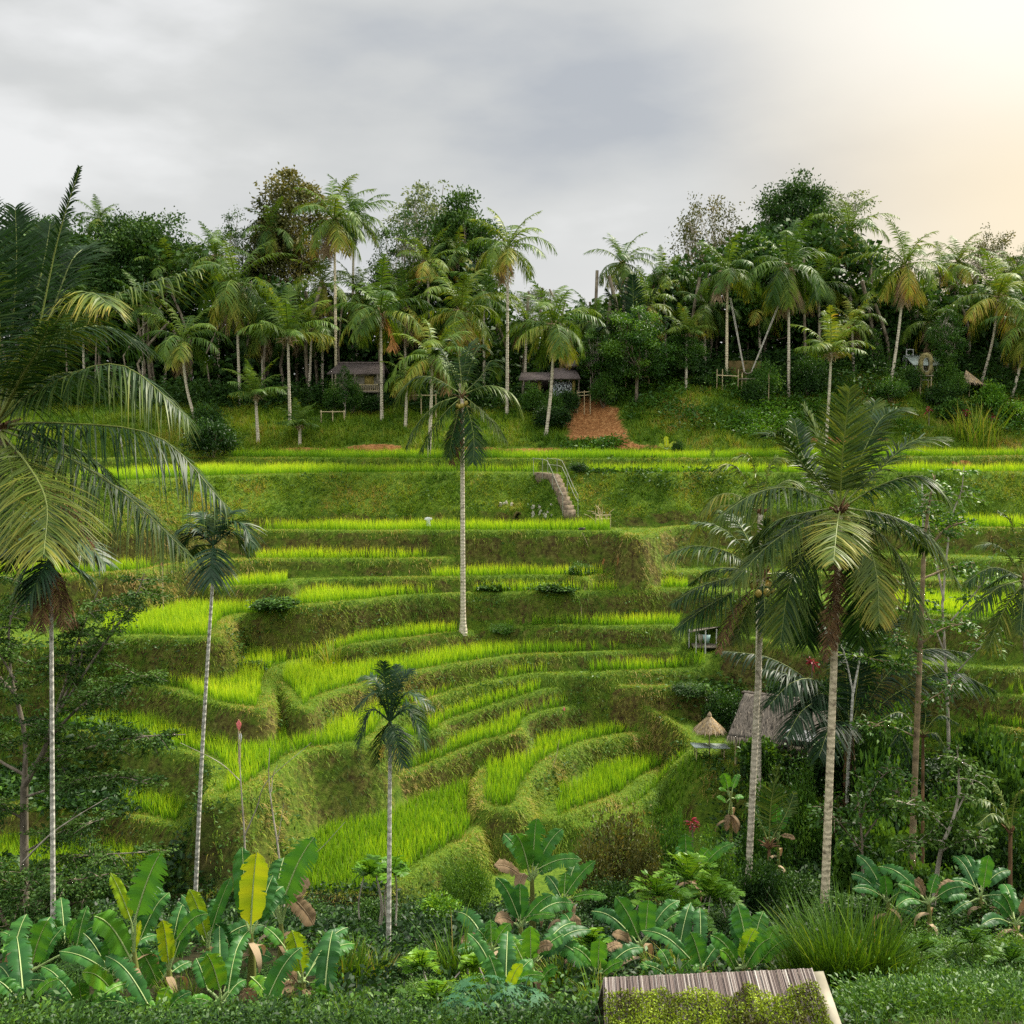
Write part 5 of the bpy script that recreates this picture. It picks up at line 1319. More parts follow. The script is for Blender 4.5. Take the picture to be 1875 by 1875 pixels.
palm_px('young_palm', 'bare-stemmed young palm frond standing left of the slanting trunk', (1408, 1545), 1408, 34.2, [
  ([(1408, 1545), (1412, 1470), (1424, 1405)], -0.3, 0.52, 0.6, 0.1, 0.2, '', 1.2), ([(1408, 1545), (1440, 1490), (1455, 1450)], 0.4, 0.42, 0.5, 0.3, 0.1, ''),
  ([(1408, 1545), (1385, 1490), (1372, 1470)], 0.4, 0.40, 0.5, 0.3, 0.1, ''),
], 0.06, M_FIBRE, 0.8, 44, 0.05)
palm_px('young_palm', 'young palm with dull arching fronds at the right edge', (1850, 1520), 1850, 31, [
  ([(1850, 1520), (1815, 1470), (1770, 1462)], -0.3, 0.5, 0.6, 0.5, 0.0, ''), ([(1850, 1520), (1860, 1460), (1880, 1440)], -0.3, 0.45, 0.6, 0.4, 0.0, ''),
  ([(1850, 1520), (1820, 1490), (1790, 1510)], -0.8, 0.45, 0.6, 0.5, 0.0, ''), ([(1850, 1520), (1835, 1460), (1820, 1430)], 0.3, 0.45, 0.6, 0.4, 0.0, ''),
], 0.07, M_FIBRE, 0.7, 44, 0.05)

# areca palms: ringed pale poles with a small dark crown
def areca(label, crown, base_u, D, fronds, r=0.05, nuts=True, skirt=0.0, leafL=0.62, n=26, yellow=None, bow=0.0):
    c = P(*crown, D); b = ground(base_u, D)
    root = empty('areca_palm', b, label, 'palm tree')
    g = Geo()
    tube(g, curved(b - [0, 0, 0.2], c - [0, 0, 0.5], bow, 22), np.linspace(r * 1.2, r * 0.8, 22), 9)
    g.build('trunk', M_ARTR, root, b, True)
    gs = Geo(); tube(gs, np.array([c - [0, 0, 0.55], c - [0, 0, 0.3], c]), [r * 1.15, r * 1.35, r * 0.8], 9)
    gs.build('crown_shaft', M_SHAFT, root, b, True)
    for pts, dd, ks in fronds:
        gf = Geo(); cv = catmull(px_curve(pts, D, 0, dd), 12)
        frond(gf, cv, leafL * ks, int(n * 1.3), 0.40, 0.45, 0.026 if n > 40 else 0.055, 3, 0.02, 0.16, 0.22, 0.5, (0.45, 1.2), 0, 0, 0.5, 0.14, 0.02)
        gf.build('frond', M_ARECA, root, b)
    if skirt:
        gf = Geo()
        for k in range(6):
            cv = arc_curve(c - [0, 0, 0.25], k * 1.1, R(-62), skirt, 0.4, 10)
            frond(gf, cv, 0.4, 22, 0.5, 0.3, 0.04, 2, 0.02, 0.12, 0.0, 0.4)
        gf.build('dead_fronds', M_FIBRE, root, b)
    if nuts:
        gn = Geo()
        for k in range(5):
            cv = arc_curve(c - [0, 0, 0.5], k * 1.3, R(-10), 0.42, 1.4, 7)
            tube(gn, cv, 0.012, 4, 0.8)
            for q in range(9):
                p = cv[3 + q % 4] + rng.normal(0, 0.04, 3)
                leaves(gn, np.array([p, p]), rng.normal(size=(2, 3)) - [0, 0, 1], 0.07, 0.05, 0.75)
        gn.build('fruit_cluster', M_DRY if yellow is None else M_YEL, root, b)
    return root
M_SHAFT = solid_mat('areca_shaft', (0.03, 0.045, 0.015), (0.10, 0.12, 0.035), 5.0, 0.6)
M_YEL = leaf_mat('yellow_flower', [(0.0, (0.30, 0.27, 0.04)), (1.0, (0.66, 0.55, 0.12))], 0.6, 0.3, 0.3, 0.0)
areca('left areca palm with a brown skirt of dead fronds under its dark crown', (92, 1010), 97, 24, [
  ([(92, 1018), (60, 985), (18, 1000)], -0.4, 1.1), ([(92, 1018), (60, 1020), (22, 1105)], -0.4, 1.0), ([(92, 1018), (75, 1050), (50, 1100)], -0.6, 1.0),
  ([(92, 1018), (130, 985), (160, 1000), (192, 1030)], -0.3, 1.1), ([(92, 1018), (120, 960), (145, 935)], 0.2, 1.0), ([(92, 1018), (72, 960), (45, 940)], 0.3, 1.0),
  ([(92, 1018), (95, 960), (98, 930)], 0.2, 0.9), ([(92, 1018), (125, 1030), (165, 1060)], 0.4, 1.0), ([(92, 1018), (40, 1010), (8, 1045)], 0.5, 1.0)], 0.05, True, 1.5, 0.68, 30)
areca('middle areca palm with a dark crown and red-brown fruit, longest white pole', (391, 1000), 355, 33, [
  ([(391, 998), (360, 965), (328, 970)], -0.3, 1.0), ([(391, 998), (355, 975), (330, 1005)], 0.3, 1.0), ([(391, 998), (378, 955), (360, 940)], 0.2, 1.0), ([(391, 998), (396, 950), (402, 932)], 0.0, 1.0),
  ([(391, 998), (420, 960), (445, 960), (462, 1000)], -0.3, 1.05), ([(391, 998), (425, 975), (450, 1010)], 0.4, 1.0), ([(391, 998), (388, 1020), (385, 1065)], -1.0, 1.3), ([(391, 998), (415, 945), (430, 935)], 0.6, 0.9),
  ([(391, 998), (365, 1000), (345, 1020)], 0.8, 0.9)], 0.058, True, 0.0, 0.78, 30, None, -0.05)
areca('short-crowned areca palm with a yellow flower spray before the near rice field', (714, 1322), 711, 24, [
  ([(714, 1320), (688, 1268), (650, 1300)], -0.3, 0.9), ([(714, 1320), (678, 1300), (655, 1362)], -0.3, 0.9), ([(714, 1320), (690, 1250), (668, 1238)], 0.3, 0.9), ([(714, 1320), (706, 1250), (702, 1212)], -0.2, 0.9),
  ([(714, 1320), (733, 1250), (752, 1226)], 0.3, 0.9), ([(714, 1320), (745, 1268), (792, 1296)], -0.3, 0.9), ([(714, 1320), (750, 1300), (782, 1368)], -0.3, 0.9), ([(714, 1320), (724, 1345), (738, 1402)], -0.5, 1.0),
  ([(714, 1320), (752, 1290), (776, 1338)], 0.6, 0.9), ([(714, 1320), (700, 1345), (690, 1398)], 0.2, 0.9), ([(714, 1320), (720, 1255), (728, 1218)], 0.6, 0.8)],
  0.05, True, 0.0, 0.50, 42, True)
MOUND_FERNS = []
# ================================================================== BANANAS
def ban_leaf(base, tip, w, tint, root, sag=0.14, face=None, torn=0.25, name='leaf', dry=False, mat=None):
    """paddle blade from its stalk end to its tip, folded along a pale midrib"""
    base = np.asarray(base, float); tip = np.asarray(tip, float)
    Ln = np.linalg.norm(tip - base)
    ax = (tip - base) / Ln
    view = nrmz(-(base + tip) / 2) if face is None else np.asarray(face, float)
    view = nrmz(view + np.array([0, 0, 0.55]))
    sd = nrmz(np.cross(ax, view)); nn = np.cross(sd, ax)
    if nn @ view < 0: nn = -nn
    m = 25
    t = np.linspace(0, 1, m)
    hor = nrmz(np.array([ax[0], ax[1], 0.0]) + 1e-6)
    c = base + ax * (t * Ln)[:, None] + (np.sin(PI * t) * sag * Ln * 0.55)[:, None] * np.array([0, 0, 1.0]) - ((t ** 3) * sag * Ln * 0.35)[:, None] * np.array([0, 0, 1.0])
    wp = np.where(t < 0.10, t / 0.10 * 0.55, 1.0) * np.minimum(1, 0.55 + 2.2 * (t - 0.05)) * np.clip(1 - np.clip((t - 0.72) / 0.28, 0, 1) ** 2.2, 0.03, 1)
    wp = np.clip(wp, 0.02, 1)
    g = Geo(); q = rng
    ph = q.uniform(0, 6.28)
    rip = 0.02 * w * np.sin(t * 34 + ph) + 0.03 * w * np.sin(t * 11 + ph)
    tn = np.clip(tint + 0.05 * np.sin(t * 23 + ph), 0, 1)
    fold = 0.22
    for s_ in (1, -1):
        tear = 0; nsp = 0.0; sp0 = 0.0
        V = []
        for i in range(m - 1):
            sp0 = nsp if i else 0.0; nsp = q.uniform(0.15, 0.5) if q.random() < torn * 0.9 else 0.0
            if sp0 or nsp: tear = q.uniform(0.0, 0.45)
            rag = q.uniform(0.93, 1.05)
            for (j, cut) in ((i, 0.0), (i + 1, 1.0)):
                hw = w * 0.5 * wp[j]
                sh = ax * (Ln / m) * (-nsp if cut else sp0)
                mid = c[j] + sd * s_ * hw * 0.55 + nn * (hw * fold + rip[j])
                out = c[j] + sd * s_ * hw * rag + nn * (hw * fold * 0.9 + rip[j] * 1.5) - np.array([0, 0, tear * hw * 0.8]) + sh
                V.append([c[j], mid, out])
        V = np.array(V).reshape(-1, 3)
        f = []
        for i in range(m - 1):
            o = i * 6
            f += [[o, o + 1, o + 4, o + 3], [o + 1, o + 2, o + 5, o + 4]]
        g.add(V, f, np.repeat(np.stack([tn[:-1], tn[1:]], 1).ravel(), 3), 0)
    rib = c + nn * 0.012
    tube(g, np.vstack([base - ax * 0.04 * Ln, rib[::2]]), np.interp(np.linspace(0, 1, 14), [0, 1], [w * 0.045, w * 0.012]), 5, 0.8, 1, cap=False)
    return g.build(name, [M_DRY, M_DRY] if dry else [mat or M_BAN, M_RIB], root)
def banana(label, crown, D, lv, base_u=None, r=0.085, cat='banana plant', extra=2, dim=0.0):
    """lv: (base px, tip px, width px, tip depth change, tint)"""
    cr = P(*crown, D)
    b = ground(crown[0] if base_u is None else base_u, D + 0.0)
    if b[2] > cr[2] - 0.5: b[2] = cr[2] - 0.8
    root = empty('banana_plant', (0, 0, 0), label, cat)
    g = Geo()
    tube(g, catmull([b - [0, 0, 0.2], (b + cr) / 2 + [0.03, 0, 0], cr], 10), np.linspace(r * 1.25, r * 0.5, 10), 9, 0.45)
    g.build('pseudostem', M_STEM, root, smooth=True)
    for k in range(3):                                   # withered sheaths hanging round the stem
        gd = Geo(); a = k * 2.1 + 0.4
        p = b + (cr - b) * rng.uniform(0.55, 0.85) + [0.05 * math.cos(a), 0.05 * math.sin(a), 0]
        cv = arc_curve(p, a, R(10), rng.uniform(0.5, 0.9), 2.2, 8); sdv = np.array([math.cos(a), -math.sin(a), 0.1])
        hw = np.array([.03, .06, .08, .08, .07, .06, .04, .015])[:, None] * 0.9
        V = np.stack([cv - sdv * hw, cv + sdv * hw], 1).reshape(-1, 3)
        gd.add(V, [[2 * q, 2 * q + 1, 2 * q + 3, 2 * q + 2] for q in range(7)], rng.uniform(0.2, 0.9)); gd.build('withered_sheath', M_DRY, root)
    for (bp, tp_, w, dd, tn) in lv:
        B_ = P(*bp, D + (0.12 if dd > 0 else -0.12) * min(1, abs(dd))); T_ = P(*tp_, D + dd)
        kind = 'dry' if tn < 0 else ''
        ban_leaf(B_, T_, max(0.12, w * D / F), 0.4 if tn < 0 else max(0.0, tn - dim), root, rng.uniform(0.10, 0.22), torn=rng.choice([0.1, 0.2, 0.6]), name='dry_leaf' if tn < 0 else 'leaf', dry=tn < 0)
        gp = Geo(); st_ = cr - (cr - b) * 0.06
        tube(gp, catmull([st_, (st_ + B_) / 2 + [0, 0, 0.02], B_], 6), np.linspace(0.035, 0.018, 6), 6, 0.4, cap=False)
        gp.build('leaf_stalk', M_RIB, root)
    for k in range(extra):                                # darker leaves on the far side
        a = rng.uniform(-1.3, 1.3); e = rng.uniform(R(5), R(60)); l_ = rng.uniform(0.8, 1.35)
        d = np.array([math.sin(a) * math.cos(e), abs(math.cos(a)) * math.cos(e), math.sin(e)])
        ban_leaf(cr + d * 0.2, cr + d * (0.2 + l_), rng.uniform(0.26, 0.4), max(0, rng.uniform(0.12, 0.40) - dim), root, 0.22, torn=0.5)
    return root
M_STEM = leaf_mat('banana_stem', [(0.0, (0.06, 0.09, 0.02)), (0.5, (0.18, 0.20, 0.05)), (1.0, (0.30, 0.22, 0.08))], 0.5, 0.05, 0.4, 0.05)
banana('tall banana plant at left with a big upright leaf and two lime young leaves', (245, 1742), 19, [
  ((248, 1684), (296, 1552), 60, -0.3, 0.42), ((241, 1690), (202, 1594), 24, -0.1, 0.80), ((238, 1756), (172, 1668), 48, -0.5, 0.55), ((212, 1826), (149, 1773), 40, -0.9, 0.64),
  ((196, 1778), (108, 1738), 30, 0.2, 0.36), ((205, 1790), (226, 1724), 34, 0.3, 0.30), ((243, 1752), (257, 1682), 14, 0.0, 0.92), ((240, 1800), (170, 1836), 20, -0.7, 0.60), ((250, 1730), (292, 1618), 26, 0.6, 0.22)], 246)
banana('banana plant with one twisted lime leaf right of the tall left one', (309, 1775), 19.6, [
  ((309, 1768), (297, 1678), 30, -0.2, 0.86), ((290, 1807), (254, 1733), 38, -0.5, 0.46), ((322, 1724), (381, 1666), 32, -0.2, 0.42), ((302, 1730), (289, 1714), 20, 0.3, 0.3),
  ((300, 1800), (276, 1738), 30, 0.3, 0.30), ((315, 1780), (350, 1760), 22, 0.4, 0.28)], 305)
banana('banana plant with a narrow lime leaf before the middle areca pole', (381, 1735), 22, [
  ((379, 1722), (346, 1622), 30, -0.2, 0.82), ((384, 1718), (424, 1600), 24, 0.2, 0.34), ((376, 1690), (332, 1636), 22, 0.4, 0.28), ((386, 1700), (398, 1640), 26, 0.4, 0.30)], 380)
banana('banana plant with the brightest upright lime leaf', (459, 1708), 20, [
  ((459, 1702), (470, 1551), 50, -0.2, 0.95), ((451, 1690), (443, 1543), 40, 0.4, 0.36), ((470, 1690), (500, 1600), 34, 0.6, 0.26)], 458)
banana('banana plant with a tall dark green leaf leaning right and a hanging dry leaf', (514, 1690), 21.5, [
  ((515, 1662), (576, 1525), 56, -0.3, 0.44), ((506, 1640), (520, 1566), 46, 0.5, 0.30), ((522, 1665), (562, 1600), 34, 0.8, -1), ((530, 1640), (575, 1690), 34, 0.1, -1), ((505, 1660), (470, 1590), 30, 0.6, 0.26)], 512)
banana('low banana plant with a rounded bright leaf in the bottom left', (404, 1830), 18.6, [
  ((403, 1816), (378, 1741), 44, -0.4, 0.62), ((380, 1812), (359, 1752), 30, 0.3, 0.34), ((418, 1815), (432, 1740), 32, 0.5, 0.34), ((395, 1842), (347, 1828), 24, -0.5, 0.5), ((412, 1845), (426, 1833), 26, -0.6, 0.46), ((410, 1835), (450, 1790), 26, 0.5, 0.32)], 404)
banana('banana plant with a broad lime leaf beside torn dry ones', (554, 1795), 19.4, [
  ((553, 1783), (534, 1700), 40, -0.3, 0.82), ((518, 1730), (485, 1696), 24, 0.2, 0.46), ((560, 1790), (600, 1740), 32, 0.5, 0.28), ((545, 1800), (505, 1760), 24, -0.5, -1), ((565, 1800), (630, 1815), 22, -0.6, 0.5), ((540, 1800), (480, 1840), 26, -0.7, -1), ((460, 1790), (492, 1826), 30, -0.4, 0.62)], 552)
banana('dark banana plant in front of the left areca trunk', (57, 1775), 21, [
  ((58, 1768), (88, 1680), 44, -0.2, 0.40), ((40, 1740), (0, 1738), 26, -0.3, 0.52), ((48, 1760), (50, 1715), 32, 0.4, 0.3), ((70, 1770), (120, 1690), 22, 0.5, 0.34), ((140, 1735), (160, 1655), 22, 0.3, 0.40)], 57)
banana('banana plant with a cut leaf in the bottom left corner', (45, 1850), 17.6, [
  ((50, 1848), (110, 1786), 20, -0.2, 0.52), ((35, 1835), (-5, 1792), 44, 0.0, 0.38), ((20, 1860), (40, 1835), 24, -0.4, 0.80), ((40, 1860), (-20, 1880), 30, -0.5, 0.7)], 45)
banana('tall dark banana clump at centre below the near rice path', (974, 1605), 24, [
  ((975, 1592), (983, 1490), 38, -0.3, 0.36), ((968, 1594), (943, 1520), 40, -0.6, 0.50), ((980, 1594), (1031, 1511), 30, 0.2, 0.38), ((962, 1580), (922, 1524), 28, 0.4, 0.34), ((985, 1592), (1066, 1570), 26, -0.4, 0.42), ((955, 1605), (905, 1580), 26, -0.7, -1), ((985, 1600), (1012, 1588), 14, 0.2, 0.3), ((960, 1600), (948, 1625), 22, -0.6, -1)], 972)
banana('banana plant right of the tall dark centre clump', (1033, 1650), 23.4, [
  ((1034, 1642), (1091, 1572), 24, -0.2, 0.38), ((1033, 1640), (1036, 1594), 26, 0.1, 0.48), ((1045, 1645), (1113, 1640), 18, -0.3, 0.5), ((1030, 1650), (1052, 1672), 22, -0.4, -1), ((1028, 1645), (1000, 1600), 24, 0.5, 0.26)], 1033)
banana('dark banana plant under the centre clump, midribs showing pale', (953, 1695), 22.4, [
  ((952, 1688), (908, 1600), 28, -0.2, 0.32), ((953, 1686), (952, 1614), 32, 0.0, 0.30), ((958, 1690), (1012, 1634), 24, -0.2, 0.34), ((962, 1680), (1018, 1675), 14, -0.4, 0.5), ((940, 1690), (905, 1682), 26, -0.5, -1)], 953)
banana('banana plant with two bold upright leaves above the mossy roof', (1174, 1728), 21, [
  ((1170, 1720), (1126, 1636), 34, -0.2, 0.42), ((1182, 1716), (1188, 1642), 34, -0.1, 0.40), ((1188, 1718), (1250, 1666), 22, 0.3, 0.46), ((1190, 1710), (1228, 1652), 18, 0.5, 0.36), ((1165, 1725), (1130, 1690), 24, 0.4, 0.3), ((1160, 1735), (1120, 1705), 20, -0.5, -1)], 1174)
banana('banana plant with one leaf right behind the roof ridge', (1284, 1772), 19.5, [
  ((1284, 1768), (1264, 1703), 40, -0.2, 0.40), ((1290, 1765), (1330, 1720), 24, 0.4, 0.34), ((1288, 1770), (1310, 1730), 22, 0.3, 0.3)], 1284)
banana('leafy banana clump behind the right end of the mossy roof', (1362, 1770), 19.8, [
  ((1352, 1768), (1300, 1706), 34, -0.2, 0.42), ((1366, 1725), (1350, 1652), 36, 0.2, 0.40), ((1378, 1740), (1398, 1664), 34, 0.3, 0.42), ((1360, 1765), (1384, 1694), 32, -0.2, 0.70), ((1385, 1770), (1424, 1690), 26, 0.1, 0.52), ((1390, 1765), (1454, 1712), 26, -0.2, 0.48), ((1365, 1772), (1412, 1712), 36, -0.5, 0.40), ((1345, 1775), (1318, 1735), 26, -0.4, 0.62)], 1362)
banana('banana plant left of the mossy roof with one straight pale leaf', (1095, 1785), 19.6, [
  ((1095, 1780), (1098, 1714), 32, -0.2, 0.50), ((1088, 1770), (1049, 1731), 26, -0.1, 0.46), ((1104, 1782), (1142, 1758), 22, -0.3, 0.48), ((1100, 1775), (1090, 1735), 24, 0.5, 0.28), ((1108, 1740), (1140, 1728), 18, 0.2, -1)], 1095)
banana('banana plant with a bright leaf in the bottom centre', (972, 1768), 19.8, [
  ((972, 1760), (971, 1690), 34, -0.2, 0.58), ((985, 1750), (1032, 1708), 26, 0.2, 0.42), ((960, 1765), (930, 1710), 22, 0.3, 0.66), ((980, 1740), (1012, 1728), 22, -0.2, -1), ((990, 1800), (1022, 1768), 24, -0.4, 0.36), ((965, 1780), (935, 1735), 26, 0.3, 0.36)], 972)
banana('banana plant with one lime leaf standing over the papaya leaves', (925, 1828), 17.8, [
  ((928, 1824), (957, 1758), 22, -0.3, 0.84), ((940, 1800), (998, 1784), 20, -0.4, 0.50), ((918, 1825), (895, 1745), 34, 0.2, 0.40), ((930, 1815), (975, 1752), 26, 0.4, 0.36)], 925)
banana('lone small banana tree on the dark slope left of the slanting palm', (1338, 1450), 38, [
  ((1333, 1446), (1323, 1413), 20, -0.3, 0.56), ((1341, 1446), (1354, 1415), 12, 0.2, 0.50), ((1330, 1448), (1316, 1444), 8, -0.3, 0.56), ((1345, 1462), (1362, 1458), 10, 0.2, 0.46), ((1330, 1470), (1312, 1457), 8, -0.2, 0.5), ((1334, 1490), (1330, 1520), 12, -0.2, -1), ((1341, 1490), (1349, 1525), 12, -0.2, -1)], 1335, 0.07, extra=0)
banana('small dim banana plant right of the slanting palm foot', (1424, 1530), 35, [
  ((1424, 1522), (1418, 1466), 20, -0.2, 0.36), ((1428, 1522), (1446, 1476), 16, 0.2, 0.34), ((1420, 1530), (1398, 1515), 12, -0.2, 0.3), ((1430, 1530), (1456, 1535), 10, -0.3, -1), ((1418, 1535), (1395, 1550), 14, -0.3, 0.26)], 1424, 0.07, extra=1, dim=0.05)
banana('dim banana plant behind the tall grass clump', (1626, 1650), 27, [
  ((1624, 1642), (1619, 1600), 24, -0.2, 0.36), ((1632, 1645), (1657, 1632), 22, -0.2, 0.32), ((1612, 1640), (1560, 1624), 18, -0.2, 0.34), ((1640, 1665), (1680, 1676), 14, -0.3, 0.3), ((1620, 1630), (1590, 1612), 22, 0.3, 0.22)], 1626, extra=3, dim=0.08)
banana('dim banana plant in the shade at the right edge', (1795, 1640), 27, [
  ((1800, 1630), (1811, 1562), 24, -0.2, 0.48), ((1785, 1625), (1738, 1612), 20, -0.2, 0.32), ((1805, 1640), (1870, 1650), 20, -0.3, 0.30), ((1780, 1650), (1742, 1672), 16, -0.3, 0.28), ((1800, 1625), (1850, 1590), 22, 0.3, 0.24), ((1810, 1660), (1850, 1690), 14, -0.3, -1)], 1795, extra=3, dim=0.08)
banana('banana plant half hidden behind the pinnate shrub', (1262, 1590), 30, [
  ((1257, 1582), (1254, 1522), 28, -0.2, 0.38), ((1283, 1580), (1298, 1553), 24, -0.2, 0.46), ((1290, 1584), (1344, 1540), 20, -0.2, 0.42), ((1248, 1580), (1240, 1556), 14, 0.2, 0.36)], 1262, extra=1)
banana('yellow-leaved young plantain at the foot of the bank', (1221, 822), 74.2, [
  ((1221, 820), (1219, 797), 9, 0, 0.98), ((1224, 820), (1238, 808), 8, 0, 0.95), ((1217, 821), (1206, 812), 8, 0, 0.9), ((1226, 822), (1240, 818), 7, 0, 0.6)], 1221, 0.06, extra=0)

def wild_banana(label, u, v, D, n, Lpx, tint, seed):
    q = np.random.default_rng(seed); lv = []
    for k in range(n):
        a = R(-20 + 220 * (k + q.random() * 0.7) / n); l_ = Lpx * q.uniform(0.65, 1.1); dx, dy = math.cos(a) * l_, -abs(math.sin(a)) * l_ * 0.95 + 6
        s_ = 0.22
        lv.append(((u + dx * s_, v + dy * s_), (u + dx, v + dy), Lpx * q.uniform(0.27, 0.36), q.uniform(-0.7, 0.5), -1 if q.random() < 0.10 else np.clip(tint + q.normal(0, 0.10), 0.1, 0.9)))
    return banana(label, (u, v), D, lv, u, 0.07, extra=1)
for k_, (lab, u, v, D, n, Lp, tn) in enumerate([
  ('low dark banana sucker at the bottom, left of the tall left plant', 150, 1850, 18.4, 7, 92, 0.38), ('low banana sucker right of the tall left plant stem', 290, 1868, 18.0, 7, 84, 0.46),
  ('banana sucker filling the bottom between the lime leaves', 470, 1872, 17.8, 6, 84, 0.40), ('shaded banana sucker behind the tall left plant', 200, 1775, 21.5, 7, 90, 0.26),
  ('shaded banana sucker right of the brightest lime leaf', 430, 1760, 22, 7, 84, 0.28), ('banana sucker below the torn dry leaves', 590, 1862, 18.2, 6, 80, 0.36),
  ('shaded banana sucker beside the ivy stump', 120, 1740, 22.5, 6, 84, 0.30), ('shaded banana sucker in the bottom left corner', 10, 1820, 19.5, 6, 90, 0.34),
  ('dark banana sucker between the centre clump and the roof', 1060, 1745, 21.5, 7, 78, 0.34), ('dark banana sucker left of the bottom centre bright leaf', 900, 1740, 21.5, 7, 78, 0.36),
  ('shaded banana sucker left of the roof clump', 1235, 1790, 19.8, 6, 70, 0.40), ('dim banana sucker right of the large front palm trunk', 1700, 1650, 26, 7, 70, 0.22),
  ('dim banana sucker low at the right edge', 1860, 1690, 25, 6, 74, 0.24)]):
    wild_banana(lab, u, v, D, n, Lp, tn, 400 + k_)

for k_, (u, v, r_, D, lab, tn) in enumerate([(1690, 1740, 40, 20.5, 'fern clump on the upper left of the bottom right mound', 0.50), (1780, 1725, 40, 21, 'fern clump on top of the bottom right mound', 0.42),
  (1850, 1760, 44, 20, 'fern clump at the right edge of the bottom mound', 0.46), (1735, 1800, 44, 18.8, 'pale fern clump in the middle of the bottom right mound', 0.60), (1660, 1830, 40, 18, 'fern clump beside the pale roof edge board', 0.52)]):
    MOUND_FERNS.append((lab, (u, v), D, r_, tn))

# ================================================================== TALL GRASS CLUMPS
def grass_clump(label, u, D, w_px, top_v, n, tint=0.35, wid=0.035, name='tall_grass', cat='tall grass', arch=(0.2, 0.8), mat=None):
    b = ground(u, D); g = Geo()
    H_ = max(0.4, P(u, top_v, D)[2] - b[2]); w = w_px * D / F / 2
    an = rng.uniform(0, 2 * PI, n); rr = np.sqrt(rng.random(n)) * w * 0.75
    base = b + np.stack([rr * np.cos(an), rr * np.sin(an) * 0.6, np.zeros(n)], -1)
    base[:, 2] = gz(base[:, 0], base[:, 1]) - 0.05
    a2 = an + rng.normal(0, 0.9, n); ln = rng.uniform(0.05, 0.42, n)
    dr = np.stack([np.cos(a2) * ln, np.sin(a2) * ln, np.ones(n)], -1)
    sd = np.stack([-np.sin(a2), np.cos(a2), np.zeros(n)], -1) + rng.normal(0, 0.35, (n, 3))
    bend = rng.uniform(*arch, n); out = np.stack([np.cos(a2) * 0.75, np.sin(a2) * 0.75, -np.ones(n) * 0.75], -1)
    hh = H_ * rng.uniform(0.45, 1.12, n) * (1 - 0.25 * (rr / (w + 1e-6)) ** 2)
    L_ = hh * (1 + 0.35 * bend)
    tn = np.clip(tint + rng.normal(0, 0.10, n) + np.where(rng.random(n) < 0.06, 0.4, 0), 0, 1)
    blades(g, base, dr, sd, L_, wid, bend * 0.55, 7, 'palm', np.clip(tn - 0.1, 0, 1), np.clip(tn + 0.12, 0, 1), 0, nrmz(out))
    root = g.build(name, mat or M_GRASS, None, b)
    root.location = tuple(b)
    return tag(root, label, cat)
grass_clump('huge tall grass clump at the foot of the large front palm', 1545, 19.2, 215, 1640, 1300, 0.13, 0.030, arch=(0.1, 0.75))
grass_clump('tall grass clump just left of the huge one', 1475, 19.8, 110, 1690, 380, 0.15, 0.028, arch=(0.1, 0.8))
grass_clump('outer tuft right of the huge grass clump', 1625, 18.6, 120, 1715, 400, 0.15, 0.028, arch=(0.1, 0.8))
grass_clump('arching grass clump in the bottom centre, left of the bananas', 840, 21, 90, 1672, 170, 0.24, 0.032)
grass_clump('grass clump at the foot of the small areca palm', 640, 20.5, 100, 1712, 190, 0.24, 0.030)
grass_clump('yellowish grass clump left of the areca foot', 690, 21, 80, 1735, 130, 0.50, 0.026)
grass_clump('drooping grass tuft at the bottom below the torn banana leaves', 610, 18.5, 120, 1800, 150, 0.24, 0.022)
grass_clump('bottom grass tuft beside the mound of lime leaves', 715, 18, 110, 1815, 120, 0.45, 0.020)
grass_clump('grass tuft between the centre bananas', 1025, 20.5, 80, 1730, 110, 0.42, 0.022)
grass_clump('grass clump in front of the roof ridge banana', 1215, 20.2, 90, 1728, 150, 0.45, 0.022)
grass_clump('dry grass bundle hanging over the roof ridge', 1255, 20.6, 60, 1700, 90, 0.66, 0.020)
grass_clump('grass tuft at the left end of the mossy roof', 1085, 18.2, 60, 1770, 90, 0.45, 0.020)
grass_clump('thin grass growing between the left bananas', 330, 19.3, 90, 1770, 90, 0.40, 0.018)
grass_clump('fine grass below the left bananas', 500, 18.0, 120, 1835, 130, 0.45, 0.016)
grass_clump('tall weeds on the bottom right mound', 1700, 19.2, 90, 1760, 150, 0.5, 0.018)
grass_clump('sugarcane-like grass plant on the middle terrace bank', 606, 53.2, 46, 1155, 70, 0.62, 0.06, 'cane_grass', 'cane plant')
grass_clump('grassy tuft on the terrace wall left of the lone palm foot', 560, 52.0, 40, 1225, 40, 0.5, 0.04)
grass_clump('tall reed tuft on the right bank, left one of two', 1600, 79.5, 70, 740, 80, 0.55, 0.07)
grass_clump('tall reed tuft on the right bank, brighter one of two', 1790, 78.5, 110, 738, 140, 0.62, 0.07)
grass_clump('round pale tuft at the left side of the right bank', 1180, 79, 50, 752, 70, 0.5, 0.06)

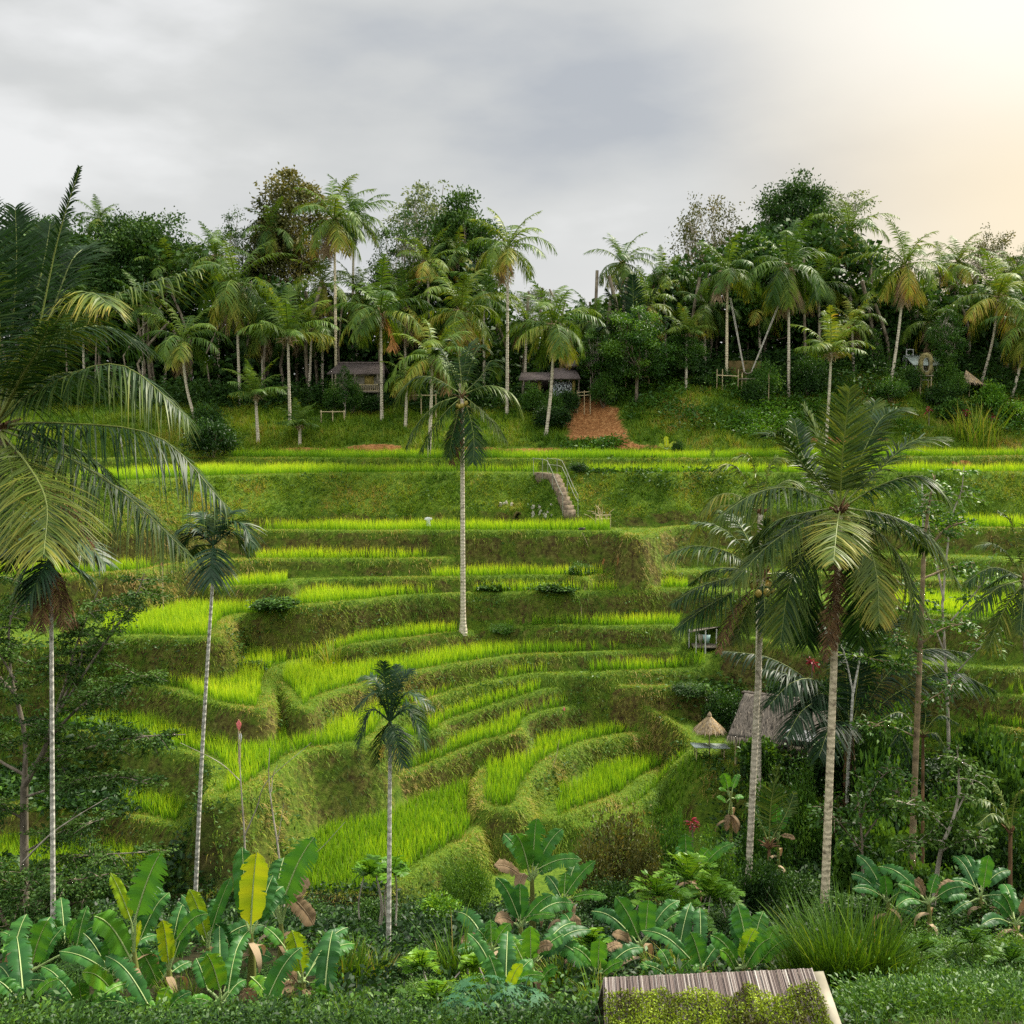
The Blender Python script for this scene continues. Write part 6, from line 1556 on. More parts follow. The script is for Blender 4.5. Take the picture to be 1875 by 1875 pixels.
# ================================================================== PINNATE SHRUBS, PAPAYA, RED PLANTS
def pinnate(label, crown, D, specs, mat=None, name='pinnate_shrub', leafL=0.20, n=18, wid=0.075, stems=3, tint=0.55):
    c = P(*crown, D); b = ground(crown[0], D)
    root = empty(name, b, label, 'shrub')
    gs = Geo()
    for k in range(stems):
        o = rng.normal(0, 0.12, 3) * [1, 1, 0]
        tube(gs, catmull([b + o - [0, 0, 0.1], (b + c) / 2 + o * 2, c + o], 8), np.linspace(0.03, 0.015, 8), 5, cap=False)
    gs.build('stems', M_BARKP, root, b)
    for pts, dd in specs:
        gf = Geo(); cv = catmull(px_curve(pts, D, 0, dd), 10)
        frond(gf, cv, leafL, n, 0.2, tint + rng.normal(0, 0.08), wid, 2, 0.012, 0.12, 0.25, None, (0.25, 0.6), 0, 0, 0.4, 0.12, 0.05)
        gf.build('pinnate_leaf', mat or M_LIME, root, b)
    return root
def fan_specs(u, v, r, n, a0=-80, a1=260, sq=0.85, seed=0):
    q = np.random.default_rng(seed); out = []
    for i in range(n):
        a = R(a0 + (a1 - a0) * (i + q.random() * 0.6) / n); l_ = r * q.uniform(0.6, 1.1)
        x, y = math.cos(a) * l_, -math.sin(a) * l_ * sq
        out.append(([(u, v), (u + x * 0.6, v + y * 0.6 - l_ * 0.12), (u + x, v + y + l_ * 0.10)], q.uniform(-1.0, 0.6)))
    return out
for (u, v, r_, n_, D_, lab, tn) in [
  (1262, 1610, 62, 16, 27.5, 'bright feathery-leaved shrub right of centre, its topmost branch', 0.62), (1205, 1640, 60, 14, 26.5, 'feathery-leaved shrub, left lower part of the bright group', 0.50),
  (1305, 1640, 58, 14, 27, 'feathery-leaved shrub, right part of the bright group', 0.55), (1250, 1680, 60, 13, 26, 'feathery-leaved shrub low in the middle of the bright group', 0.40),
  (678, 1600, 46, 11, 27.5, 'young feathery-leaved tree before the near rice field', 0.42), (720, 1592, 34, 8, 28, 'small feathery sprig beside the areca pole', 0.42),
  (770, 1770, 40, 12, 20, 'pale green feathery shrub in the bottom centre', 0.62), (868, 1770, 30, 10, 20, 'feathery sprig beside the bottom centre grass', 0.55),
  (800, 1830, 50, 13, 18, 'feathery lime shrub at the very bottom centre', 0.60), (1080, 1725, 34, 9, 21.5, 'feathery fern left of the bold banana leaves', 0.50)]:
    pinnate(lab, (u, v), D_, fan_specs(u, v, r_, n_, -30, 210, 0.9, int(u)), None, 'pinnate_shrub', 0.012 * D_ * 0.75, 16, 0.003 * D_, 3, tn)
for lab, (u, v), D_, r_, tn in MOUND_FERNS:
    pinnate(lab, (u, v), D_, fan_specs(u, v, r_, 14, -30, 210, 0.9, int(u)), M_MID, 'fern', 0.14, 16, 0.045, 1, tn)
for u, D_, w_, tv_, n_, lab, tn in ((1760, 19.4, 80, 1775, 120, 'tuft of tall grass in the middle of the bottom right mound', 0.46), (1840, 18.6, 90, 1800, 140, 'tuft of tall grass in the bottom right corner', 0.50), (1810, 21.2, 70, 1712, 110, 'tuft of tall grass on the top of the bottom right mound', 0.40)):
    grass_clump(lab, u, D_, w_, tv_, n_, tn, 0.016)
def papaya(label, crown, D, r_px, n, tint=0.5):
    c = P(*crown, D); b = ground(crown[0], D)
    root = empty('papaya_plant', b, label, 'papaya')
    g = Geo(); tube(g, catmull([b - [0, 0, .1], (b + c) / 2, c], 6), np.linspace(0.05, 0.035, 6), 7); g.build('stem', M_BARKP, root, b)
    rr = r_px * D / F
    for i in range(n):
        a = i * 2.4; e = R(rng.uniform(5, 55)); d = np.array([math.cos(a) * math.cos(e), math.sin(a) * math.cos(e), math.sin(e)])
        o = c + d * rr * rng.uniform(0.7, 1.1)
        gl = Geo(); tube(gl, np.array([c, (c + o) / 2 + [0, 0, .04], o]), 0.010, 5, 0.7, cap=False)
        fwd = nrmz(d * [1, 1, 0] + [0, 0, -0.25]); side = nrmz(np.cross(fwd, [0, 0, 1]))
        for k in range(7):                                 # deeply cut hand-shaped blade
            th = R(-120 + 40 * k); dr = fwd * math.cos(th) + side * math.sin(th); l_ = rr * 0.55 * (1 - 0.3 * abs(th) / R(120))
            up_ = np.cross(side, fwd)
            leaves(gl, o[None], dr[None], l_, l_ * 0.30, tint + rng.normal(0, .1), up_[None])
            for s_ in (1, -1):
                for f_ in (0.45, 0.68):
                    d2 = dr * 0.8 + s_ * np.cross(up_, dr) * 0.7
                    leaves(gl, (o + dr * l_ * f_)[None], d2[None], l_ * 0.42, l_ * 0.14, tint + rng.normal(0, .1), up_[None])
        gl.build('leaf', M_BLUE, root, b)
    return root
papaya('bluish papaya plant with cut leaves at the bottom centre', (890, 1850), 15.8, 62, 15, 0.55)
papaya('second papaya plant, right of the first, beside the roof corner', (955, 1845), 16.4, 50, 12, 0.5)
papaya('third papaya plant half out of the frame at the bottom', (840, 1880), 15.2, 55, 12, 0.45)
def ti_plant(label, u, v, D, r_px, h=None):
    c = P(u, v, D); b = ground(u, D)
    if b[2] > c[2] - 0.15: b[2] = c[2] - 0.3
    root = empty('red_plant', b, label, 'ti plant')
    g = Geo(); tube(g, np.array([b, (b + c) / 2, c]), 0.03, 5); g.build('stem', M_BARK, root, b)
    gl = Geo(); n = 34; rr = r_px * D / F
    d = nrmz(rng.normal(size=(n, 3)) + [0, 0, 0.6])
    blades(gl, c + d * 0.03 + rng.normal(0, rr * 0.3, (n, 3)), d, rng.normal(size=(n, 3)), rr * rng.uniform(0.6, 1.1, n), rr * 0.26, 0.35, 3, 'leaf', np.clip(rng.normal(0.55, 0.22, n), 0, 1))
    gl.build('leaves', M_RED, root, b)
ti_plant('dark red ti plant at the edge of the shaded slope', 1268, 1508, 38, 14)
ti_plant('red ti plant among the dark sugar palm fronds', 1487, 1212, 46, 12)
ti_plant('dark red ti plant on the right bank, nearest the shrine', 1768, 757, 80, 11)
ti_plant('small red ti plant on the far right bank', 1817, 764, 80, 8)
ti_plant('red-leaved sprig at the left of the right bank', 1701, 752, 80, 7)
def red_flower(label, u, v, D):
    c = P(u, v, D); b = ground(u, D); root = empty('red_flower', b, label, 'flower')
    g = Geo(); tube(g, np.array([b, (b + c) / 2, c]), 0.008, 5); g.build('stem', M_STEM, root, b)
    gl = Geo(); d = nrmz(rng.normal(size=(14, 3)) + [0, -0.4, 0.5]); leaves(gl, np.tile(c, (14, 1)), d, 0.07, 0.05, 0.95); gl.build('petals', M_RED, root, b)
red_flower('single red flower among the leaves at the bottom', 988, 1771 + 100, 16.0)

# ================================================================== NEAR LEAFY TREES
def branch_tree(name, label, base, D, limbs, trunk_r, leaf_mat_, spray_r, leaf_s, per, tint, bark, tv=0.16, ratio=0.5, droop=0.2, cat='tree', flatz=0.45):
    """limbs: pixel polylines (with depth change) that carry sprays of leaves along their outer half"""
    b = ground(*base) if base is not None else P(*limbs[0][0][0], D)
    root = empty(name, b, label, cat)
    gt_, gl_ = Geo(), Geo()
    for (pts, dd, r0, r1, leafy) in limbs:
        cv = catmull(px_curve(pts, D, 0, dd), 16)
        tube(gt_, cv, np.linspace(r0, r1, 16), 7, cap=False)
        if leafy:
            for k in range(leafy):
                f = rng.uniform(0.35, 1.0); p = cv[int(f * 15)]
                d = nrmz(rng.normal(size=3) * [1, 1, flatz] + [0, 0, 0.12]); l_ = spray_r * rng.uniform(0.5, 1.2)
                tw = arc_curve(p, math.atan2(d[0], d[1]), math.asin(np.clip(d[2], -1, 1)), l_, 0.5, 6)
                tube(gt_, tw, np.linspace(0.014, 0.005, 6), 4, cap=False)
                m = per
                s_ = rng.uniform(0.2, 1.0, m)
                q = np.stack([np.interp(s_, np.linspace(0, 1, 6), tw[:, i]) for i in range(3)], -1)
                ct = np.clip(tint + rng.normal(0, tv), 0, 1)
                leaves(gl_, q + rng.normal(0, 0.11, (m, 3)) * [1, 1, 0.4], d + rng.normal(0, 0.75, (m, 3)) * [1, 1, 0.5] - [0, 0, droop], leaf_s * rng.uniform(0.6, 1.3, m), leaf_s * ratio, np.clip(ct + rng.normal(0, 0.08, m), 0, 1))
    gt_.build('trunk', bark, root, b, True)
    if gl_.n: gl_.build('foliage', leaf_mat_, root, b)
    return root
branch_tree('leafy_tree', 'dark spreading tree on the left with a forked grey trunk', (46, 30), 30, [
  ([(46, 1700), (44, 1560), (44, 1440)], 0, 0.13, 0.11, 0), ([(44, 1440), (70, 1395), (88, 1355), (95, 1310)], -0.3, 0.09, 0.05, 14), ([(44, 1440), (46, 1360), (30, 1280), (0, 1240)], 0.3, 0.08, 0.04, 12),
  ([(88, 1355), (140, 1300), (200, 1260), (300, 1230)], -1.0, 0.05, 0.015, 30), ([(90, 1340), (120, 1250), (140, 1180), (180, 1080)], 0.6, 0.05, 0.015, 28), ([(60, 1400), (160, 1370), (250, 1350), (340, 1345)], -1.2, 0.045, 0.012, 26),
  ([(46, 1350), (20, 1230), (20, 1130), (60, 1060)], 0.6, 0.05, 0.015, 26), ([(44, 1460), (110, 1440), (200, 1420), (270, 1435)], -1.6, 0.04, 0.012, 24), ([(90, 1330), (190, 1180), (240, 1110), (265, 1050)], 0.4, 0.04, 0.012, 24),
  ([(46, 1420), (-20, 1380), (-60, 1330)], 0, 0.05, 0.02, 18), ([(46, 1500), (0, 1480), (-60, 1470)], -0.5, 0.04, 0.02, 18), ([(46, 1560), (120, 1520), (190, 1500)], -1.5, 0.035, 0.012, 22), ([(46, 1600), (140, 1570), (270, 1560)], -2.0, 0.035, 0.012, 24),
  ([(30, 1250), (-10, 1180), (-40, 1120)], 0.2, 0.04, 0.012, 18), ([(100, 1310), (150, 1200), (120, 1120)], 0.8, 0.04, 0.012, 18),
], 0.13, M_DARK, 0.85, 0.105, 95, 0.72, M_BARKM, flatz=0.22)
branch_tree('leafy_tree', 'low leafy shrub tree at the left edge under the spreading tree', (20, 25), 25, [
  ([(20, 1760), (30, 1680), (60, 1600)], 0, 0.05, 0.02, 26), ([(20, 1720), (-10, 1640), (-30, 1580)], 0.2, 0.05, 0.02, 22), ([(30, 1680), (120, 1620), (200, 1600)], -0.6, 0.04, 0.015, 28), ([(20, 1700), (90, 1660), (160, 1650)], -0.6, 0.04, 0.015, 24),
], 0.06, M_DARK, 0.7, 0.10, 70, 0.66, M_BARK, flatz=0.25)
branch_tree('mottled_tree', 'tall mottled brown trunk at right carrying sparse leafy tufts', (1668, 33), 33, [
  ([(1668, 1640), (1672, 1500), (1680, 1300), (1688, 1100), (1692, 990)], 0, 0.115, 0.06, 0), ([(1690, 1010), (1700, 930), (1712, 870)], 0.2, 0.06, 0.02, 12), ([(1690, 1020), (1730, 970), (1768, 955)], -0.3, 0.05, 0.015, 12),
  ([(1688, 1060), (1740, 1040), (1790, 1030)], 0.4, 0.04, 0.012, 10), ([(1686, 1130), (1640, 1110), (1610, 1080)], 0.3, 0.04, 0.012, 8), ([(1684, 1180), (1730, 1150), (1785, 1140)], -0.4, 0.04, 0.012, 12),
  ([(1682, 1230), (1640, 1215), (1590, 1205)], -0.4, 0.035, 0.012, 14), ([(1680, 1290), (1720, 1270), (1760, 1240)], -0.6, 0.03, 0.012, 10), ([(1678, 1350), (1630, 1330), (1590, 1330)], -0.5, 0.03, 0.012, 12), ([(1684, 1200), (1650, 1180), (1640, 1160)], -0.6, 0.03, 0.012, 12)],
  0.2, M_MID, 0.62, 0.16, 22, 0.50, M_MOTT)
branch_tree('leafy_tree', 'pale-branched tree with light leaves behind the right edge palm', (1740, 47), 47, [
  ([(1740, 1500), (1735, 1300), (1725, 1100)], 0, 0.09, 0.05, 0), ([(1725, 1110), (1740, 960), (1760, 900), (1765, 855)], 0.3, 0.05, 0.015, 22), ([(1728, 1100), (1700, 960), (1690, 900)], 0.3, 0.05, 0.015, 20),
  ([(1730, 1150), (1790, 1080), (1820, 1040)], -0.4, 0.04, 0.012, 18), ([(1732, 1200), (1700, 1130), (1640, 1060)], -0.4, 0.04, 0.012, 18), ([(1735, 1250), (1790, 1190), (1830, 1160)], -0.4, 0.04, 0.012, 16)], 0.1, M_MID, 1.0, 0.20, 24, 0.6, M_BARKP)
branch_tree('leafy_tree', 'thin crooked tree in the dark thicket at right', (1705, 29), 29, [
  ([(1708, 1660), (1722, 1560), (1745, 1500), (1758, 1440)], 0, 0.07, 0.03, 6), ([(1745, 1500), (1770, 1450), (1790, 1415)], 0.3, 0.03, 0.012, 14), ([(1755, 1450), (1755, 1400), (1752, 1370)], -0.2, 0.03, 0.012, 10),
  ([(1735, 1520), (1690, 1480), (1650, 1470)], -0.5, 0.025, 0.01, 16), ([(1722, 1560), (1760, 1540), (1810, 1530)], -0.5, 0.025, 0.01, 16), ([(1730, 1540), (1690, 1540), (1640, 1560)], -0.6, 0.025, 0.01, 16)], 0.07, M_DARK, 0.55, 0.16, 22, 0.75, M_BARKP)
branch_tree('leafy_tree', 'leafy sapling in the thicket below the hut', (1580, 32), 32, [
  ([(1580, 1640), (1578, 1540), (1570, 1450)], 0, 0.05, 0.02, 14), ([(1578, 1540), (1620, 1480), (1650, 1440)], -0.4, 0.03, 0.01, 18), ([(1578, 1560), (1540, 1510), (1500, 1470)], 0.4, 0.03, 0.01, 14), ([(1575, 1500), (1600, 1440), (1640, 1400)], -0.4, 0.03, 0.01, 18)], 0.05, M_MID, 0.6, 0.16, 22, 0.3, M_BARK)
branch_tree('slim_tree', 'slim pale trunk standing right of the hut', (1551, 43), 43, [
  ([(1551, 1470), (1553, 1400), (1558, 1330), (1562, 1260)], 0, 0.075, 0.05, 0), ([(1562, 1270), (1575, 1200), (1580, 1150)], 0, 0.05, 0.02, 8), ([(1562, 1270), (1550, 1210), (1540, 1180)], 0, 0.04, 0.02, 6)], 0.07, M_DARK, 0.8, 0.2, 20, 0.4, M_ARTR)
branch_tree('bare_sapling', 'bare forked sapling rising above the banana leaves at left', (450, 25), 25, [
  ([(450, 1700), (448, 1545), (442, 1450), (436, 1340)], 0, 0.030, 0.008, 0), ([(448, 1530), (470, 1480), (490, 1430), (570, 1360)], -0.3, 0.018, 0.005, 0), ([(440, 1430), (400, 1395), (330, 1360)], 0.3, 0.012, 0.004, 0)], 0.03, M_DRY, 0.3, 0.1, 0, 0.5, M_BARKP, cat='sapling')
branch_tree('bare_sapling', 'second bare sapling with thin twigs, right of the forked one', (520, 24), 24, [
  ([(520, 1660), (510, 1560), (498, 1480), (492, 1420), (494, 1370)], 0, 0.026, 0.007, 0), ([(508, 1545), (515, 1500), (520, 1470)], -0.2, 0.010, 0.004, 0), ([(512, 1580), (540, 1575), (580, 1560), (632, 1505)], -0.4, 0.012, 0.004, 0), ([(497, 1450), (500, 1420), (508, 1400)], 0.2, 0.010, 0.004, 0)], 0.03, M_DRY, 0.3, 0.1, 0, 0.5, M_BARKP, cat='sapling')
branch_tree('bare_sapling', 'leaning dead branch in the shade at the left', (55, 26), 26, [
  ([(40, 1580), (90, 1530), (140, 1495), (198, 1460)], -0.3, 0.025, 0.008, 0), ([(130, 1500), (140, 1485), (142, 1478)], -0.3, 0.008, 0.004, 0)], 0.03, M_DRY, 0.3, 0.1, 0, 0.5, M_BARKP, cat='sapling')
branch_tree('bare_sapling', 'white-barked sapling in front of the right bank reeds', (1387 + 300, 48), 48, [
  ([(1690, 1060), (1690, 960), (1688, 870)], 0, 0.05, 0.03, 0)], 0.05, M_DRY, 0.3, 0.1, 0, 0.5, M_ARTR, cat='sapling')
# ================================================================== BUILDINGS AND SMALL THINGS
M_THATCH = solid_mat('thatch', (0.042, 0.038, 0.032), (0.145, 0.125, 0.105), 7.0, 0.95, (6, 1, 1), 0.7)
M_THATCHG = solid_mat('thatch_gold', (0.22, 0.15, 0.07), (0.55, 0.40, 0.20), 6.0, 0.95, (5, 5, 1), 0.6)
M_WOOD = solid_mat('weathered_wood', (0.11, 0.09, 0.07), (0.30, 0.26, 0.20), 5.0, 0.85, (1, 1, 6), 0.3)
M_BAMB = solid_mat('bamboo', (0.32, 0.25, 0.13), (0.58, 0.48, 0.28), 3.0, 0.6, (1, 1, 4))
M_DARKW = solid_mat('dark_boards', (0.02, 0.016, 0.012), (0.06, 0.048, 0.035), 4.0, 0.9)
M_MUD = solid_mat('mud_wall', (0.18, 0.165, 0.12), (0.34, 0.31, 0.24), 3.0, 0.9)
M_OCHRE = solid_mat('ochre_wall', (0.30, 0.24, 0.07), (0.48, 0.38, 0.12), 3.0, 0.85)
M_TIN = solid_mat('pale_green_roofing', (0.36, 0.43, 0.38), (0.52, 0.58, 0.52), 2.0, 0.45, (1, 1, 1), 0.0)
M_WHITE = solid_mat('white_cloth', (0.62, 0.64, 0.68), (0.82, 0.84, 0.88), 3.0, 0.8)
M_PINK = solid_mat('pink_cloth', (0.75, 0.16, 0.17), (0.85, 0.26, 0.25), 3.0, 0.7)
M_BLACK = solid_mat('black_cloth', (0.025, 0.022, 0.025), (0.06, 0.05, 0.05), 4.0, 0.8)
M_TARP = solid_mat('blue_sheet', (0.20, 0.36, 0.34), (0.38, 0.52, 0.50), 4.0, 0.5)
M_STONE = solid_mat('stone_steps', (0.10, 0.075, 0.05), (0.27, 0.21, 0.14), 5.0, 0.9, (1, 1, 1), 0.4)
M_STEEL = solid_mat('pale_rail', (0.42, 0.42, 0.40), (0.62, 0.62, 0.58), 4.0, 0.5)
M_MOSSW = solid_mat('mossy_wall', (0.07, 0.07, 0.015), (0.17, 0.12, 0.045), 2.5, 0.95)
M_RAIL = solid_mat('stair_rail', (0.22, 0.23, 0.18), (0.36, 0.37, 0.30), 4.0, 0.6)
M_TWIG = solid_mat('woven_twigs', (0.12, 0.10, 0.04), (0.34, 0.29, 0.12), 12.0, 0.95, (1, 1, 1), 0.8)
M_ROPE = solid_mat('rope', (0.35, 0.32, 0.27), (0.55, 0.51, 0.44), 6.0, 0.8)
M_VOID = solid_mat('cave_shade', (0.008, 0.007, 0.006), (0.02, 0.017, 0.013), 4.0, 0.95)  # near-black colour stands in for the shade inside the cave mouth
M_MOSAIC = solid_mat('flaking_whitewash', (0.05, 0.06, 0.06), (0.75, 0.82, 0.85), 7.0, 0.8, (1, 1, 1), 0.2, 3.0, 0.46, 0.54)
M_TILE = solid_mat('old_roof_tiles', (0.07, 0.055, 0.05), (0.19, 0.15, 0.14), 4.0, 0.9, (1, 6, 1), 0.5)
M_LIME_R = solid_mat('limestone', (0.22, 0.20, 0.15), (0.48, 0.45, 0.37), 4.0, 0.9)

def thatch_slope(g, p00, p10, p01, p11, n, tint=0.5, mat=0, thick=0.14, fringe=True, seed=0):
    """a thatched roof plane with shaggy straw: p00-p10 eave, p01-p11 ridge"""
    p00, p10, p01, p11 = [np.asarray(p, float) for p in (p00, p10, p01, p11)]
    nn = nrmz(np.cross(p10 - p00, p01 - p00))
    if nn[2] < 0: nn = -nn
    nu, nv = 24, 12
    V = []
    for lay in (0, 1):
        for j in range(nv + 1):
            for i in range(nu + 1):
                a, b = i / nu, j / nv
                p = (p00 * (1 - a) + p10 * a) * (1 - b) + (p01 * (1 - a) + p11 * a) * b
                p = p + nn * ((thick if lay == 0 else 0) + (rng.normal(0, 0.018) if lay == 0 else 0))
                V.append(p)
    V = np.array(V); o = (nu + 1) * (nv + 1); f = []
    for j in range(nv):
        for i in range(nu):
            k = j * (nu + 1) + i
            f.append([k, k + 1, k + nu + 2, k + nu + 1]); f.append([o + k, o + k + nu + 1, o + k + nu + 2, o + k + 1])
    for i in range(nu):
        f.append([i, o + i, o + i + 1, i + 1]); k = nv * (nu + 1) + i; f.append([k, k + 1, o + k + 1, o + k])
    for j in range(nv):
        k = j * (nu + 1); f.append([k, k + nu + 1, o + k + nu + 1, o + k]); k += nu; f.append([k, o + k, o + k + nu + 1, k + nu + 1])
    g.add(V, f, tint, mat)
    a, b = rng.random(n), rng.random(n)
    if fringe:
        b[: n // 4] = rng.random(n // 4) * 0.03
    p = (p00 * (1 - a)[:, None] + p10 * a[:, None]) * (1 - b)[:, None] + (p01 * (1 - a)[:, None] + p11 * a[:, None]) * b[:, None] + nn * thick
    dn = nrmz(p00 - p01)
    dr = dn + rng.normal(0, 0.22, (n, 3)) + nn * 0.12
    Ls = np.linalg.norm(p00 - p01)
    blades(g, p, dr, nrmz(p10 - p00) + rng.normal(0, 0.3, (n, 3)), Ls * rng.uniform(0.07, 0.18, n), 0.045, 0.25, 2, 'grass', np.clip(rng.normal(0.5, 0.25, n), 0, 1), None, 1 if mat == 0 else mat)
M_STRAW = leaf_mat('straw', [(0.0, (0.035, 0.031, 0.026)), (0.5, (0.105, 0.092, 0.076)), (1.0, (0.22, 0.19, 0.155))], 0.9, 0.08, 0.15, 0.0, (1, .9, .75))
M_STRAWG = leaf_mat('straw_gold', [(0.0, (0.13, 0.095, 0.06)), (0.5, (0.30, 0.23, 0.15)), (1.0, (0.50, 0.41, 0.28))], 0.9, 0.08, 0.15, 0.0, (1, .9, .7))

# ---- the thatched hut in the shade: tall left roof, lower right roof, posts, mat wall, platform
def hut():
    D = 48.6
    b = ground(1425, D); root = empty('thatched_hut', b, 'shaggy thatched hut on posts in the shade behind the two front palms', 'hut')
    zt = lambda v, d=D: P(1425, v, d)[2]
    A = lambda u, v, d: P(u, v, d)
    g = Geo()
    thatch_slope(g, A(1330, 1352, D - 1.3), A(1505, 1372, D - 1.0), A(1362, 1272, D + 0.6), A(1470, 1286, D + 0.8), 900, 0.5)
    thatch_slope(g, A(1362, 1268, D + 0.8), A(1470, 1282, D + 1.0), A(1362, 1274, D + 2.6) - [0.3, 0, 1.6], A(1470, 1286, D + 2.8) - [0, 0, 1.6], 150, 0.5, fringe=False)
    roof = g.build('roof', [M_THATCH, M_STRAW], root, b)
    g = Geo(); bar(g, A(1358, 1268, D + 0.7), A(1476, 1283, D + 0.9), 0.07); g.build('ridge_pole', M_DARKW, roof, b)
    g = Geo()
    thatch_slope(g, A(1436, 1340, D - 0.6), A(1545, 1362, D - 0.3), A(1452, 1298, D + 0.7), A(1520, 1306, D + 0.9), 420, 0.45)
    g.build('lower_roof', [M_THATCH, M_STRAW], root, b)
    g = Geo(); thatch_slope(g, A(1432, 1353, D - 2.0), A(1486, 1360, D - 1.9), A(1444, 1334, D - 0.8), A(1496, 1343, D - 0.7), 60, 0.8, thick=0.04)
    g.build('awning', [M_LATT, M_STRAW], root, b)
    for u, d, v0 in ((1348, D - 1.0, 1352), (1366, D - 0.4, 1350), (1449, D - 1.6, 1356), (1474, D - 1.2, 1356), (1505, D - 0.9, 1362), (1390, D + 1.6, 1330), (1462, D + 1.8, 1330), (1525, D + 1.2, 1340)):
        t_ = A(u, v0, d); f_ = np.array([t_[0], t_[1], gz1(t_[0], t_[1]) - 0.1]); g = Geo(); bar(g, f_, t_, 0.055); g.build('post', M_BAMB, root, b)
    wl = A(1492, 1360, D - 0.5); wr = A(1545, 1362, D - 0.3); zb = gz1(wl[0], wl[1])
    g = Geo(); c = (wl + wr) / 2; box(g, [c[0], c[1], (zb + 0.45 + c[2]) / 2], [abs(wr[0] - wl[0]), 0.06, c[2] - zb - 0.45], math.atan2(wr[1] - wl[1], wr[0] - wl[0])); g.build('mat_wall', M_MUD, root, b)
    g = Geo(); c = A(1500, 1400, D - 0.7); box(g, [c[0], c[1] + 0.5, zb + 0.30], [2.0, 1.7, 0.26], 0.1); g.build('platform', M_MUD, root, b)
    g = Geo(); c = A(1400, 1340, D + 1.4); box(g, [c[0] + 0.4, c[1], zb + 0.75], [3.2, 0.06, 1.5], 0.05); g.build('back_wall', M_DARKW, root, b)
M_LATT = solid_mat('pale_lattice', (0.02, 0.022, 0.026), (0.22, 0.235, 0.25), 14.0, 0.7, (1, 1, 1), 0.0, 2.0, 0.48, 0.56)
hut()

# ---- thatched parasol with a small table
def parasol():
    b = hit(1299, 1387, 36, 60); D = b[1]; c = P(1299, 1312, D)
    root = empty('parasol', b, 'round thatched parasol on a pole beside the hut', 'parasol')
    top = P(1299, 1309, D); eave = P(1299, 1336, D)[2]; r = 29 * D / F
    g = Geo(); n = 26; an = np.linspace(0, 2 * PI, n, endpoint=False)
    rings = [(0.03, top[2]), (0.45, top[2] * 0.5 + eave * 0.5 + 0.04), (1.0, eave)]
    V = [[c[0] + r * q * math.cos(a) * (1 + 0.02 * (-1) ** k), c[1] + r * q * math.sin(a), z + (0.02 * (-1) ** k if q > 0.9 else 0)] for q, z in rings for k, a in enumerate(an)]
    V += [[v[0], v[1], v[2] - 0.05] for v in V]
    f = []; o = 3 * n
    for j in range(2):
        for k in range(n):
            k2 = (k + 1) % n; f += [[j * n + k, j * n + k2, (j + 1) * n + k2, (j + 1) * n + k], [o + j * n + k, o + (j + 1) * n + k, o + (j + 1) * n + k2, o + j * n + k2]]
    for k in range(n): f.append([2 * n + k, 2 * n + (k + 1) % n, o + 2 * n + (k + 1) % n, o + 2 * n + k])
    g.add(np.array(V), f, 0.5)
    m = 420; a = rng.uniform(0, 2 * PI, m); q = np.sqrt(rng.random(m)) * 0.97
    p = np.stack([c[0] + r * q * np.cos(a), c[1] + r * q * np.sin(a), top[2] + (eave - top[2]) * q + 0.02], -1)
    dr = np.stack([np.cos(a), np.sin(a), np.full(m, (eave - top[2]) / r)], -1)
    blades(g, p, dr, np.stack([-np.sin(a), np.cos(a), 0 * a], -1), 0.22, 0.05, 0.1, 1, 'grass', np.clip(rng.normal(0.5, 0.28, m), 0, 1), None, 1)
    g.build('canopy', [M_THATCHG, M_STRAWG], root, b)
    g = Geo(); tube(g, np.array([[c[0], c[1], top[2] - 0.02], [c[0], c[1], top[2] + 0.06], [c[0], c[1], top[2] + 0.14]]), [0.11, 0.08, 0.02], 8); g.build('finial', M_STRAWG, root, b)
    g = Geo(); bar(g, b - [0, 0, 0.1], [c[0], c[1], top[2] - 0.06], 0.03); g.build('pole', M_BAMB, root, b)
    rt = empty('table', (b[0], b[1] - 0.05, b[2]), 'small slanting wooden table under the thatched parasol', 'table')
    zt = P(1299, 1364, D)[2]
    zt = max(zt, b[2] + 0.45)
    g = Geo(); box(g, [b[0] - 0.42, b[1] - 0.1, zt], [0.78, 0.7, 0.05], 0.15, ry=R(4)); box(g, [b[0] + 0.42, b[1] - 0.1, zt - 0.03], [0.82, 0.7, 0.05], 0.15, ry=R(4)); g.build('table_top', M_TIN, rt, (b[0], b[1] - 0.05, b[2]))
    for dx, dy in ((-0.65, -0.35), (0.6, -0.35), (-0.65, 0.2), (0.6, 0.2)):
        g = Geo(); bar(g, [b[0] + dx, b[1] + dy, gz1(b[0] + dx, b[1] + dy) - 0.05], [b[0] + dx, b[1] + dy, zt - 0.05], 0.03); g.build('leg', M_BAMB, rt, (b[0], b[1] - 0.05, b[2]))
parasol()

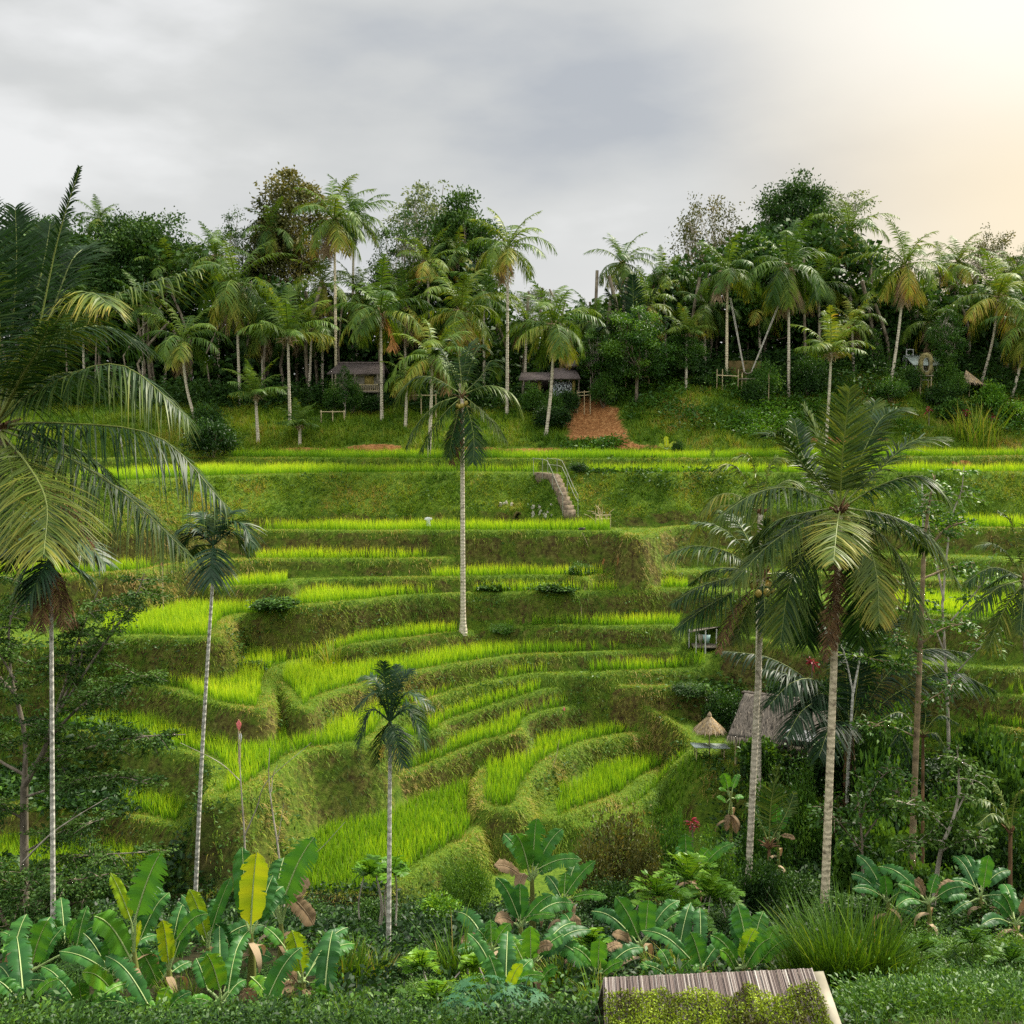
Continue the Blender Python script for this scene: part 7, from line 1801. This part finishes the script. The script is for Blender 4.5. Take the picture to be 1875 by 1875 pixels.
# ---- small open shed with a blue-green sheet, at the end of the strips
def shed():
    b = hit(1288, 1196, 45, 70); D = b[1] + 0.6; b = ground(1288, D); root = empty('open_shed', b, 'tiny pole shed with a blue-green sheet at the end of the rice strips', 'shed')
    A = lambda u, v, d=D: P(u, v, d)
    for u, d in ((1262, D), (1275, D - 0.6), (1292, D - 0.7), (1312, D), (1280, D + 0.9), (1310, D + 0.9)):
        t_ = A(u, 1152, d); g = Geo(); bar(g, [t_[0], t_[1], gz1(t_[0], t_[1]) - 0.1], t_, 0.035); g.build('post', M_STEEL, root, b)
    g = Geo(); V = [A(1258, 1158, D - 0.7), A(1300, 1150, D - 0.8), A(1322, 1146, D + 1.0), A(1276, 1150, D + 1.1)]
    V = np.array(V + [v - np.array([0, 0, .05]) for v in V]); g.add(V, [[0, 1, 2, 3], [7, 6, 5, 4], [0, 4, 5, 1], [1, 5, 6, 2], [2, 6, 7, 3], [3, 7, 4, 0]], 0.5); g.build('roof', M_WOOD, root, b)
    for k, (u0, u1, v0, v1, m_) in enumerate(((1277, 1288, 1161, 1180, M_MUD), (1286, 1301, 1162, 1178, M_TARP))):
        g = Geo(); V = [A(u0, v0, D - 0.65), A(u1, v0 + 1, D - 0.65), A(u1 - 3, v1, D - 0.6), A(u0 + 4, v1, D - 0.6)]
        V = np.array(V + [v + np.array([0, .03, 0]) for v in V]); g.add(V, [[0, 1, 2, 3], [7, 6, 5, 4], [0, 4, 5, 1], [1, 5, 6, 2], [2, 6, 7, 3], [3, 7, 4, 0]], 0.5); g.build('sheet', m_, root, b)
    g = Geo(); c = A(1290, 1182, D); box(g, [c[0], c[1], c[2]], [1.3, 1.0, 0.08]); g.build('floor', M_WOOD, root, b)
shed()

# ---- railed house at left
def railed_house():
    D = 84.0; c = P(652, 755, D); b = ground(652, D); root = empty('railed_house', b, 'small raised house with a tiled roof and railed veranda, left of centre', 'house')
    w = 92 * D / F; x0, x1 = P(606, 700, D)[0], P(700, 700, D)[0]
    z = lambda v: P(652, v, D)[2]
    g = Geo(); box(g, [(x0 + x1) / 2 + 0.15, D + 1.4, (z(683) + z(717)) / 2], [x1 - x0 - 0.5, 2.6, z(683) - z(717)]); g.build('wall', M_MUD, root, b)
    g = Geo()
    for s_ in (-1, 1):
        y0 = D + 1.4
        V = np.array([[x0 - 0.2, y0 + s_ * 2.0, z(684)], [x1 + 0.25, y0 + s_ * 2.0, z(684)], [x1, y0 + s_ * 0.05, z(664)], [x0 + 0.4, y0 + s_ * 0.05, z(664)]])
        V = np.vstack([V, V - [0, 0, 0.10]]); g.add(V, [[0, 1, 2, 3], [7, 6, 5, 4], [0, 4, 5, 1], [1, 5, 6, 2], [2, 6, 7, 3], [3, 7, 4, 0]], 0.5)
    rf = g.build('roof', M_TILE, root, b)
    g = Geo(); bar(g, [x0 + 0.35, D + 1.4, z(663)], [x1, D + 1.4, z(663)], 0.09); g.build('ridge_cap', M_TILE, rf, b)
    g = Geo(); box(g, [(x0 + x1) / 2, D + 0.7, z(718)], [x1 - x0 - 0.2, 3.6, 0.14]); g.build('veranda_floor', M_WOOD, root, b)
    rail = Geo(); bar(rail, [x0 + 0.2, D - 1.0, z(705)], [x1 - 0.2, D - 1.0, z(705)], 0.035); bar(rail, [x0 + 0.2, D - 1.0, z(716)], [x1 - 0.2, D - 1.0, z(716)], 0.03)
    for k in range(26): 
        xx = x0 + 0.2 + (x1 - x0 - 0.4) * k / 25; bar(rail, [xx, D - 1.0, z(717)], [xx, D - 1.0, z(705)], 0.022, 4)
    rail.build('railing', M_BAMB, root, b)
    for xx in (x0 + 0.25, (x0 + x1) / 2, x1 - 0.25):
        for yy in (D - 0.9, D + 2.6):
            g = Geo(); bar(g, [xx, yy, gz1(xx, yy) - 0.1], [xx, yy, z(685)], 0.06); g.build('post', M_WOOD, root, b)
    g = Geo(); box(g, [P(676, 700, D)[0], D + 0.08, (z(688) + z(704)) / 2], [0.7, 0.06, z(688) - z(704)]); g.build('window', M_OCHRE, root, b)
    g = Geo(); box(g, [P(628, 700, D)[0], D + 0.08, (z(694) + z(703)) / 2], [0.5, 0.05, 0.35]); g.build('window', M_DARKW, root, b)
railed_house()
def white_hut():
    D = 83.0; b = ground(1030, D); root = empty('old_hut', b, 'old dark-roofed hut with a flaking white wall above the scar', 'house')
    z = lambda v: P(1030, v, D)[2]; X = lambda u: P(u, 700, D)[0]
    g = Geo(); box(g, [(X(1008) + X(1048)) / 2, D + 0.5, (z(697) + z(728)) / 2], [X(1048) - X(1008), 0.14, z(697) - z(728)]); g.build('white_wall', M_MOSAIC, root, b)
    for u in (988, 1051):
        g = Geo(); box(g, [X(u), D + 0.4, (z(690) + z(728)) / 2], [0.20 if u > 1000 else 0.26, 0.20, z(690) - z(728)]); g.build('pillar', M_OCHRE, root, b)
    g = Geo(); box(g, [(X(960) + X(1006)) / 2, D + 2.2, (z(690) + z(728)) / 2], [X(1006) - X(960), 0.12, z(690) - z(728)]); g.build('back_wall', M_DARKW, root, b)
    g = Geo()
    for (ua, ub, va, vb, dd) in ((950, 1012, 695, 680, 0), (1008, 1062, 693, 672, 0), (1035, 1085, 668, 645, 1.6)):
        V = np.array([[X(ua), D - 0.5 + dd, z(va)], [X(ub), D - 0.5 + dd, z(va)], [X(ub) - 0.2, D + 1.8 + dd, z(vb)], [X(ua) + 0.2, D + 1.8 + dd, z(vb)]])
        V = np.vstack([V, V - [0, 0, .09]]); g.add(V, [[0, 1, 2, 3], [7, 6, 5, 4], [0, 4, 5, 1], [1, 5, 6, 2], [2, 6, 7, 3], [3, 7, 4, 0]], 0.5)
    g.build('roof', M_TILE, root, b)
    for u in (957, 975, 1060, 1082):
        g = Geo(); bar(g, [X(u), D + 0.2, gz1(X(u), D + 0.2) - 0.1], [X(u), D + 0.2, z(690)], 0.06); g.build('post', M_WOOD, root, b)
    rw = empty('bamboo_rail', ground(1070, D - 1.2), 'short bamboo rail at the top of the landslide scar', 'railing')
    o = rw.location
    g = Geo(); 
    for v in (719, 725): bar(g, P(1056, v, D - 1.2), P(1082, v - 2, D - 1.2), 0.035)
    g.build('rail', M_BAMB, rw, o)
    for u in (1057, 1070, 1081): g = Geo(); t_ = P(u, 715, D - 1.2); bar(g, [t_[0], t_[1], gz1(t_[0], t_[1]) - .1], t_, 0.035); g.build('post', M_BAMB, rw, o)
white_hut()

# ---- roofed shrine pavilion, stilted twig arch, thatched cone
def shrine():
    D = 86.0; b = ground(1690, D); root = empty('pavilion', b, 'open pavilion with a pale green tin roof on the right ridge', 'pavilion')
    z = lambda v: P(1690, v, D)[2]; X = lambda u, d=D: P(u, 680, d)[0]
    g = Geo()
    for s_ in (-1, 1):
        V = np.array([[X(1670), D + 1.2 + s_ * 1.5, z(668)], [X(1727), D + 1.2 + s_ * 1.5, z(669)], [X(1719), D + 1.2 + s_ * 0.03, z(650)], [X(1664), D + 1.2 + s_ * 0.03, z(649)]])
        V = np.vstack([V, V - [0, 0, .07]]); g.add(V, [[0, 1, 2, 3], [7, 6, 5, 4], [0, 4, 5, 1], [1, 5, 6, 2], [2, 6, 7, 3], [3, 7, 4, 0]], 0.5)
    g.build('roof', M_TIN, root, b)
    for u in (1676, 1714, 1724):
        for dy in (-0.1, 2.5):
            g = Geo(); bar(g, [X(u), D + dy, gz1(X(u), D + dy) - 0.1], [X(u), D + dy, z(667)], 0.06); g.build('post', M_STEEL, root, b)
    g = Geo(); box(g, [X(1698), D + 1.2, b[2] + 0.15], [2.4, 2.6, 0.3]); g.build('floor', M_WOOD, root, b)
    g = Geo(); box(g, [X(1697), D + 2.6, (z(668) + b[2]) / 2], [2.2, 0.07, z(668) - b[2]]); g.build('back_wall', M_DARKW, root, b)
    # arch: an upright oval ring of twigs on stilts
    Da = 83.4; rb = ground(1696, Da); ra = empty('twig_arch', rb, 'upright oval ring of woven twigs on stilts before the tin-roofed pavilion', 'arch')
    c = P(1695, 668, Da); g = Geo(); th = np.linspace(0, 2 * PI, 41)
    n_ = 26; V = []; f = []
    tha = np.linspace(0, 2 * PI, 36, endpoint=False)
    sup = lambda a, rx, rz: np.stack([np.sign(np.cos(a)) * np.abs(np.cos(a)) ** 0.8 * rx, 0 * a, np.sign(np.sin(a)) * np.abs(np.sin(a)) ** 0.8 * rz], -1)
    ou = sup(tha, 0.50, 0.82) + [0, 0, 0.05]; inn = sup(tha, 0.24, 0.52)
    for y in (-0.14, 0.14):
        V.append(c + ou + [0, y, 0] + rng.normal(0, 0.025, ou.shape)); V.append(c + inn + [0, y, 0] + rng.normal(0, 0.012, inn.shape))
    V = np.concatenate(V); m = 36
    for k in range(m):
        k2 = (k + 1) % m
        f += [[k, k2, m + k2, m + k], [2 * m + k, 3 * m + k, 3 * m + k2, 2 * m + k2], [k, 2 * m + k, 2 * m + k2, k2], [m + k, m + k2, 3 * m + k2, 3 * m + k]]
    g.add(V, f, 0.5)
    for k in range(220):
        a = rng.uniform(0, 2 * PI); q = sup(np.array([a]), 0.42, 0.72)[0]; p = c + q + rng.normal(0, 0.09, 3)
        d = nrmz(np.array([-math.sin(a), 0, math.cos(a)]) + rng.normal(0, 0.35, 3)); bar(g, p - d * 0.15, p + d * 0.15, 0.012, 4)
    g.build('ring', M_TWIG, ra, rb)
    g = Geo(); tube(g, c + sup(np.linspace(0, 2 * PI, 41), 0.245, 0.525) + [0, -0.15, 0], 0.022, 5, cap=False); g.build('rim', M_MUD, ra, rb)
    for dx in (-0.38, 0.42):
        for dy in (-0.1, 0.5):
            p = c + [dx, dy, -0.75]; g = Geo(); bar(g, [p[0], p[1], gz1(p[0], p[1]) - .15], p, 0.045); g.build('stilt', M_BAMB, ra, rb)
    g = Geo(); box(g, c + [0, 0.2, -0.82], [1.1, 0.9, 0.07]); bar(g, c + [-0.45, -0.25, -1.15], c + [0.45, -0.25, -1.15], 0.03); g.build('deck', M_WOOD, ra, rb)
    # cone
    Dc = 83.2; c = P(1785, 706, Dc); t_ = P(1767, 677, Dc); bb = ground(1785, Dc); rc = empty('thatched_cone', bb, 'golden tilted thatched cone roof at the edge of the right bank', 'hut')
    g = Geo(); n = 20; an = np.linspace(0, 2 * PI, n, endpoint=False); ctr = (P(1772, 700, Dc) + P(1798, 706, Dc)) / 2; rr = 20 * Dc / F
    base_ = np.stack([ctr[0] + rr * np.cos(an), ctr[1] + rr * np.sin(an), ctr[2] - 0.18 * np.cos(an) - 0.0 * an], -1)
    V = np.vstack([base_, [t_ + [0.15, 0.2, 0]], base_ - [0, 0, 0.1]]); f = [[k, (k + 1) % n, n] for k in range(n)]
    g.add(V, f, 0.5); g.add(base_ - [0, 0, .02], [list(range(n))], 0.5)
    m = 420; a = rng.uniform(0, 2 * PI, m); q = np.sqrt(rng.random(m)); e = np.stack([ctr[0] + rr * np.cos(a), ctr[1] + rr * np.sin(a), ctr[2] - 0.18 * np.cos(a)], -1); tp = t_ + [0.15, 0.2, 0]
    p = tp + (e - tp) * q[:, None]; blades(g, p + nrmz(e - ctr) * 0.02, e - tp, nrmz(np.cross(e - tp, [0, 0, 1.0])), 0.3, 0.05, 0.1, 1, 'grass', np.clip(rng.normal(0.6, 0.25, m), 0, 1), None, 1)
    g.build('thatch', [M_THATCHG, M_STRAWG], rc, bb)
    for dx in (-0.4, 0.5):
        g = Geo(); bar(g, [ctr[0] + dx, ctr[1], gz1(ctr[0] + dx, ctr[1]) - .1], [ctr[0] + dx, ctr[1], ctr[2]], 0.05); g.build('post', M_BAMB, rc, bb)
    fr = empty('pole_frame', ground(1666, 87.5), 'square open pole frame behind the tin roof', 'frame'); o = fr.location
    for u in (1660, 1672): g = Geo(); t_ = P(u, 640, 87.5); bar(g, [t_[0], t_[1], o[2]], t_, 0.05); g.build('post', M_STEEL, fr, o)
    g = Geo(); bar(g, P(1659, 640, 87.5), P(1673, 640, 87.5), 0.045); bar(g, P(1659, 650, 87.5), P(1673, 650, 87.5), 0.04); g.build('crossbar', M_STEEL, fr, o)
shrine()

# ---- big rope swing between the two palms, its deck and rails
def swing():
    D = 82.2; seat = P(1369, 682, D); b = ground(1369, D)
    root = empty('rope_swing', b, 'big swing on two long ropes tied to the two swing palms', 'swing')
    for (pu, pv, sx) in ((1336, 545, -0.28), (1430, 545, 0.28)):
        for k in (0, 0.10):
            g = Geo(); bar(g, P(pu, pv, 82.8) + [k, 0, 0], seat + [sx + k * .5, 0, 0.10], 0.028, 5); g.build('rope', M_ROPE, root, b)
    g = Geo(); cv = np.array([seat + [-0.32, 0, 0.1], seat + [-.15, 0, -0.06], seat + [.15, 0, -0.06], seat + [0.32, 0, 0.1]]); tube(g, catmull(cv, 8), 0.05, 6); g.build('seat', M_WOOD, root, b)
    rd = empty('swing_deck', ground(1366, 81.6), 'bamboo launch deck on posts under the big swing', 'deck'); o = rd.location
    c = P(1368, 694, 81.6); g = Geo(); box(g, c + [0, 0.3, 0], [1.1, 1.3, 0.08]); g.build('deck_floor', M_WOOD, rd, o)
    for u, v in ((1359, 682), (1366, 692), (1376, 692), (1408, 684)):
        t_ = P(u, v, 81.4); g = Geo(); bar(g, [t_[0], t_[1], gz1(t_[0], t_[1]) - .1], t_, 0.045); g.build('post', M_BAMB, rd, o)
    rr = empty('bamboo_rail', ground(1330, 82.0), 'bamboo rail in front of the left swing palm', 'railing'); o = rr.location
    g = Geo(); bar(g, P(1312, 687, 82.0), P(1353, 689, 82.0), 0.04); g.build('rail', M_BAMB, rr, o)
    for u in (1313, 1323, 1352): g = Geo(); t_ = P(u, 676, 82.0); bar(g, [t_[0], t_[1], gz1(t_[0], t_[1]) - .1], t_, 0.035); g.build('post', M_BAMB, rr, o)
    wl = ground(1368, 85.0); g = Geo(); a, c2 = P(1333, 690, 85), P(1392, 690, 85); box(g, [(a[0] + c2[0]) / 2, 85, wl[2] + 0.5], [c2[0] - a[0], 0.3, 1.6]); o2 = g.build('mossy_wall', M_MOSSW, None, wl); o2.location = tuple(wl)
    tag(o2, 'low mossy earth wall behind the big swing', 'wall')
swing()
for i, (u0, u1, v, D, lab) in enumerate(((586, 632, 754, 80.4, 'long bamboo rail at the top of the grass bank left of the railed house'), (742, 800, 724, 81.5, 'bamboo rail behind the palm right of the railed house'), (1144, 1190, 690, 83, 'bamboo rail in the shade of the green tree right of the scar'))):
    rr = empty('bamboo_rail', ground((u0 + u1) / 2, D), lab, 'railing'); o = rr.location
    g = Geo(); bar(g, P(u0, v, D), P(u1, v, D), 0.045); g.build('rail', M_BAMB, rr, o)
    for u in np.linspace(u0 + 2, u1 - 2, 3): g = Geo(); t_ = P(u, v - 3, D); bar(g, [t_[0], t_[1], gz1(t_[0], t_[1]) - .3], t_, 0.045); g.build('post', M_BAMB, rr, o)

# ---- stone stairs with handrails on the high bank
def stairs():
    top = hit(988, 868, 55, 80); bot = hit(1044, 949, 55, 80)
    root = empty('stairs', bot, 'narrow stone stairs with thin handrails climbing the high bank', 'stairs'); n = 17
    d = (top - bot) * [1, 1, 0]; w = 0.72
    zs = np.array([gz1(*(bot + d * (k + 1) / n)[:2]) for k in range(n)]); zs = np.maximum.accumulate(zs)
    at_ = lambda t: bot * [1, 1, 0] + d * t + [0, 0, float(np.interp(t, (np.arange(n) + 0.5) / n, zs + 0.05))]
    yaw = math.atan2(d[0], d[1])
    for k in range(n):
        p = at_((k + 0.5) / n); g = Geo(); box(g, [p[0], p[1], p[2] - 0.35], [w, np.linalg.norm(d) / n + 0.04, 0.7], -yaw * 0.6); g.build('step', M_STONE, root, bot)
    for s_ in (-0.44, 0.46):
        for hh in ((0.88, 0.5) if s_ > 0 else (0.88,)):
            g = Geo(); ts = np.linspace(0, 1, 9); tube(g, np.array([at_(t) + [s_, 0, hh] for t in ts]), 0.017, 5); g.build('handrail', M_RAIL, root, bot)
        for t in (0.0, 0.33, 0.66, 0.97):
            q = at_(t) + [s_, 0, 0]; g = Geo(); bar(g, [q[0], q[1], q[2] - 0.4], q + [0, 0, 0.92], 0.02, 5); g.build('rail_post', M_RAIL, root, bot)
stairs()
def cave():
    D = 65.6; c = P(949, 946, D); z0 = LEV['T3']
    root = empty('cave_mouth', (c[0], D, z0), 'small black cave mouth in the bank left of the stair foot', 'cave')
    g = Geo(); n = 14; an = np.linspace(0, PI, n); r = 0.30
    yb = D + 0.05
    # find the bank face
    for yy in np.arange(63, 68, 0.05):
        if gz1(c[0], yy) > z0 + 0.55: yb = yy; break
    arch = np.stack([c[0] + r * np.cos(an), 0 * an + yb - 0.06, z0 + 0.25 + 0.62 * np.sin(an)], -1)
    arch = np.vstack([[c[0] + r, yb - .06, z0 - .1], arch, [c[0] - r, yb - .06, z0 - .1]])
    inn = arch + [0, 1.4, 0]; m = len(arch)
    V = np.vstack([arch, inn]); f = [[k, k + 1, m + k + 1, m + k] for k in range(m - 1)]
    g.add(V, f, 0.5); g.add(arch + [0, .12, 0], [list(range(m))], 0.5); g.build('hollow', M_VOID, root, (c[0], D, z0))  # flat near-black sheet just inside the mouth paints its shade
    g = Geo()
    for k in range(m - 1): 
        a, b2 = arch[k], arch[k + 1]; bar(g, a + [0, -.02, 0], b2 + [0, -.02, 0], rng.uniform(0.05, 0.08), 5)
    g.build('rim', M_MOSSW, root, (c[0], D, z0))
cave()
for k, (u, v, lab) in enumerate(((985, 936, 'white limestone lump in the bank between the cave and the stairs'), (925, 925, 'pale stone in the bank left of the cave mouth'))):
    c = P(u, v, 65.4); 
    for yy in np.arange(63, 69, 0.05):
        if gz1(c[0], yy) > c[2]: c[1] = yy; break
    for i in range(13 if k == 0 else 6):
        g = Geo(); x = c[0] + rng.normal(0, 0.42); z = c[2] + rng.normal(0, 0.2); y = c[1]
        for yy in np.arange(63, 69, 0.05):
            if gz1(x, yy) > z: y = yy; break
        p = np.array([x, y, z]); s_ = rng.uniform(0.06, 0.16)
        th = np.linspace(0, PI, 6); tube(g, p + np.stack([0 * th, 0 * th, s_ * 1.3 * np.cos(th)], -1) + rng.normal(0, 0.02, (6, 3)), np.maximum(s_ * np.sin(th), 0.01) * rng.uniform(0.7, 1.2), 7)
        o = g.build('limestone_rock', M_LIME_R, None, p); o.location = tuple(p); tag(o, lab, 'rock', 'pale limestone lumps in the bank left of the stairs')
def low_fence():
    D = 64.9; b = ground(1105, D); root = empty('low_fence', b, 'low bamboo fence at the right end of the stair-foot rice', 'fence')
    for v in (944, 951): g = Geo(); bar(g, P(1090, v, D), P(1119, v - 1, D), 0.03, 5); g.build('rail', M_BAMB, root, b)
    for u in (1091, 1100, 1110, 1118): g = Geo(); t_ = P(u, 941, D); bar(g, [t_[0], t_[1], gz1(t_[0], t_[1]) - .1], t_, 0.028, 5); g.build('post', M_BAMB, root, b)
    ds = empty('dead_shrub', ground(1100, D + .4), 'bleached bare shrub behind the low fence', 'shrub'); o = ds.location
    g = Geo(); q = P(1103, 952, D + .4)
    for k in range(12):
        e = q + [rng.normal(-0.2, .5), 0.1, rng.uniform(0.3, 0.95)]; tube(g, catmull([q + [rng.normal(0, .1), 0, -.6], (q + e) / 2 + rng.normal(0, .08, 3), e], 6), np.linspace(0.03, 0.01, 6), 4, cap=False)
    g.build('twigs', M_BAMB, ds, o)
low_fence()

# ---- scarecrows and flags
def cloth_on_pole(name, label, u, vtop, vbase, D, cloth, w, h, lean=0.0, cat='flag', shape='shirt', nm='cloth'):
    b = P(u, vbase, D); b[2] = min(b[2], gz1(b[0], b[1])) if abs(b[2] - gz1(b[0], b[1])) > 0.6 else gz1(b[0], b[1])
    t_ = P(u, vtop, D) + [lean, 0, 0]; root = empty(name, b, label, cat)
    g = Geo(); bar(g, b - [0, 0, .1], t_, 0.022, 5); 
    if shape == 'shirt': bar(g, t_ + [-w * .75, 0, -h * .12], t_ + [w * .75, 0, -h * .06], 0.02, 5)
    g.build('pole', M_BAMB, root, b)
    g = Geo()
    if shape == 'shirt':
        sec = [(0.0, 0.16), (0.10, 0.75), (0.30, 0.72), (0.34, 0.42), (0.7, 0.40), (1.0, 0.46)]
    else:
        sec = [(0.0, 0.05), (0.35, 0.5), (0.6, 0.42), (1.0, 0.06)]
    V = []
    for s_, ww in sec:
        for a in np.linspace(0, 2 * PI, 10, endpoint=False):
            V.append(t_ + [math.cos(a) * ww * w, math.sin(a) * 0.12 * w * (1 + .4 * math.sin(3 * a + s_ * 5)), -s_ * h])
    f = []
    for j in range(len(sec) - 1):
        for k in range(10): f.append([j * 10 + k, j * 10 + (k + 1) % 10, (j + 1) * 10 + (k + 1) % 10, (j + 1) * 10 + k])
    g.add(np.array(V), f, 0.5); g.add(np.array(V[:10]), [list(range(10))], 0.5); g.add(np.array(V[-10:]), [list(range(10))], 0.5)
    g.build(nm, cloth, root, b, True)
    return root
cloth_on_pole('scarecrow', 'white shirt scarecrow standing in the stair-foot rice', 784, 947, 968, 63.9, M_WHITE, 0.30, 0.52, cat='scarecrow', nm='shirt')
cloth_on_pole('scarecrow', 'black cloth scarecrow leaning over the wall right of the white one', 1062, 966, 985, 62.6, M_BLACK, 0.26, 0.45, 0.1, cat='scarecrow', nm='shirt')
cloth_on_pole('flag_pole', 'pink diamond flag on a pole before the brown wall of the left spur', 437, 1318, 1425, 41.2, M_PINK, 0.20, 0.42, shape='diamond')
cloth_on_pole('flag_pole', 'white rag tied just below the pink diamond flag', 440, 1340, 1425, 41.0, M_WHITE, 0.11, 0.42, shape='diamond')
cloth_on_pole('flag_pole', 'small pink rag on a short stick right of the upper bowl strips', 1036, 1248, 1262, 55.0, M_PINK, 0.12, 0.32, 0.1, shape='diamond')
cloth_on_pole('flag_pole', 'small pink rag on a stick at the end of the notched strip', 1029, 1294, 1308, 53.0, M_PINK, 0.12, 0.30, 0.1, shape='diamond')
cloth_on_pole('flag_pole', 'white plastic scrap on a stick below the cassava patch', 1046, 1162, 1172, 57.5, M_WHITE, 0.22, 0.26, 0.1, shape='diamond')
cloth_on_pole('flag_pole', 'pink rag in the left rice strip behind the areca crowns', 297, 1029, 1045, 55.5, M_PINK, 0.14, 0.26, shape='diamond')
for (u0, v0, u1, v1, D, lab) in ((1066, 975, 1082, 1018, 62, 'thin pale stick leaning on the wall below the black scarecrow'), (1064, 1112, 1063, 1160, 58, 'upright white stick in the cassava bank'),
                                 (1024, 1355, 1010, 1412, 48.5, 'bent white stick on the path beside the boot-shaped field'), (1020, 1090, 1022, 1070, 59, 'short stick in the straight rice band'), (1062, 1104, 1072, 1075, 59, 'forked twig above the cassava patch')):
    a = P(u0, v0, D); c = P(u1, v1, D); lo = a if a[2] < c[2] else c; hi = c if a[2] < c[2] else a
    lo = np.array([lo[0], lo[1], min(lo[2], gz1(lo[0], lo[1]))])
    g = Geo(); tube(g, catmull([lo, (lo + hi) / 2 + [0.05, 0, 0], hi], 6), np.linspace(0.022, 0.014, 6), 5); o = g.build('stick', M_BAMB, None, lo); o.location = tuple(lo); tag(o, lab, 'stick')

# ---- the mossy thatched roof at the bottom edge
def near_roof():
    D = 13.2
    e0, e1 = P(1104, 1795, D), P(1487, 1778, D + 0.1)
    b = np.array([(e0[0] + e1[0]) / 2, D - 1.2, gz1(0.5 * (e0[0] + e1[0]), D - 1.2)])
    root = empty('mossy_roof_hut', b, 'hut whose mossy bamboo-shingled roof fills the bottom edge', 'hut')
    f0, f1 = P(1118, 1960, D - 1.5), P(1590, 1960, D - 1.5)
    f0[2] = e0[2] - 1.0; f1[2] = e1[2] - 1.05
    k0, k1 = e0 + [0, 1.2, -1.1], e1 + [0.2, 1.2, -1.1]
    g = Geo(); nn = nrmz(np.cross(f1 - f0, e0 - f0)); nn = nn if nn[2] > 0 else -nn
    V = np.array([f0, f1, e1, e0, k1, k0]); g.add(np.vstack([V, V - nn * 0.10]), [[0, 1, 2, 3], [3, 2, 4, 5], [9, 8, 7, 6], [11, 10, 8, 9], [0, 6, 7, 1], [1, 7, 8, 2], [2, 8, 10, 4], [0, 3, 9, 6], [3, 5, 11, 9], [5, 4, 10, 11]], 0.3)
    # split bamboo shingles over the ridge
    n = 150
    for i in range(n):
        a = (i + 0.5) / n; p = e0 * (1 - a) + e1 * a
        dn = nrmz(f0 * (1 - a) + f1 * a - p); l_ = rng.uniform(0.42, 0.62)
        q = p + nn * rng.uniform(0.015, 0.04) - dn * 0.02
        c = q + dn * l_ / 2; w = np.linalg.norm(e1 - e0) / n * rng.uniform(0.75, 1.05)
        ax = nrmz(e1 - e0)
        tube(g, np.array([q, c + nn * 0.004, q + dn * l_]), w * 0.55, 5, np.clip(rng.normal(0.50, 0.17), 0, 1), 1)
    for lay in range(3):
        for i in range(120):
            a = rng.random(); off = 0.35 + lay * 0.25 + rng.uniform(0, .15); p = e0 * (1 - a) + e1 * a; dn = nrmz(f0 * (1 - a) + f1 * a - p)
            q = p + dn * off + nn * 0.02; tube(g, np.array([q, q + dn * .2, q + dn * .4]), 0.014, 4, np.clip(rng.normal(0.35, 0.2), 0, 1), 1)
    g.build('roof', [M_WOOD, M_SHING], root, b)
    gm = Geo(); m = 30000
    a = rng.random(m); q = rng.random(m)
    q0 = 0.05 + 0.16 * fbm(a * 9, np.zeros(m) + 2, 131) - 0.05 * (a > 0.85)
    q = q0 + (1.0 - q0) * q
    p = (e0 * (1 - a)[:, None] + e1 * a[:, None]) * (1 - q)[:, None] + (f0 * (1 - a)[:, None] + f1 * a[:, None]) * q[:, None]
    hh = 0.03 + 0.10 * fbm(a * 14, q * 7, 133)
    p = p + nn * (hh * rng.random(m) * 1.4)[:, None]
    leaves(gm, p, nrmz(rng.normal(size=(m, 3)) + nn * 0.8), 0.034 * rng.uniform(0.6, 1.5, m), 0.024, np.clip(0.60 + (fbm(a * 10, q * 5, 135) - .5) * 1.1 + rng.normal(0, .12, m), 0, 1))
    gm.build('moss', M_MOSS, root, b)
    g = Geo(); box(g, (e1 + f1) / 2 + [0.06, 0, -0.02], [0.16, np.linalg.norm(f1 - e1) * 1.0, 0.05], math.atan2(-(f1 - e1)[0], -(f1 - e1)[1]) * -1, rx=math.atan2(e1[2] - f1[2], np.linalg.norm((e1 - f1)[:2]))); g.build('barge_board', M_MUD, root, b)
    for (x, y) in ((f0[0] + .3, D - 0.9), (f1[0] - .3, D - 0.9), (f0[0] + .3, D + 0.8), (f1[0] - .3, D + 0.8)):
        g = Geo(); zt = np.interp(y, [D - 1.5, D, D + 1.2], [f0[2], e0[2], k0[2]]) - 0.15
        bar(g, [x, y, gz1(x, y) - .2], [x, y, zt], 0.06); g.build('post', M_WOOD, root, b)
    g = Geo(); box(g, [b[0], D + 0.9, (gz1(b[0], D + .9) + e0[2] - 1.0) / 2], [3.0, 0.06, e0[2] - 1.0 - gz1(b[0], D + .9)]); g.build('wall', M_WOOD, root, b)
M_SHING = leaf_mat('bamboo_shingle', [(0.0, (0.07, 0.05, 0.045)), (0.5, (0.24, 0.19, 0.17)), (0.8, (0.46, 0.41, 0.37)), (1.0, (0.62, 0.58, 0.52))], 0.85, 0.0, 0.2, 0.0)
M_MOSS = leaf_mat('roof_moss', [(0.0, (0.07, 0.045, 0.022)), (0.35, (0.10, 0.11, 0.018)), (0.6, (0.20, 0.29, 0.018)), (1.0, (0.36, 0.46, 0.04))], 0.7, 0.2, 0.2, 0.0)
near_roof()
